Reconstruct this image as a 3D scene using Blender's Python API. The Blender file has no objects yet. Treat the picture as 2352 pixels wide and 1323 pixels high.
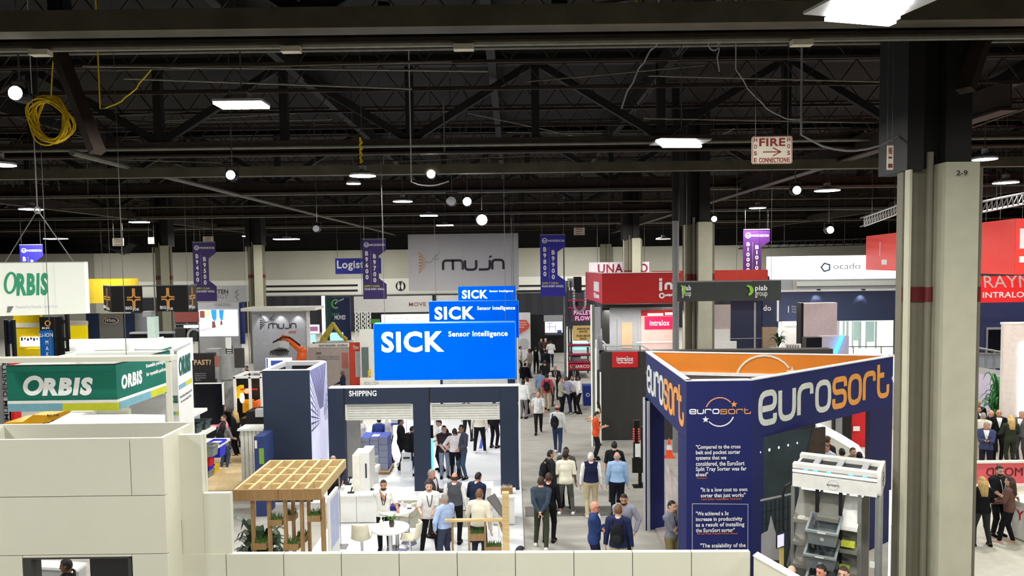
import bpy, math, random
import numpy as np
from mathutils import Vector, Matrix

# ---------------------------------------------------------------- camera, world, exposure
S = bpy.context.scene
COL = S.collection
random.seed(7)
W, H = 2352, 1323
FPX = 1700.0                     # focal length in pixels of the 2352 px wide frame
CX, CY = 1176.0, 702.0           # optical axis in the frame
PITCH, ROLL, CAMZ = math.atan(0.0556), 0.013, 7.0
_F = Vector((0, math.cos(PITCH), -math.sin(PITCH)))
_U0 = Vector((0, math.sin(PITCH), math.cos(PITCH)))
_R0 = Vector((1, 0, 0))
_R = _R0 * math.cos(ROLL) - _U0 * math.sin(ROLL)
_U = _U0 * math.cos(ROLL) + _R0 * math.sin(ROLL)
cd = bpy.data.cameras.new('camera')
cam = bpy.data.objects.new('camera', cd)
COL.objects.link(cam)
m = Matrix.Identity(4)
for i in range(3):
    m[i][0], m[i][1], m[i][2] = _R[i], _U[i], -_F[i]
m[2][3] = CAMZ
cam.matrix_world = m
cd.sensor_width = 36.0
cd.lens = FPX / W * 36.0
cd.shift_y = (CY - H / 2) / W
cd.clip_start, cd.clip_end = 0.05, 400
S.camera = cam
S.view_settings.view_transform = 'Standard'
S.view_settings.look = 'None'
S.view_settings.gamma = 1.0
S.view_settings.use_curve_mapping = False
S.view_settings.exposure = 0.35
world = bpy.data.worlds.new('world')
S.world = world
world.use_nodes = True
world.node_tree.nodes['Background'].inputs[0].default_value = (0.02, 0.02, 0.022, 1)
world.node_tree.nodes['Background'].inputs[1].default_value = 0.35
LAMP_W = 270.0                   # watts of one high bay lamp

# ---------------------------------------------------------------- helpers
def ray(px, py):
    return _F + _R * ((px - CX) / FPX) + _U * ((CY - py) / FPX)
def P(px, py, Y):
    d = ray(px, py)
    t = Y / d.y
    return Vector((d.x * t, Y, CAMZ + d.z * t))
def G(px, py, z=0.0):
    d = ray(px, py)
    t = (z - CAMZ) / d.z
    return Vector((d.x * t, d.y * t, z))
def rect(x0, y0, x1, y1, Y):
    xm, ym = (x0 + x1) / 2, (y0 + y1) / 2
    return P(x0, ym, Y).x, P(x1, ym, Y).x, P(xm, y1, Y).z, P(xm, y0, Y).z

def lin(c):
    c = c / 255.0
    return c / 12.92 if c <= 0.04045 else ((c + 0.055) / 1.055) ** 2.4
_mats = {}
def M(name, rgb=None, rough=0.55, metal=0.0, emit=0.0, var=0.06, scale=6.0, alpha=1.0, stretch=(1, 1, 1), coord='Object', spec=0.4):
    """procedural material: noise-varied base colour (sRGB 0..255) and roughness"""
    if name in _mats:
        return _mats[name]
    mt = bpy.data.materials.new(name)
    mt.use_nodes = True
    nt = mt.node_tree
    b = nt.nodes['Principled BSDF']
    col = [lin(c) for c in rgb]
    tc = nt.nodes.new('ShaderNodeTexCoord')
    mp = nt.nodes.new('ShaderNodeMapping')
    mp.inputs['Scale'].default_value = stretch
    nz = nt.nodes.new('ShaderNodeTexNoise')
    nz.inputs['Scale'].default_value = scale
    nz.inputs['Detail'].default_value = 3
    rp = nt.nodes.new('ShaderNodeValToRGB')
    rp.color_ramp.elements[0].position = 0.3
    rp.color_ramp.elements[1].position = 0.7
    rp.color_ramp.elements[0].color = [c * (1 - var) for c in col] + [1]
    rp.color_ramp.elements[1].color = [min(1, c * (1 + var)) for c in col] + [1]
    nt.links.new(tc.outputs[coord], mp.inputs[0])
    nt.links.new(mp.outputs[0], nz.inputs['Vector'])
    nt.links.new(nz.outputs['Fac'], rp.inputs[0])
    nt.links.new(rp.outputs[0], b.inputs['Base Color'])
    b.inputs['Roughness'].default_value = rough
    b.inputs['Metallic'].default_value = metal
    b.inputs['Specular IOR Level'].default_value = spec
    if emit:
        nt.links.new(rp.outputs[0], b.inputs['Emission Color'])
        b.inputs['Emission Strength'].default_value = emit
    if alpha < 1:
        b.inputs['Alpha'].default_value = alpha
    _mats[name] = mt
    return mt

WM = {}
def wmat(o):
    return WM.get(o.name, Matrix.Identity(4))
def tag(o, label=None, cat=None, group=None, kind=None):
    if label: o['label'] = label
    if cat: o['category'] = cat
    if group: o['group'] = group
    if kind: o['kind'] = kind
    return o
def thing(name, label, cat, loc=(0, 0, 0), rz=0.0, group=None, kind=None):
    o = bpy.data.objects.new(name, None)
    o.empty_display_size = 0.2
    COL.objects.link(o)
    o.location = loc
    o.rotation_euler = (0, 0, rz)
    WM[o.name] = Matrix.Translation(Vector(loc)) @ Matrix.Rotation(rz, 4, 'Z')
    return tag(o, label, cat, group, kind)
def mesh_obj(name, v, f, mats, parent=None, local=False, smooth=False, mi=None):
    v = np.asarray(v, dtype=np.float64).reshape(-1, 3)
    loc = None
    if parent is None:
        lo, hi = v.min(0), v.max(0)
        loc = np.array([(lo[0] + hi[0]) / 2, (lo[1] + hi[1]) / 2, lo[2]])
        v = v - loc
    elif not local:
        mi4 = np.array(wmat(parent).inverted())
        v = v @ mi4[:3, :3].T + mi4[:3, 3]
    me = bpy.data.meshes.new(name)
    me.from_pydata(v.tolist(), [], f)
    for q in (mats if isinstance(mats, (list, tuple)) else [mats]):
        me.materials.append(q)
    if mi is not None:
        me.polygons.foreach_set('material_index', np.asarray(mi, dtype=np.int32))
    if smooth:
        me.polygons.foreach_set('use_smooth', np.ones(len(me.polygons), dtype=bool))
    me.update()
    o = bpy.data.objects.new(name, me)
    COL.objects.link(o)
    if parent is not None:
        o.parent = parent
        WM[o.name] = wmat(parent)
    else:
        o.location = loc
        WM[o.name] = Matrix.Translation(Vector(loc))
    return o

class MB:
    """collects simple solids, links them as ONE mesh object"""
    def __init__(s):
        s.v, s.f, s.m = [], [], []
    def add(s, v, f, m=0):
        n = len(s.v)
        s.v += [tuple(p) for p in v]
        s.f += [tuple(i + n for i in q) for q in f]
        s.m += [m] * len(f)
        return s
    def box(s, x0, x1, y0, y1, z0, z1, m=0):
        return s.add([(x0, y0, z0), (x1, y0, z0), (x1, y1, z0), (x0, y1, z0), (x0, y0, z1), (x1, y0, z1), (x1, y1, z1), (x0, y1, z1)],
                     [(0, 3, 2, 1), (4, 5, 6, 7), (0, 1, 5, 4), (1, 2, 6, 5), (2, 3, 7, 6), (3, 0, 4, 7)], m)
    def beam(s, a, b, w, h, m=0):
        """rectangular bar from a to b, w sideways and h in the other direction"""
        a, b = Vector(a), Vector(b)
        d = (b - a).normalized()
        up = Vector((0, 0, 1)) if abs(d.z) < 0.95 else Vector((0, 1, 0))
        sx = d.cross(up).normalized() * (w / 2)
        sz = sx.cross(d).normalized() * (h / 2)
        q = [a - sx - sz, a + sx - sz, a + sx + sz, a - sx + sz, b - sx - sz, b + sx - sz, b + sx + sz, b - sx + sz]
        return s.add(q, [(0, 3, 2, 1), (4, 5, 6, 7), (0, 1, 5, 4), (1, 2, 6, 5), (2, 3, 7, 6), (3, 0, 4, 7)][::1], m)
    def tube(s, pts, r, n=8, m=0, cap=True):
        pts = [Vector(p) for p in pts]
        rs = r if isinstance(r, (list, tuple)) else [r] * len(pts)
        v, f = [], []
        ref = None
        for i, p in enumerate(pts):
            d = (pts[min(i + 1, len(pts) - 1)] - pts[max(i - 1, 0)]).normalized()
            if ref is None or abs(ref.dot(d)) > 0.98:
                ref = Vector((0, 0, 1)) if abs(d.z) < 0.9 else Vector((1, 0, 0))
            u = (ref - d * ref.dot(d)).normalized()
            w = d.cross(u)
            ref = u
            for k in range(n):
                a = 2 * math.pi * k / n
                v.append(p + u * math.cos(a) * rs[i] + w * math.sin(a) * rs[i])
        for i in range(len(pts) - 1):
            for k in range(n):
                k2 = (k + 1) % n
                f.append((i * n + k, i * n + k2, (i + 1) * n + k2, (i + 1) * n + k))
        if cap:
            f.append(tuple(range(n))[::-1])
            f.append(tuple((len(pts) - 1) * n + k for k in range(n)))
        return s.add(v, f, m)
    def lathe(s, prof, c, n=16, m=0):
        c = Vector(c)
        v, f = [], []
        for r, z in prof:
            for k in range(n):
                a = 2 * math.pi * k / n
                v.append(c + Vector((r * math.cos(a), r * math.sin(a), z)))
        for i in range(len(prof) - 1):
            for k in range(n):
                k2 = (k + 1) % n
                f.append((i * n + k, i * n + k2, (i + 1) * n + k2, (i + 1) * n + k))
        f.append(tuple(range(n))[::-1])
        f.append(tuple((len(prof) - 1) * n + k for k in range(n)))
        return s.add(v, f, m)
    def ball(s, c, r, n=10, m=0):
        c = Vector(c)
        r = r if isinstance(r, (list, tuple)) else (r, r, r)
        v, f = [], []
        k1 = n // 2
        for i in range(k1 + 1):
            t = math.pi * (i + 0.001) / (k1 + 0.002) - math.pi / 2
            for k in range(n):
                a = 2 * math.pi * k / n
                v.append(c + Vector((r[0] * math.cos(t) * math.cos(a), r[1] * math.cos(t) * math.sin(a), r[2] * math.sin(t))))
        for i in range(k1):
            for k in range(n):
                k2 = (k + 1) % n
                f.append((i * n + k, i * n + k2, (i + 1) * n + k2, (i + 1) * n + k))
        return s.add(v, f, m)
    def prism(s, poly, y0, y1, m=0):
        """polygon [(x, z)] counter-clockwise as seen from -y, extruded y0..y1"""
        n = len(poly)
        v = [(x, y0, z) for x, z in poly] + [(x, y1, z) for x, z in poly]
        f = [tuple(range(n)), tuple(range(2 * n - 1, n - 1, -1))]
        f += [(i, i + n, (i + 1) % n + n, (i + 1) % n) for i in range(n)]
        return s.add(v, f, m)
    def slab(s, poly, z0, z1, m=0):
        """polygon [(x, y)] counter-clockwise from above, extruded z0..z1"""
        n = len(poly)
        v = [(x, y, z0) for x, y in poly] + [(x, y, z1) for x, y in poly]
        f = [tuple(range(n))[::-1], tuple(range(n, 2 * n))]
        f += [(i, (i + 1) % n, (i + 1) % n + n, i + n) for i in range(n)]
        return s.add(v, f, m)
    def ribbon(s, pts, w, y0, y1, closed=False, m=0):
        """flat stroke of width w along (x, z) points, solid between y0 and y1"""
        pts = [Vector((p[0], p[1])) for p in pts]
        n = len(pts)
        L, Rr = [], []
        for i in range(n):
            a = pts[(i - 1) % n] if (closed or i > 0) else pts[i]
            b = pts[(i + 1) % n] if (closed or i < n - 1) else pts[i]
            d0 = (pts[i] - a).normalized() if (pts[i] - a).length > 1e-9 else None
            d1 = (b - pts[i]).normalized() if (b - pts[i]).length > 1e-9 else None
            d = ((d0 or d1) + (d1 or d0)).normalized()
            k = max(0.5, d.dot(d1 or d0))
            nn = Vector((-d.y, d.x)) * (w / 2 / k)
            L.append(pts[i] + nn)
            Rr.append(pts[i] - nn)
        rng = range(n if closed else n - 1)
        v = [(p.x, y0, p.y) for p in L] + [(p.x, y0, p.y) for p in Rr] + [(p.x, y1, p.y) for p in L] + [(p.x, y1, p.y) for p in Rr]
        f = []
        for i in rng:
            j = (i + 1) % n
            f += [(i, n + i, n + j, j), (2 * n + i, 2 * n + j, 3 * n + j, 3 * n + i), (i, j, 2 * n + j, 2 * n + i), (n + i, 3 * n + i, 3 * n + j, n + j)]
        if not closed:
            f += [(0, 2 * n, 3 * n, n), (n - 1, 2 * n - 1, 4 * n - 1, 3 * n - 1)]
        return s.add(v, f, m)
    def build(s, name, mats, parent=None, local=False, smooth=False):
        return mesh_obj(name, s.v, s.f, mats, parent, local, smooth, s.m)

def rounded(pts, r, closed=False, n=4):
    pts = [Vector((p[0], p[1])) for p in pts]
    out = []
    k = len(pts)
    for i in range(k):
        if not closed and (i == 0 or i == k - 1):
            out.append(pts[i])
            continue
        a, b, c = pts[(i - 1) % k], pts[i], pts[(i + 1) % k]
        rr = min(r, (a - b).length / 2.05, (c - b).length / 2.05)
        p, q = b + (a - b).normalized() * rr, b + (c - b).normalized() * rr
        for j in range(n + 1):
            t = j / n
            out.append(p * (1 - t) ** 2 + b * (2 * t * (1 - t)) + q * t * t)
    return out

def text(body, parent, x0, x1, z0, z1, y, mat, bold=0.0, shear=0.0, name='lettering', depth=0.006, local=False, label=None, align='LEFT', spacing=1.0, keep=False):
    """flat lettering facing -y, stretched to fill x0..x1, z0..z1 on the plane y"""
    c = bpy.data.curves.new('t', 'FONT')
    c.body = body
    c.offset = bold * .85
    c.space_character = 1.0 + bold * 2.5
    c.shear = shear
    c.resolution_u = 3
    c.align_x = align
    c.space_line = spacing
    o = bpy.data.objects.new('t', c)
    me = bpy.data.meshes.new_from_object(o)
    v = np.empty(len(me.vertices) * 3)
    me.vertices.foreach_get('co', v)
    v = v.reshape(-1, 3)
    f = [tuple(p.vertices) for p in me.polygons]
    bpy.data.objects.remove(o)
    bpy.data.curves.remove(c)
    bpy.data.meshes.remove(me)
    lo, hi = v.min(0), v.max(0)
    sx, sz = (x1 - x0) / max(1e-6, hi[0] - lo[0]), (z1 - z0) / max(1e-6, hi[1] - lo[1])
    if keep:
        sx = sz = min(sx, sz)
    a = np.stack([x0 + (v[:, 0] - lo[0]) * sx, np.full(len(v), y - depth), z0 + (v[:, 1] - lo[1]) * sz], 1)
    n = len(a)
    b = a.copy()
    b[:, 1] = y + 0.001
    cnt = {}
    for q in f:
        for i in range(len(q)):
            e = (q[i], q[(i + 1) % len(q)])
            cnt[e] = 1
    side = [(e[1], e[0], e[0] + n, e[1] + n) for e in cnt if (e[1], e[0]) not in cnt]
    ob = mesh_obj(name, np.concatenate([a, b]), f + side, mat, parent, local)
    if label: ob['label'] = label
    return ob
def ptext(body, parent, px0, py0, px1, py1, Y, mat, **k):
    x0, x1, z0, z1 = rect(px0, py0, px1, py1, Y)
    return text(body, parent, x0, x1, z0, z1, Y - 0.012, mat, **k)

GLYPH = {
    'e': [([(1, .27), (1, 0), (0, 0), (0, 1), (1, 1), (1, .48), (0.05, .48)], 0)],
    'u': [([(0, 1), (0, 0), (1, 0), (1, 1)], 0)],
    'r': [([(0, 0), (0, 1), (.95, 1), (.95, .68)], 0)],
    'o': [([(0, 0), (1, 0), (1, 1), (0, 1)], 1)],
    's': [([(1, .7), (1, 1), (0, 1), (0, .53), (1, .53), (1, 0), (0, 0), (0, .3)], 0)],
    't': [([(0, 1.28), (0, 0), (.95, 0), (.95, .42)], 0), ([(0, .84), (.55, .84)], 0)],
    'm': [([(0, 0), (0, 1), (1.75, 1), (1.75, 0)], 0), ([(.88, 1), (.88, 0)], 0)],
    'n': [([(0, 0), (0, 1), (1, 1), (1, 0)], 0)],
    'j': [([(0, 0), (1, 0), (1, 1)], 0), ([(.97, 1.3), (1.03, 1.3)], 0)],
}
def strokes(word, parent, x0, x1, z0, z1, y, mat, w, gap=0.42, local=False, name='lettering', depth=0.01, round_=0.3):
    """rounded single-stroke lettering; w is the stroke width as a part of the x-height"""
    adv = {'m': 1.75}
    tot = sum(adv.get(c, 1) for c in word) + gap * (len(word) - 1)
    hz = (z1 - z0)
    sx = (x1 - x0 - w * hz) / tot
    b = MB()
    x = x0 + w * hz / 2
    for c in word:
        for pts, closed in GLYPH[c]:
            q = [(x + px * sx, z0 + w * hz / 2 + pz * hz * (1 - w)) for px, pz in pts]
            b.ribbon(rounded(q, round_ * hz if c != 'j' else 0.3 * hz, closed), w * hz, y - depth, y + 0.001, closed)
        x += (adv.get(c, 1) + gap) * sx
    return b.build(name, mat, parent, local)

def cables(parent, pts, ztop=13.5, r=0.008, mat=None, name='cable'):
    for p in pts:
        MB().tube([(p[0], p[1], p[2]), (p[0], p[1], ztop)], r, 6).build(name, mat or M('steel_cable'), parent)

# ---------------------------------------------------------------- materials
M('steel_cable', (120, 120, 118), 0.4, 0.7)
M('floor_grey', (166, 163, 155), 0.8, 0, var=0.10, scale=1.3, stretch=(1, 2.2, 1))
M('floor_white', (226, 228, 230), 0.35, 0, var=0.02)
M('steel_brown', (58, 47, 41), 0.6, 0.2, var=0.25, scale=3)
M('steel_black', (30, 29, 30), 0.65, 0.1, var=0.2, scale=3)
M('steel_tan', (92, 86, 72), 0.6, 0.1, var=0.2, scale=2)
M('pipe_grey', (120, 118, 108), 0.5, 0.2, var=0.15)
M('deck_dark', (26, 22, 21), 0.85, 0, var=0.3, scale=2)
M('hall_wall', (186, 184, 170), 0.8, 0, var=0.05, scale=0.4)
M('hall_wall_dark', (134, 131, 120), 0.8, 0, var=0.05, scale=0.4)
M('wall_white', (228, 228, 216), 0.7, var=0.02)
M('drape', (46, 46, 52), 0.9, var=0.12, scale=3, stretch=(6, 1, 0.3))
M('stripe_black', (16, 16, 16), 0.6)
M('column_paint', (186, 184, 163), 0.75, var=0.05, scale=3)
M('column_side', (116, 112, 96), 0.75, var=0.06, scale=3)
M('maroon', (96, 22, 26), 0.6)
M('booth_cream', (206, 205, 188), 0.6, var=0.03, scale=0.7)
M('seam', (70, 68, 60), 0.8)
M('white', (232, 232, 228), 0.5, var=0.02)
M('white_gloss', (236, 236, 234), 0.25, var=0.015)
M('black', (18, 18, 20), 0.5)
M('charcoal', (58, 56, 54), 0.7, var=0.05)
M('grey', (132, 132, 134), 0.6)
M('grey_light', (178, 178, 180), 0.6, var=0.03)
M('chrome', (190, 190, 192), 0.2, 0.9)
M('navy', (34, 45, 66), 0.75, var=0.06, scale=12, stretch=(1, 1, 4))
M('euro_blue', (22, 31, 96), 0.6, var=0.04)
M('euro_orange', (226, 134, 42), 0.55, var=0.05, scale=2)
M('euro_letter', (226, 230, 218), 0.5)
M('euro_letter_orange', (242, 166, 76), 0.5)
M('green', (14, 108, 88), 0.5, var=0.06, scale=1)
M('green_dark', (20, 92, 80), 0.5)
M('teal', (118, 170, 186), 0.5)
M('lime', (196, 200, 48), 0.5)
M('wood', (204, 176, 126), 0.6, var=0.18, scale=5, stretch=(1, 8, 8))
M('wood_dark', (146, 114, 74), 0.6, var=0.2, scale=5, stretch=(8, 8, 1))
M('wood_floor', (222, 198, 150), 0.5, var=0.14, scale=3, stretch=(9, 1.2, 1))
M('leaf', (36, 66, 34), 0.4, var=0.3, scale=9)
M('grass', (62, 92, 34), 0.7, var=0.4, scale=30)
M('red', (205, 30, 36), 0.5)
M('red_sign', (186, 30, 30), 0.55, var=0.04)
M('red_bright', (232, 60, 52), 0.5, emit=0.16, var=0.03)
M('yellow', (238, 204, 20), 0.5)
M('amber', (216, 158, 24), 0.5)
M('purple_sign', (62, 44, 104), 0.6, var=0.08)
M('blue_sign', (44, 40, 150), 0.6, var=0.05)
M('lit_blue', (0, 82, 204), 0.6, emit=0.62, var=0.08, scale=0.35, spec=0.0)
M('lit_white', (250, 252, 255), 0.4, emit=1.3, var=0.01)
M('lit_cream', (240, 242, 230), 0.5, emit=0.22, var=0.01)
M('led', (255, 255, 250), 0.4, emit=9.0, var=0.0)
M('spot_led', (255, 252, 235), 0.4, emit=14.0, var=0.0)
M('screen_white', (240, 240, 255), 0.3, emit=1.1, var=0.02)
M('screen_cyan', (150, 225, 235), 0.3, emit=1.0, var=0.1)
M('screen_dark', (14, 16, 24), 0.15, var=0.3)
M('neon_blue', (60, 170, 255), 0.3, emit=3.0, var=0.0)
M('neon_pink', (255, 60, 160), 0.3, emit=1.6, var=0.0)
M('text_dark', (40, 40, 44), 0.6)
M('text_white', (240, 240, 240), 0.5)
M('blue_box', (58, 84, 178), 0.5)
M('box_grey', (134, 138, 158), 0.6)
M('glass_rail', (200, 215, 215), 0.1, var=0.0, alpha=0.22)
M('hose_red', (130, 20, 24), 0.6)
M('sign_ivory', (214, 206, 186), 0.6, var=0.05)
M('galv', (150, 152, 150), 0.4, 0.6, var=0.1)
M('orange_robot', (226, 96, 30), 0.4)
M('yellow_robot', (176, 156, 46), 0.45)
M('skin_screen', (214, 150, 160), 0.5)
M('purple_lit', (90, 60, 150), 0.5)
# ---------------------------------------------------------------- bare area lamps: unseen hall lamps, plus fill added in view without fixtures
def lamp(x, y, z, w, sx=1.2, sy=0.5, name='high_bay_or_fill_lamp', parent=None):
    l = bpy.data.lights.new(name, 'AREA')
    l.shape = 'RECTANGLE'
    l.size, l.size_y = sx, sy
    l.energy = w
    l.color = (1.0, 0.985, 0.94)
    o = bpy.data.objects.new(name, l)
    COL.objects.link(o)
    if parent is not None:
        o.parent = parent
        o.location = (x, y, z)
    else:
        o.location = (x, y, z)
    return o
for x, y, w in [(-12, 3, 1.9), (-4, 2.5, 1.8), (4, 2.5, 1.6), (12, 3, 1.3), (-13, 9, 1.4), (13, 9, .8), (-20, 22, 1.4), (-24, 36, 1.6), (17, 12, 1.6), (20, 20, 2.0), (22, 29, 1.6), (-34, 50, 3), (30, 42, 2), (0.5, 9.0, 1.0), (-3.5, 18, .7), (-4, 28, .9), (-10, 18, .7)]:
    lamp(x, y, 9.6, LAMP_W * w)  # mostly hall lamps out of view; those over the booths are added fill
for x, y, w in [(-22, 62, 2.5), (-7, 52, 2), (8, 45, 2), (12, 62, 2.5), (26, 60, 2.5), (-3, 68, 2.5), (-36, 66, 3), (-16, 71, 3.5), (7, 72, 3.5), (22, 72, 3), (-42, 72, 2)]:
    lamp(x, y, 9.6, LAMP_W * w)  # in view without fixtures, strengthened to brighten the back of the hall

# ---------------------------------------------------------------- hall shell
def struct(name, b, mats, parent=None):
    o = b.build(name, mats, parent)
    if parent is None: o['kind'] = 'structure'
    return o
struct('floor', MB().box(-62, 62, -1, 82, -0.1, 0), M('floor_grey'))
struct('ceiling', MB().box(-62, 62, -1, 82, 13.5, 13.7), M('deck_dark'))
YW = 80.0
zt = P(1176, 570, YW).z
zb0, zb1 = P(1176, 672, YW).z, P(1176, 636, YW).z
xl = P(216, 600, YW).x
struct('wall_back', MB().box(xl, 62, YW, YW + .3, 0, zt), M('hall_wall'))
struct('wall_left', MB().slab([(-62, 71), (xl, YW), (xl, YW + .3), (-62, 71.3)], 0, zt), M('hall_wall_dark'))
struct('wall_back_upper', MB().box(-62, 62, YW + .5, YW + .8, zt - .3, 13.5), M('deck_dark'))
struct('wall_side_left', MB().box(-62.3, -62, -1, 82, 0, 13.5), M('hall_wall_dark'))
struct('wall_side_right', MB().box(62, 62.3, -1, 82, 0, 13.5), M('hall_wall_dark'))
struct('trim_1', MB().box(xl, 62, YW - .06, YW, zb0, zb1), M('wall_white'))
for i, (xa, xb) in enumerate([(604, 822), (1186, 1242), (1300, 1420)]):
    for j, py in enumerate((652, 664)):
        x0, x1, z0, z1 = rect(xa, py - 2.3, xb, py + 2.3, YW)
        struct('trim_%d' % (2 + i * 2 + j), MB().box(x0, x1, YW - .09, YW - .06, z0 - .22, z1 - .22), M('stripe_black'))
b = MB()
for i in range(60):                                       # pleated black drape in front of the back wall
    x = xl + 4 + i * 1.25
    b.slab([(x, YW - .5), (x + .62, YW - .72), (x + 1.25, YW - .5), (x + 1.25, YW - .45), (x + .62, YW - .6), (x, YW - .45)], 0, zb0 - .05)
tag(b.build('drape', M('drape')), 'long charcoal drape hung below the white striped wall band', 'drape')
# wall pilasters of the far wall
for px in (1385, 1398):
    x0, x1, _, _ = rect(px - 7, 500, px + 5, 600, YW)
    struct('trim_%d' % (20 + px % 10), MB().box(x0, x1, YW - .5, YW, 0, zt + .3), M('column_side'))

# ---------------------------------------------------------------- columns: square shaft, four stepped faces, maroon band, black steel above
def column(px, d, w, label, full=True):
    """px: centre pixel of the shaft, d: distance, w: width in metres"""
    base = Vector((P(px, 620, d).x, d, 0))
    t = thing('column', label, 'column', base)
    t['kind'] = 'structure'
    x, y = base.x, base.y
    zc, zb = 8.60, 6.38
    h = w / 2
    k = w / 1.38
    # H shape: thin pale flange, recessed dark web, downpipe, boxed right pier
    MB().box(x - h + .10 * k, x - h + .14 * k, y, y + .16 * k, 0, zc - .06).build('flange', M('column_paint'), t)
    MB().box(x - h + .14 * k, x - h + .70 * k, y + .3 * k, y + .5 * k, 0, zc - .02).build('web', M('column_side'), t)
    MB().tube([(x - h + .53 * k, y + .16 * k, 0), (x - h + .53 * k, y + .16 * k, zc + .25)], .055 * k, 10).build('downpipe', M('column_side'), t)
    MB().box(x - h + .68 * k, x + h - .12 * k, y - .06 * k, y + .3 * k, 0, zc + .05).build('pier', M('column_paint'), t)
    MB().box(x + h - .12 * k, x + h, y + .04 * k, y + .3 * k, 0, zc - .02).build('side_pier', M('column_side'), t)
    MB().box(x - h + .15 * k, x - h + .675 * k, y + .26 * k, y + .31 * k, zb - .13, zb + .13).tube([(x - h + .53 * k, y + .16 * k, zb - .13), (x - h + .53 * k, y + .16 * k, zb + .13)], .059 * k, 10).box(x + h - .119 * k, x + h + .005, y + .035 * k, y + .31 * k, zb - .13, zb + .13).build('band', M('maroon'), t)
    MB().box(x - h + .1, x - h + w * .28, y + .1, y + w * .8, zc - .06, 13.4).box(x - h + w * .3, x - h + w * .72, y + w * .25, y + w * .6, zc - .06, 13.4).box(x + h * .1, x + h * .75, y + .1, y + w * .8, zc, 13.4).build('steel_post', M('steel_black'), t)
    return t
D1 = 12.8
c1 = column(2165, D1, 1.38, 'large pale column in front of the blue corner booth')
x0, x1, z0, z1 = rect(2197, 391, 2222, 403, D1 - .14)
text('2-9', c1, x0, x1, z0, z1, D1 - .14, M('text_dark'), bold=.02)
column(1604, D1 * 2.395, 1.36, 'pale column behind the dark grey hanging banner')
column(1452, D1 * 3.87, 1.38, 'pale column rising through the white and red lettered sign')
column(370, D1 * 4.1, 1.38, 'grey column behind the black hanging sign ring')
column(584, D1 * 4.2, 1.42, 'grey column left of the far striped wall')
t = thing('drain_pipe', 'round grey drain pipe beside the pale column and banner', 'pipe', (P(1552, 600, 27).x, 27, 0))
t['kind'] = 'structure'
MB().tube([(t.location.x, 27, 0), (t.location.x, 27, 8.5)], .12, 14).tube([(t.location.x, 27, 6.3), (t.location.x, 27, 6.42)], .14, 14).build('pipe', M('grey'), t)
MB().tube([(t.location.x, 27, 8.5), (t.location.x, 27, 13.4)], .14, 12).build('upper_pipe', M('steel_black'), t)

# ---------------------------------------------------------------- roof steel
ZB, ZT = 10.5, 13.2
TY = [11.8, 23.3, 35.0, 49.5, 63.0, 76.0]
for k, y in enumerate(TY):
    t = thing('roof_truss', 'dark roof truss spanning the hall, number %s from the window' % ['one', 'two', 'three', 'four', 'five', 'six'][k], 'truss', (0, y, ZB))
    t['kind'] = 'structure'
    for nm, z in (('bottom_chord', ZB), ('top_chord', ZT)):
        MB().box(-60, 60, y - .16, y + .16, z - .03, z + .03).box(-60, 60, y - .02, y + .02, z, z + .4).box(-60, 60, y - .16, y + .16, z + .38, z + .43).build(nm, M('steel_brown' if nm == 'bottom_chord' else 'steel_black'), t)
    b = MB()
    for i in range(-14, 15):
        x = i * 3.9 + .8
        b.box(x - .12, x + .12, y - .12, y + .12, ZB + .4, ZT)
        za, zb_ = (ZT, ZB + .45) if i % 2 == 0 else (ZB + .45, ZT)
        b.beam((x + .1, y, za), (x + 3.8, y, zb_), .2, .22)
    b.build('web_member', M('steel_black'), t)
# conduit and sprinkler pipes that run with the trusses
for k, (y, z, r, mt) in enumerate([(11.2, 10.28, .05, 'pipe_grey'), (10.6, 10.9, .04, 'steel_tan'), (12.9, 11.0, .035, 'pipe_grey'), (15.5, 11.6, .035, 'steel_tan'), (22.2, 10.55, .05, 'pipe_grey'), (25.0, 10.25, .05, 'steel_tan'), (33.9, 10.3, .05, 'pipe_grey'), (41, 10.4, .05, 'steel_tan'), (48.5, 10.3, .06, 'pipe_grey'), (62, 10.3, .06, 'pipe_grey'), (18.5, 12.3, .04, 'pipe_grey')]):
    struct('ceiling_pipe', MB().tube([(-60, y, z), (60, y, z + .02)], r, 8), M(mt))
struct('ceiling_beam', MB().box(-60, 60, 10.9, 11.25, 10.45, 10.75), M('steel_tan'))
struct('ceiling_beam', MB().box(-60, 60, 24.0, 24.3, 9.95, 10.25), M('steel_tan'))
struct('ceiling_beam', MB().box(-60, 60, 8.3, 8.8, 10.9, 11.3), M('steel_brown'))
struct('ceiling_pipe', MB().tube([(-12.3, 21, 10.3), (-12.3, 79, 10.3)], .09, 8), M('pipe_grey'))
struct('ceiling_beam', MB().box(10.5, 10.9, 16, 79, 10.15, 10.2).box(10.68, 10.72, 16, 79, 10.2, 10.7).box(10.5, 10.9, 16, 79, 10.7, 10.75), M('steel_brown'))
struct('ceiling_beam', MB().box(-25.2, -24.8, 16, 79, 10.3, 10.8), M('steel_brown'))
struct('ceiling_beam', MB().box(25, 25.4, 16, 79, 10.3, 10.8), M('steel_brown'))
for x in (-31, -18.5, -6.4, -.5, 4.7, 17, 31):
    struct('ceiling_beam', MB().box(x - .12, x + .12, 2, 79, 12.75, 13.3), M('steel_black'))
for k in range(22):                                        # open-web roof joists
    y = 13.6 + k * 3.0
    b = MB()
    b.box(-45, 45, y - .04, y + .04, 12.25, 12.33).box(-45, 45, y - .04, y + .04, 13.0, 13.08)
    for i in range(-40, 40):
        x = i * 1.1
        b.beam((x, y, 12.3), (x + .55, y, 13.02), .035, .035).beam((x + .55, y, 13.02), (x + 1.1, y, 12.3), .035, .035)
    struct('ceiling_joist', b, M('steel_brown'))
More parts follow.
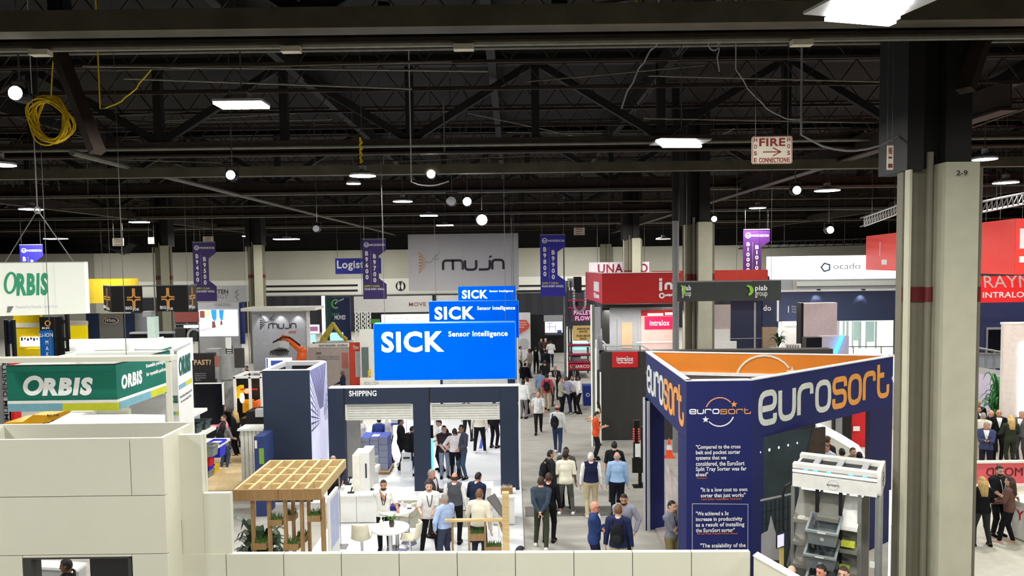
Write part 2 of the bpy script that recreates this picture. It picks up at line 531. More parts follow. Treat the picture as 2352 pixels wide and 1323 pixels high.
# big braces close to the window
for a, c, w in [((112, 60), (224, 350), .24), ((2292, -20), (2217, 208), .26), ((880, 10), (893, 78), .2), ((1330, 20), (1440, 0), .1)]:
    p, q = P(a[0], a[1], 13.0), P(c[0], c[1], 12.6)
    struct('ceiling_brace', MB().beam(p, q, w, w * .6), M('steel_brown'))

rr = random.Random(11)
for i in range(46):                                        # odd conduits and drop rods among the joists
    x, y, z = rr.uniform(-20, 20), rr.uniform(14, 40), rr.uniform(10.9, 12.4)
    if i % 3:
        L, a = rr.uniform(2, 9), rr.choice([0, 0, .1, -.15, 1.57, .8])
        q = (x + L * math.cos(a), y + L * math.sin(a), z + rr.uniform(-.3, .3))
    else:
        q = (x + rr.uniform(-.1, .1), y, z - rr.uniform(.8, 1.6))
    struct('ceiling_conduit', MB().tube([(x, y, z), q], .022, 6), M('pipe_grey' if i % 2 else 'steel_tan'))
# ---------------------------------------------------------------- lamps in the picture
def high_bay(px, py, size, z=9.6, kind='bar', rz=0.0, label='', watts=1.0, cord=1.6, tilt=False):
    g = G(px, py, z)
    if g.y > 68:
        z = 8.9
        g = G(px, py, z)
    t = thing('high_bay_light', label, 'ceiling light', (g.x, g.y, z), rz, 'high bay lamps under the roof')
    s = size
    if kind == 'bar':
        MB().box(-s / 2, s / 2, -s * .28, s * .28, .03, .07).build('housing', M('grey_light'), t, local=True)
        for i in range(5):
            x = -s * .5 + s * (i + .5) / 5
            MB().box(x - s * .085, x + s * .085, -s * .27, s * .27, -.01, .028).build('led_strip', M('led'), t, local=True)
        MB().box(-s * .16, s * .16, -.1, .1, .071, .2).build('driver', M('grey_light'), t, local=True)
    elif kind == 'wing':
        for i in range(6):
            o = (i - 2.5) * s * .09
            MB().box(-s * .5 + o * .9, s * .5 - abs(0) + o * .9 - s * .1, o * 1.7 - s * .06, o * 1.7 + s * .06, -.01, .028).build('led_strip', M('led'), t, local=True)
        MB().box(-s * .62, s * .55, -s * .4, s * .4, .03, .06).build('housing', M('grey_light'), t, local=True)
    else:
        MB().lathe([(s * .5, .0), (s * .5, .05), (s * .36, .10), (s * .2, .13)], (0, 0, 0), 20).build('housing', M('grey_light'), t, local=True, smooth=False)
        MB().lathe([(s * .1, -.012), (s * .49, -.01), (s * .49, -.001)], (0, 0, 0), 20).build('led_disc', M('led'), t, local=True)
        MB().lathe([(s * .14, .13), (s * .14, .28), (s * .05, .33)], (0, 0, 0), 12).build('driver', M('grey_light'), t, local=True)
    MB().tube([(0, 0, .1), (0, 0, 13.5 - z)], .012, 6).build('rod', M('steel_cable'), t, local=True)
    lamp(0, 0, -.05, LAMP_W * watts, s * 1.1, s * .6, parent=t)
    return t
LB = [
    (555, 243, .78, 'bar', 0, 'bright boxy high bay lamp hanging in the reflection at upper left'),
    (2005, 22, .92, 'wing', .25, 'big bright winged high bay lamp at the top right edge'),
    (1565, 331, .98, 'wing', .12, 'bright winged high bay lamp left of the fire hose sign'),
    (833, 404, .76, 'disc', 0, 'bright disc lamp hung on a yellow chain above the hall'),
    (925, 463, .8, 'disc', 0, 'small disc lamp with a stub hanging left of the round spotlights'),
    (72, 481, .95, 'disc', 0, 'disc lamp beside the cable ring of the white hanging sign'),
    (1900, 438, .92, 'disc', 0, 'disc lamp between the column and the brown roof beam at right'),
    (320, 511, .95, 'bar', 0, 'boxy lamp with four glowing strips above the black banner ring'),
    (2262, 366, .6, 'disc', 0, 'small lamp just right of the numbered column top'),
    (0, 379, .7, 'disc', 0, 'lamp cut off by the left edge of the picture'),
    (1740, 478, .8, 'disc', 0, 'dim disc lamp above the right purple aisle banner'),
    (1523, 549, 1.2, 'disc', 0, 'far lamp above the white sign with red letters'),
    (985, 496, .9, 'bar', 0, 'far lamp under the roof above the grey hanging banner'),
    (812, 422, .45, 'disc', 0, 'tiny lamp just below the lamp on the yellow chain'),
    (1022, 518, 1.1, 'bar', 0, 'far strip lamp just over the right half of the grey banner'),
    (582, 543, 1.6, 'bar', 0, 'far strip lamp above the cream wall left of centre'),
    (658, 550, 1.6, 'bar', 0, 'far strip lamp above the blue wall banner'),
    (128, 549, 1.6, 'bar', 0, 'far strip lamp over the white hanging sign corner'),
    (2310, 420, .8, 'disc', 0, 'lamp among the stage trusses at the right edge'),
]
for px, py, s, k, rz, lb in LB:
    high_bay(px, py, s, 9.6, k, rz, lb)

def spotlight(px, py, Y, s, label, lit=True, rz=0.0):
    c = P(px, py, Y)
    t = thing('spotlight', label, 'spotlight', c, rz, 'round spotlights on the roof pipes')
    b = MB()
    s *= .85
    prof = [(.16 * s, 0), (.19 * s, .1 * s), (.16 * s, .35 * s), (.06 * s, .45 * s)]
    v = MB().lathe(prof, (0, 0, 0), 16)
    v.v = [(x, z - 0.0, y) for x, y, z in v.v]
    v.f = [q[::-1] for q in v.f]
    v.build('can', M('black' if lit else 'steel_black'), t, local=True)
    v = MB().lathe([(.155 * s, -.02), (.15 * s, .0)], (0, 0, 0), 16)
    v.v = [(x, z, y) for x, y, z in v.v]
    v.f = [q[::-1] for q in v.f]
    v.build('lens', M('spot_led') if lit else M('grey_light'), t, local=True)
    MB().beam((-.2 * s, .15 * s, .3 * s), (.2 * s, .15 * s, .3 * s), .03, .03).beam((-.2 * s, .15 * s, 0), (-.2 * s, .15 * s, .3 * s), .03, .02).beam((.2 * s, .15 * s, 0), (.2 * s, .15 * s, .3 * s), .03, .02).build('yoke', M('steel_black'), t, local=True)
    MB().tube([(0, .15 * s, .3 * s), (0, .15 * s, 13.5 - c.z)], .015, 6).build('hanger', M('steel_cable'), t, local=True)
for px, py, Y, s, lit, lb in [
    (530, 402, 22, 1.0, 1, 'lit round spotlight below the reflected pillar at left'),
    (990, 400, 24, 1.0, 1, 'lit round spotlight highest above the grey hanging banner'),
    (1073, 463, 26, 1.1, 1, 'lit round spotlight in the middle of three above the grey banner'),
    (1107, 505, 28, 1.5, 1, 'brightest round spotlight just above the grey hanging banner'),
    (1037, 462, 26, 1.2, 0, 'unlit black spotlight left of the bright round spotlights'),
    (1830, 437, 24, 1.0, 1, 'lit spotlight left of the disc lamp by the brown roof beam'),
    (1907, 528, 34, 1.2, 1, 'lit spotlight above the bright white lightbox at right'),
    (36, 214, 13, .9, 1, 'lit spotlight above the yellow cable coil'),
    (726, 525, 30, 1.0, 0, 'unlit pale spotlight left of the purple aisle banner'),
    (1640, 503, 29, .8, 1, 'small lit spotlight on the column behind the dark banner')]:
    spotlight(px, py, Y, s, lb, lit)

# yellow chain of the disc lamp, cable coil, loose cords, pipe tags
c = G(833, 404, 9.6)
b = MB()
for i in range(12):
    b.tube([(c.x - .05 + .02 * (i % 2), c.y - .1, 9.95 + i * .06), (c.x + .03 - .03 * (i % 3), c.y - .1, 10.02 + i * .06)], .03, 6)
tag(b.build('chain', M('yellow')), 'yellow chain bundled above the bright disc lamp', 'chain')
rr = random.Random(3)
b = MB()
c = P(113, 276, 14.0)
for i in range(13):
    w, h = .26 + rr.random() * .12, .34 + rr.random() * .1
    ox, oz, oy = rr.uniform(-.05, .05), rr.uniform(-.06, .04), rr.uniform(-.08, .08)
    pts = [(c.x + ox + w * math.cos(a) * (1 + .1 * math.sin(3 * a + i)), c.y + oy + .05 * math.sin(2 * a + i), c.z + oz + h * math.sin(a) - .05 * math.cos(a)) for a in [k * math.pi / 12 for k in range(25)]]
    b.tube(pts, .014, 6)
b.tube([(c.x + .05, c.y, c.z + .4), (c.x + .1, c.y, c.z + .9), (c.x + .3, c.y + .2, 13.3)], .014, 6)
tag(b.build('cable_coil', M('yellow')), 'coil of yellow cable hung from the roof steel at upper left', 'cable coil')
def cord(name, pts, r, mt, label, cat):
    if name in ('loose_cable', 'power_cable', 'caution_tape'):
        pts = [Vector((pts[0].x, pts[0].y, 13.5))] + list(pts)
    return tag(MB().tube(pts, r, 6).build(name, mt), label, cat)
def wave(px0, py0, px1, py1, Y, sag, n=10):
    a, c = P(px0, py0, Y), P(px1, py1, Y)
    return [a.lerp(c, i / n) + Vector((.02 * math.sin(i * 2.1), 0, -sag * 4 * (i / n) * (1 - i / n))) for i in range(n + 1)]
cord('loose_cable', wave(1513, 95, 1425, 250, 13.5, -.12), .015, M('grey_light'), 'thin white cable dangling in a curve below the roof truss', 'cable')
cord('loose_cable', wave(1648, 0, 1650, 165, 13, 0) , .012, M('grey_light'), 'thin grey cable hanging straight down at the top right', 'cable')
c = P(1640, 98, 13)
cord('cable_loop', [(c.x + .1 * math.cos(a), c.y, c.z + .13 * math.sin(a)) for a in [k * math.pi / 10 for k in range(21)]], .012, M('grey_light'), 'grey cable looped in a ring on the hanging cable', 'cable')
cord('power_cable', wave(230, 250, 345, 160, 13.5, .15), .014, M('yellow'), 'yellowish cable sagging across the bright reflection', 'cable')
cord('power_cable', wave(1840, 310, 2095, 290, 13.2, .35), .02, M('grey'), 'dark grey cable sagging from the column to the roof beam', 'cable')
cord('power_cable', wave(945, 418, 1030, 416, 22, .12), .02, M('grey_light'), 'pale cable sagging under the round spotlight', 'cable')
cord('caution_tape', wave(1478, 2, 1461, 78, 12, .02), .03, M('lime'), 'yellow tape end hanging from the top beam', 'tape')
cord('caution_tape', wave(1464, 2, 1480, 36, 12, .02), .03, M('lime'), 'shorter yellow tape loop on the top beam', 'tape')
cord('loose_cable', wave(1690, 160, 1835, 275, 14, .25), .012, M('grey_light'), 'thin cable drooping left of the fire hose sign', 'cable')
for i, (px, py, w, lb) in enumerate([(668, 136, 44, 'pale tag plate on the ceiling pipe, second from the left'), (1065, 116, 46, 'pale tag plate on the ceiling pipe above the middle of the hall'), (92, 158, 44, 'pale tag plate on the ceiling pipe near the yellow coil'), (1843, 77, 48, 'pale tag plate below the big winged lamp')]):
    x0, x1, z0, z1 = rect(px - w / 2, py - 5, px + w / 2, py + 5, 11.1)
    tag(MB().box(x0, x1, 11.06, 11.2, 10.17, 10.25).build('tag_plate', M('sign_ivory')), lb, 'tag plate', 'tag plates on the ceiling pipe')

b = MB()
n = 16
rows = []
for j in range(4):
    row = []
    for i in range(n + 1):
        u = i / n
        p = P(232 + 66 * u, 566, 33.5)
        row.append((p.x, 33.5 + .25 * j - .1 * math.sin(u * 9), p.z + .12 - (.35 + .10 * j) * 4 * u * (1 - u) * .75 + .03 * math.sin(u * 20 + j)))
    rows.append(row)
v = sum(rows, [])
f = [(j * (n + 1) + i, j * (n + 1) + i + 1, (j + 1) * (n + 1) + i + 1, (j + 1) * (n + 1) + i) for j in range(3) for i in range(n)]
b.add(v, f)
for k in (0, n):
    b.tube([rows[0][k], (rows[0][k][0], 33.5, 13.5)], .012, 5)
tag(b.build('netting_swag', M('netting', (38, 38, 36), .9, alpha=.8)), 'dark netting swag drooping above the black banner ring', 'netting')
# fire hose signs
def fire_sign(px0, py0, px1, py1, Y, label, detail=True):
    x0, x1, z0, z1 = rect(px0, py0, px1, py1, Y)
    t = thing('fire_hose_sign', label, 'sign', ((x0 + x1) / 2, Y, z0))
    w, h = x1 - x0, z1 - z0
    q = rounded([(x0, z0), (x1, z0), (x1, z1), (x0, z1)], w * .06, True)
    MB().prism([(p.x, p.y) for p in q], Y, Y + .02).build('plate', M('sign_ivory'), t)
    mt = M('hose_red')
    if detail:
        MB().ribbon(rounded([(x0 + w * .02, z0 + h * .02), (x1 - w * .02, z0 + h * .02), (x1 - w * .02, z1 - h * .02), (x0 + w * .02, z1 - h * .02)], w * .05, True), w * .012, Y - .004, Y + .001, True).build('border', mt, t)
        text('FIRE', t, x0 + w * .18, x1 - w * .18, z1 - h * .36, z1 - h * .07, Y, mt, bold=.03)
        text('CONNECTION', t, x0 + w * .17, x1 - w * .15, z0 + h * .05, z0 + h * .22, Y, mt, bold=.03)
        MB().ribbon([(x0 + w * .27, z0 + h * .43), (x0 + w * .7, z0 + h * .43)], h * .035, Y - .006, Y).ribbon([(x0 + w * .52, z0 + h * .58), (x0 + w * .71, z0 + h * .43), (x0 + w * .52, z0 + h * .28)], h * .035, Y - .006, Y).build('arrow', mt, t)
        for s in (0, 1):
            for i, ch in enumerate('HOSE'):
                xa = x0 + w * .05 if s == 0 else x1 - w * .13
                zz = z1 - h * (.2 + .245 * i)
                text(ch, t, xa, xa + w * .075, zz, zz + h * .15, Y, mt, bold=.02)
    else:
        MB().ribbon([(x0 + w * .2, z0 + h * .5), (x0 + w * .75, z0 + h * .5)], h * .07, Y - .006, Y).build('arrow', mt, t)
        text('FIRE', t, x0 + w * .2, x1 - w * .2, z1 - h * .35, z1 - h * .1, Y, mt)
        text('CONNECTION', t, x0 + w * .15, x1 - w * .15, z0 + h * .08, z0 + h * .25, Y, mt)
    cables(t, [(x0 + w * .1, Y + .03, z1), (x1 - w * .1, Y + .03, z1)], r=.006, name='hanger')
    return t
fire_sign(1727, 313, 1820, 376, 12.0, 'ivory fire hose connection sign with red letters and arrow')
fire_sign(2038, 334, 2052, 390, 12.4, 'narrow ivory hose sign seen edge on left of the column', False)
fire_sign(1318, 523, 1343, 540, 40, 'small far ivory hose sign right of the blue aisle banner', False)
fire_sign(258, 547, 284, 565, 41, 'small far ivory hose sign above the yellow round banner', False)
fire_sign(340, 545, 354, 560, 43, 'tiny far ivory hose sign left of the grey column', False)
fire_sign(466, 543, 490, 556, 41, 'small far hose sign above the leftmost purple aisle banner', False)
# ---------------------------------------------------------------- booths and signs (one thing each)
def pb(b, px0, py0, px1, py1, Y, dep, m=0):
    x0, x1, z0, z1 = rect(px0, py0, px1, py1, Y)
    return b.box(x0, x1, Y, Y + dep, max(z0, 0), z1, m)
def pbox(name, mt, parent, px0, py0, px1, py1, Y, dep):
    return pb(MB(), px0, py0, px1, py1, Y, dep).build(name, mt if not isinstance(mt, str) else M(mt), parent)
def tbox(name, label, cat, mt, px0, py0, px1, py1, Y, dep, group=None):
    o = pbox(name, mt, None, px0, py0, px1, py1, Y, dep)
    return tag(o, label, cat, group)
def fbox(name, mt, parent, px0, px1, pyt, Y, dep):
    """standing box: pixel x range and top row at distance Y, down to the floor"""
    x0, x1, z0, z1 = rect(px0, pyt, px1, pyt, Y)
    return MB().box(x0, x1, Y, Y + dep, 0, z1).build(name, M(mt) if isinstance(mt, str) else mt, parent)
def root(name, label, cat, px, py, Y, group=None, z=0.0):
    p = P(px, py, Y)
    return thing(name, label, cat, (p.x, Y, z), 0, group)

# ---- long white booth wall along the bottom of the picture
WA, WB = P(376, 1262, 11.45), P(1731, 1294, 11.25)
zw = 2.44
t = thing('booth_wall', 'long low white panel wall running along the bottom of the view', 'booth wall', ((WA.x + WB.x) / 2, 11.5, 0), math.atan2(WB.y - WA.y, WB.x - WA.x))
L = math.hypot(WB.x - WA.x, WB.y - WA.y)
n = 10
for i in range(n):
    xa, xb = -L / 2 + L * i / n, -L / 2 + L * (i + 1) / n
    MB().box(xa + .006, xb - .006, 0, .1, 0, zw).build('panel', M('booth_cream'), t, local=True)
MB().box(-L / 2, L / 2, .01, .09, .02, zw - .01).build('frame', M('seam'), t, local=True)
a = WB
MB().slab([(a.x, a.y), (a.x + .45, a.y - 1.3), (a.x + .55, a.y - 1.25), (a.x + .1, a.y + .1)], 0, zw).build('end_panel', M('booth_cream'), t)
MB().slab([(a.x - .02, a.y - .02), (a.x + .45, a.y - 1.32), (a.x + .57, a.y - 1.25), (a.x + .1, a.y + .12)], zw, zw + .015).build('cap', M('white'), t)

# ---- tall white block at lower left with a window
yt = 11.1
x0, x1, _, z1 = rect(-150, 1008, 374, 1008, yt)
zt_ = P(190, 1008, yt).z
t = thing('white_booth_block', 'tall white open-topped booth block with a window at lower left', 'booth', ((x0 + x1) / 2, yt, 0))
xs1, _, _, _ = rect(297, 1000, 300, 1010, yt)
rows = [P(190, 1140, yt).z, P(190, 1274, yt).z]
xw0, xw1, zw0, zw1 = rect(58, 1284, 299, 1400, yt)
mt = M('booth_cream')
g = .006
for za, zb_, xa, xb in [(rows[0] + g, zt_, x0, xs1 - g), (rows[0] + g, zt_, xs1 + g, x1), (rows[1] + g, rows[0] - g, x0, x1), (0, rows[1] - g, x0, xw0 - .03), (0, rows[1] - g, xw1 + .05, x1), (zw1 + .03, rows[1] - g, xw0 - .02, xw1 + .04)]:
    MB().box(xa, xb, yt, yt + .06, za, zb_).build('panel', mt, t)
MB().box(x0, x1 - .07, yt + .03, yt + .09, rows[1], zt_ - .02).box(x0, xw0 - .04, yt + .03, yt + .09, 0, rows[1]).box(xw1 + .06, x1 - .07, yt + .03, yt + .09, 0, rows[1]).build('frame', M('seam'), t)
b = MB()
b.box(x0, x1, yt + 1.0, yt + 1.06, 2.9, zt_ + .02).box(x1 - .06, x1, yt + .061, yt + 1.0, 3.0, zt_).box(x1 - .06, x1, yt + .061, yt + .5, 0, 3.0)
b.box(P(32, 990, yt).x - .9, P(32, 990, yt).x - .84, yt + .06, yt + 1.0, 3.2, zt_)
b.build('inner_panel', mt, t)
MB().box(xw0 - .02, xw0 + .1, yt, yt + .25, 0, zw1).box(xw1 - .02, xw1 + .03, yt, yt + .2, 0, zw1).box(xw0, xw1, yt, yt + .15, zw1, zw1 + .03).build('window_frame', M('charcoal'), t)
MB().box(P(189, 1300, yt).x, xw1 - .02, yt + .2, yt + .26, 0, zw1).build('screen', M('screen_dark'), t)
# flush pieces between the block and the long wall
yf = 11.62
t = thing('white_wall_panel', 'tall white wall piece joining the lower left block to the low wall', 'booth wall', (P(433, 1100, yf).x, yf, 0))
pbox('panel', mt, t, 400, 999, 466, 1272, yf, .1)
MB().box(rect(403, 1000, 466, 1100, yf)[0], rect(403, 1000, 466, 1100, yf)[1], yf + .1, yf + .16, 0, P(433, 1001, yf).z).build('frame', M('booth_cream'), t)
t = thing('white_wall_panel', 'shorter white wall block left of the wooden pergola', 'booth wall', (P(500, 1190, yf).x, yf, 0))
pbox('panel', mt, t, 469, 1133, 531, 1272, yf, .08)
MB().box(*rect(469, 1134, 530, 1262, yf)[:2], yf + .08, yf + .12, 0, P(500, 1134, yf).z).build('frame', M('booth_cream'), t)
# what shows through the window
t = root('reception_counter', 'curved white counter seen through the lower left window', 'counter', 150, 1310, 14)
pts = [G(50 + i * 30, 1286 + 0.4 * ((i - 1) ** 2), 1.05) for i in range(6)]
b = MB()
for i in range(5):
    a, c = pts[i], pts[i + 1]
    b.slab([(a.x, a.y - .35), (c.x, c.y - .35), (c.x, c.y), (a.x, a.y)], 1.0, 1.05)
b.build('top', M('white'), t)
b = MB()
for i in range(5):
    a, c = pts[i], pts[i + 1]
    b.slab([(a.x, a.y - .3), (c.x, c.y - .3), (c.x, c.y - .05), (a.x, a.y - .05)], 0, 1.0)
b.build('body', M('grey_light'), t)

# ---- green branded booth behind it
def logo_orbis(parent, r, y, mt, shear=.18, local=False, bold=.04):
    x0, x1, z0, z1 = r
    w = x1 - x0
    ob = text('RBIS', parent, x0 + w * .27, x1, z0, z1 - (z1 - z0) * .03, y, mt, bold=bold, shear=shear, local=local)
    b = MB()
    cx, cz, rx, rz = x0 + w * .15, (z0 + z1) / 2 + (z1 - z0) * .06, w * .115, (z1 - z0) * .42
    q = [(cx + rx * math.cos(a) + shear * rz * math.sin(a), cz + rz * math.sin(a)) for a in [k * math.pi / 12 for k in range(24)]]
    b.ribbon(q, w * .062, y - .006, y + .001, True)
    return [ob, b.build('emblem', mt, parent, local)]
yg = 15.0
gx0, gx1, gz0, gz1 = rect(16, 840, 268, 944, yg)
t = thing('overhead_sign_box', 'green overhead sign box with white lettering and blue and lime stripes', 'sign', ((gx0 + gx1) / 2, yg, gz0))
th = .08
b = MB()
b.box(gx0, gx1, yg, yg + th, gz0 + .22, gz1)
b.build('front_panel', M('green'), t)
b = MB().box(gx1 - th, gx1, yg + th, yg + 2.4, gz0 + .22, gz1)
b.build('side_panel', M('green'), t)
MB().box(gx0, gx0 + th, yg + th, yg + 2.4, gz0, gz1).box(gx0 + th, gx1 - th, yg + 2.4 - th, yg + 2.4, gz0, gz1).build('back_panel', M('white'), t)
xm = gx0 + (gx1 - gx0) * .5
MB().box(gx0, gx1, yg - .005, yg + th, gz0 + .16, gz0 + .22).box(gx1 - th, gx1 + .005, yg + th, yg + 2.4, gz0 + .16, gz0 + .22).build('white_stripe', M('white'), t)
MB().box(gx0, xm, yg - .005, yg + th, gz0, gz0 + .16).build('blue_stripe', M('teal'), t)
MB().box(gx1 - th, gx1 + .005, yg + th, yg + 1.4, gz0, gz0 + .16).build('blue_stripe', M('teal'), t)
MB().box(xm, gx1, yg - .005, yg + th, gz0, gz0 + .16).box(gx1 - th, gx1 + .005, yg + 1.4, yg + 2.4, gz0, gz0 + .16).build('lime_stripe', M('lime'), t)
MB().box(gx0, gx1, yg, yg + th, gz1, gz1 + .02).box(gx1 - th, gx1, yg + th, yg + 2.4, gz1, gz1 + .02).build('rim', M('black'), t)
logo_orbis(t, rect(53, 866, 214, 909, yg), yg - .004, M('text_white'), bold=.07)
# side lettering runs along the box side, built on a local plane
sd = thing('tmp', None, None, (gx1 + .004, yg + th, 0), math.pi / 2)
def side_text(s, ya, yb, za, zb_, mt, **k):
    o = text(s, sd, ya, yb, za, zb_, 0, mt, local=True, **k)
    me = o.data
    mw = wmat(t).inverted() @ wmat(sd)
    me.transform(mw)
    o.parent = t
    WM[o.name] = wmat(t)
hh = gz1 - gz0
side_text('ORBIS', .1, .95, gz0 + hh * .42, gz0 + hh * .74, M('text_white'), bold=.06, shear=.1)
side_text('Reusable packaging for', 1.15, 2.25, gz0 + hh * .72, gz0 + hh * .84, M('text_white'), bold=.01)
side_text('for repeatable performance', 1.15, 2.25, gz0 + hh * .52, gz0 + hh * .64, M('text_white'), bold=.01)
bpy.data.objects.remove(sd)
for i, (xx, lab) in enumerate([(gx0 + .35, ''), (gx1 - .3, '')]):
    pass
cables(t, [(gx0 + .3, yg + 1, gz1), (gx1 - .3, yg + 1, gz1)])

# white portal frame in front of the green box
yp = 14.2
t = root('portal_frame', 'white booth portal frame around the green overhead sign box', 'booth frame', 200, 900, yp)
pbox('top_beam', 'booth_cream', t, -60, 821, 392, 832, yp, .3)
pbox('post', 'booth_cream', t, 383, 832, 394, 990, yp, .05)
MB().box(rect(383, 832, 394, 985, yp)[0], rect(383, 832, 394, 985, yp)[1], yp, yp + .05, 0, rect(383, 832, 394, 989, yp)[2]).build('post_foot', M('booth_cream'), t)

# white pylon with logo beside it
yo = 19.0
t = root('logo_pylon', 'white pylon with green lettering and blue and lime stripes', 'pylon', 415, 880, yo)
xa, xb = P(395, 880, yo).x, P(441, 880, 20.4).x
zt1 = P(441, 780, 20.4).z
pl = [(xa, yo), (P(409, 880, yo).x, yo), (P(409, 880, yo).x, yo + .02), (xb, 20.4), (xb, 20.46), (xb - .35, 20.46)]
MB().slab(pl, 0, zt1).build('body', M('white'), t)
def slant(parent, A, B, fn):
    """run fn on a local plane whose x axis goes from A to B, then hand the parts to parent"""
    s_ = thing('tmp', None, None, (A[0], A[1], 0), math.atan2(B[1] - A[1], B[0] - A[0]))
    objs = fn(s_, math.hypot(B[0] - A[0], B[1] - A[1]))
    mw = wmat(parent).inverted() @ wmat(s_)
    for o in objs:
        o.data.transform(mw)
        o.parent = parent
        WM[o.name] = wmat(parent)
    del WM[s_.name]
    bpy.data.objects.remove(s_)
def f_(s, L):
    z = lambda py: P(425, py, 19.7).z
    return [text('ORBIS', s, L * .08, L * .92, z(858), z(815), -.006, M('green_dark'), bold=.05, shear=.1, local=True),
            MB().box(L * .04, L * .5, -.01, 0, z(886), z(876)).build('blue_stripe', M('teal'), s, local=True),
            MB().box(L * .5, L * .97, -.01, 0, z(886), z(876)).build('lime_stripe', M('lime'), s, local=True),
            text('Reusable packaging experts', s, L * .08, L * .95, z(908), z(901), -.006, M('grey'), local=True, name='small_lettering'), text('for every supply chain', s, L * .12, L * .88, z(919), z(912), -.006, M('grey'), local=True, name='small_lettering')]
slant(t, (P(409, 880, yo).x + .004, yo - .004), (xb + .004, 20.4 - .004), f_)
def f2(s, L):
    z = lambda py: P(402, py, 19).z
    return [text('ORBIS', s, L * .05, L * .9, z(926), z(908), -.006, M('green_dark'), bold=.02, local=True),
            MB().box(0, L * .5, -.01, 0, z(953), z(945)).build('blue_stripe', M('teal'), s, local=True),
            MB().box(L * .5, L, -.01, 0, z(953), z(945)).build('lime_stripe', M('lime'), s, local=True)]
slant(t, (xa, yo - .004), (P(409, 880, yo).x, yo - .004), f2)

# white upper structure behind the green box
yb = 18.6
t = root('white_canopy_block', 'white boxy canopy structure behind the green overhead sign', 'booth', 300, 800, yb)
pbox('rear_wall', 'white', t, 160, 778, 440, 830, 20.6, .1)
MB().slab([(P(160, 800, yb).x, yb), (P(160, 800, yb).x + .1, yb), (P(160, 800, 20.6).x + .1, 20.6), (P(160, 800, 20.6).x, 20.6)], 4.6, P(300, 783, 20).z).build('left_wall', M('white'), t)
pbox('box_front', 'booth_cream', t, 218, 803, 292, 840, yb, .08)
pbox('box_side', 'white', t, 292, 790, 296, 840, yb, 1.9)
x0, x1, z0, z1 = rect(150, 812, 395, 818, 17.8)
MB().box(x0, x1, 17.8, 17.9, z0, z1 + .05).build('front_rail', M('white'), t)
MB().slab([(P(295, 800, yb).x, yb + .3), (P(400, 800, yb).x, yb), (P(440, 800, 20.5).x, 20.5), (P(330, 800, 20.5).x, 20.5)], P(300, 800, yb).z - .1, P(300, 800, yb).z - .05).build('slanted_fascia', M('grey_light'), t)
MB().beam(P(350, 822, 17.9), P(392, 808, 18.9), .06, .25).build('green_edge', M('green'), t)
t = root('display_wall', 'white inner display walls below the green overhead sign', 'booth wall', 260, 930, 17.5)
pbox('left_panel', 'white', t, 162, 945, 212, 985, 17.6, .08)
pbox('center_panel', 'booth_cream', t, 222, 940, 297, 988, 17.2, .1)
pbox('grey_panel', 'grey_light', t, 297, 905, 382, 976, 17.7, .08)
text('labormatrix.com', t, *rect(298, 969, 362, 976, 17.7), 17.69, M('text_dark'))
b = MB().slab([(P(85, 982, 15.6).x, 15.6), (P(380, 986, 15.6).x, 15.6), (P(380, 976, 17).x, 17), (P(162, 962, 17.4).x, 17.4)], P(250, 984, 15.6).z - .05, P(250, 984, 15.6).z)
b.build('ledge', M('white'), t)

# shelf unit with totes at the right of the pylon
ys = 21.0
t = root('shelf_unit', 'white shelf unit with three shelves right of the logo pylon', 'shelf', 440, 1000, ys)
for py, px, yy_, dd in ((952, 443, 20.9, 1.0), (998, 462, 21.5, 1.1), (1046, 464, 21.6, 2.2)):
    a1 = P(px, py, yy_)
    MB().box(a1.x - 1.1, a1.x, yy_, yy_ + dd, a1.z - .09, a1.z).build('shelf', M('white'), t)
MB().box(-10.3, -9.75, 22.75, 22.8, 0, 2.6).box(-10.3, -10.24, 21.5, 22.75, 0, 2.6).build('back', M('grey_light'), t)
def tote(px, py, Y, w, d, h, mt, label, cat='tote'):
    p = P(px, py, Y)
    t = thing('storage_tote', label, cat, (p.x, p.y, p.z), 0, 'plastic totes on display')
    b = MB()
    k = .88
    lo = [(-w / 2 * k, -d / 2 * k), (w / 2 * k, -d / 2 * k), (w / 2 * k, d / 2 * k), (-w / 2 * k, d / 2 * k)]
    hi = [(-w / 2, -d / 2), (w / 2, -d / 2), (w / 2, d / 2), (-w / 2, d / 2)]
    inn = [(x * .9, y * .9) for x, y in hi]
    inl = [(x * .9, y * .9) for x, y in lo]
    v = [(x, y, 0) for x, y in lo] + [(x, y, h) for x, y in hi] + [(x, y, h) for x, y in inn] + [(x, y, .03) for x, y in inl]
    f = [(3, 2, 1, 0), (12, 13, 14, 15)]
    for i in range(4):
        j = (i + 1) % 4
        f += [(i, j, 4 + j, 4 + i), (4 + i, 4 + j, 8 + j, 8 + i), (8 + i, 8 + j, 12 + j, 12 + i)]
    b.add(v, f).build('body', mt, t, local=True)
    b = MB()
    b.box(-w / 2 - .02, w / 2 + .02, -d / 2 - .02, -d / 2, h - .05, h).box(-w / 2 - .02, w / 2 + .02, d / 2, d / 2 + .02, h - .05, h).box(-w / 2 - .02, -w / 2, -d / 2, d / 2, h - .05, h).box(w / 2, w / 2 + .02, -d / 2, d / 2, h - .05, h)
    b.build('rim', mt, t, local=True)
    return t
dk = M('tote_dark', (44, 58, 56), .5)
tote(436, 999, 21.75, .62, .42, .34, dk, 'dark green tote at the front of the top shelf')
tote(456, 993, 22.3, .62, .42, .38, dk, 'dark green tote behind another on the top shelf')
tote(482, 1046, 22.0, .36, .42, .34, M('tote_grey', (130, 136, 130), .5), 'grey tote on the middle shelf left of the blue tote')
tote(499, 1047, 23.2, .40, .5, .48, M('tote_blue', (20, 30, 210), .45), 'bright blue tote right of the grey tote on the shelf')
tote(477, 1099, 24.4, .26, .4, .3, M('tote_grey'), 'grey tote at the bottom of the red and blue stack')
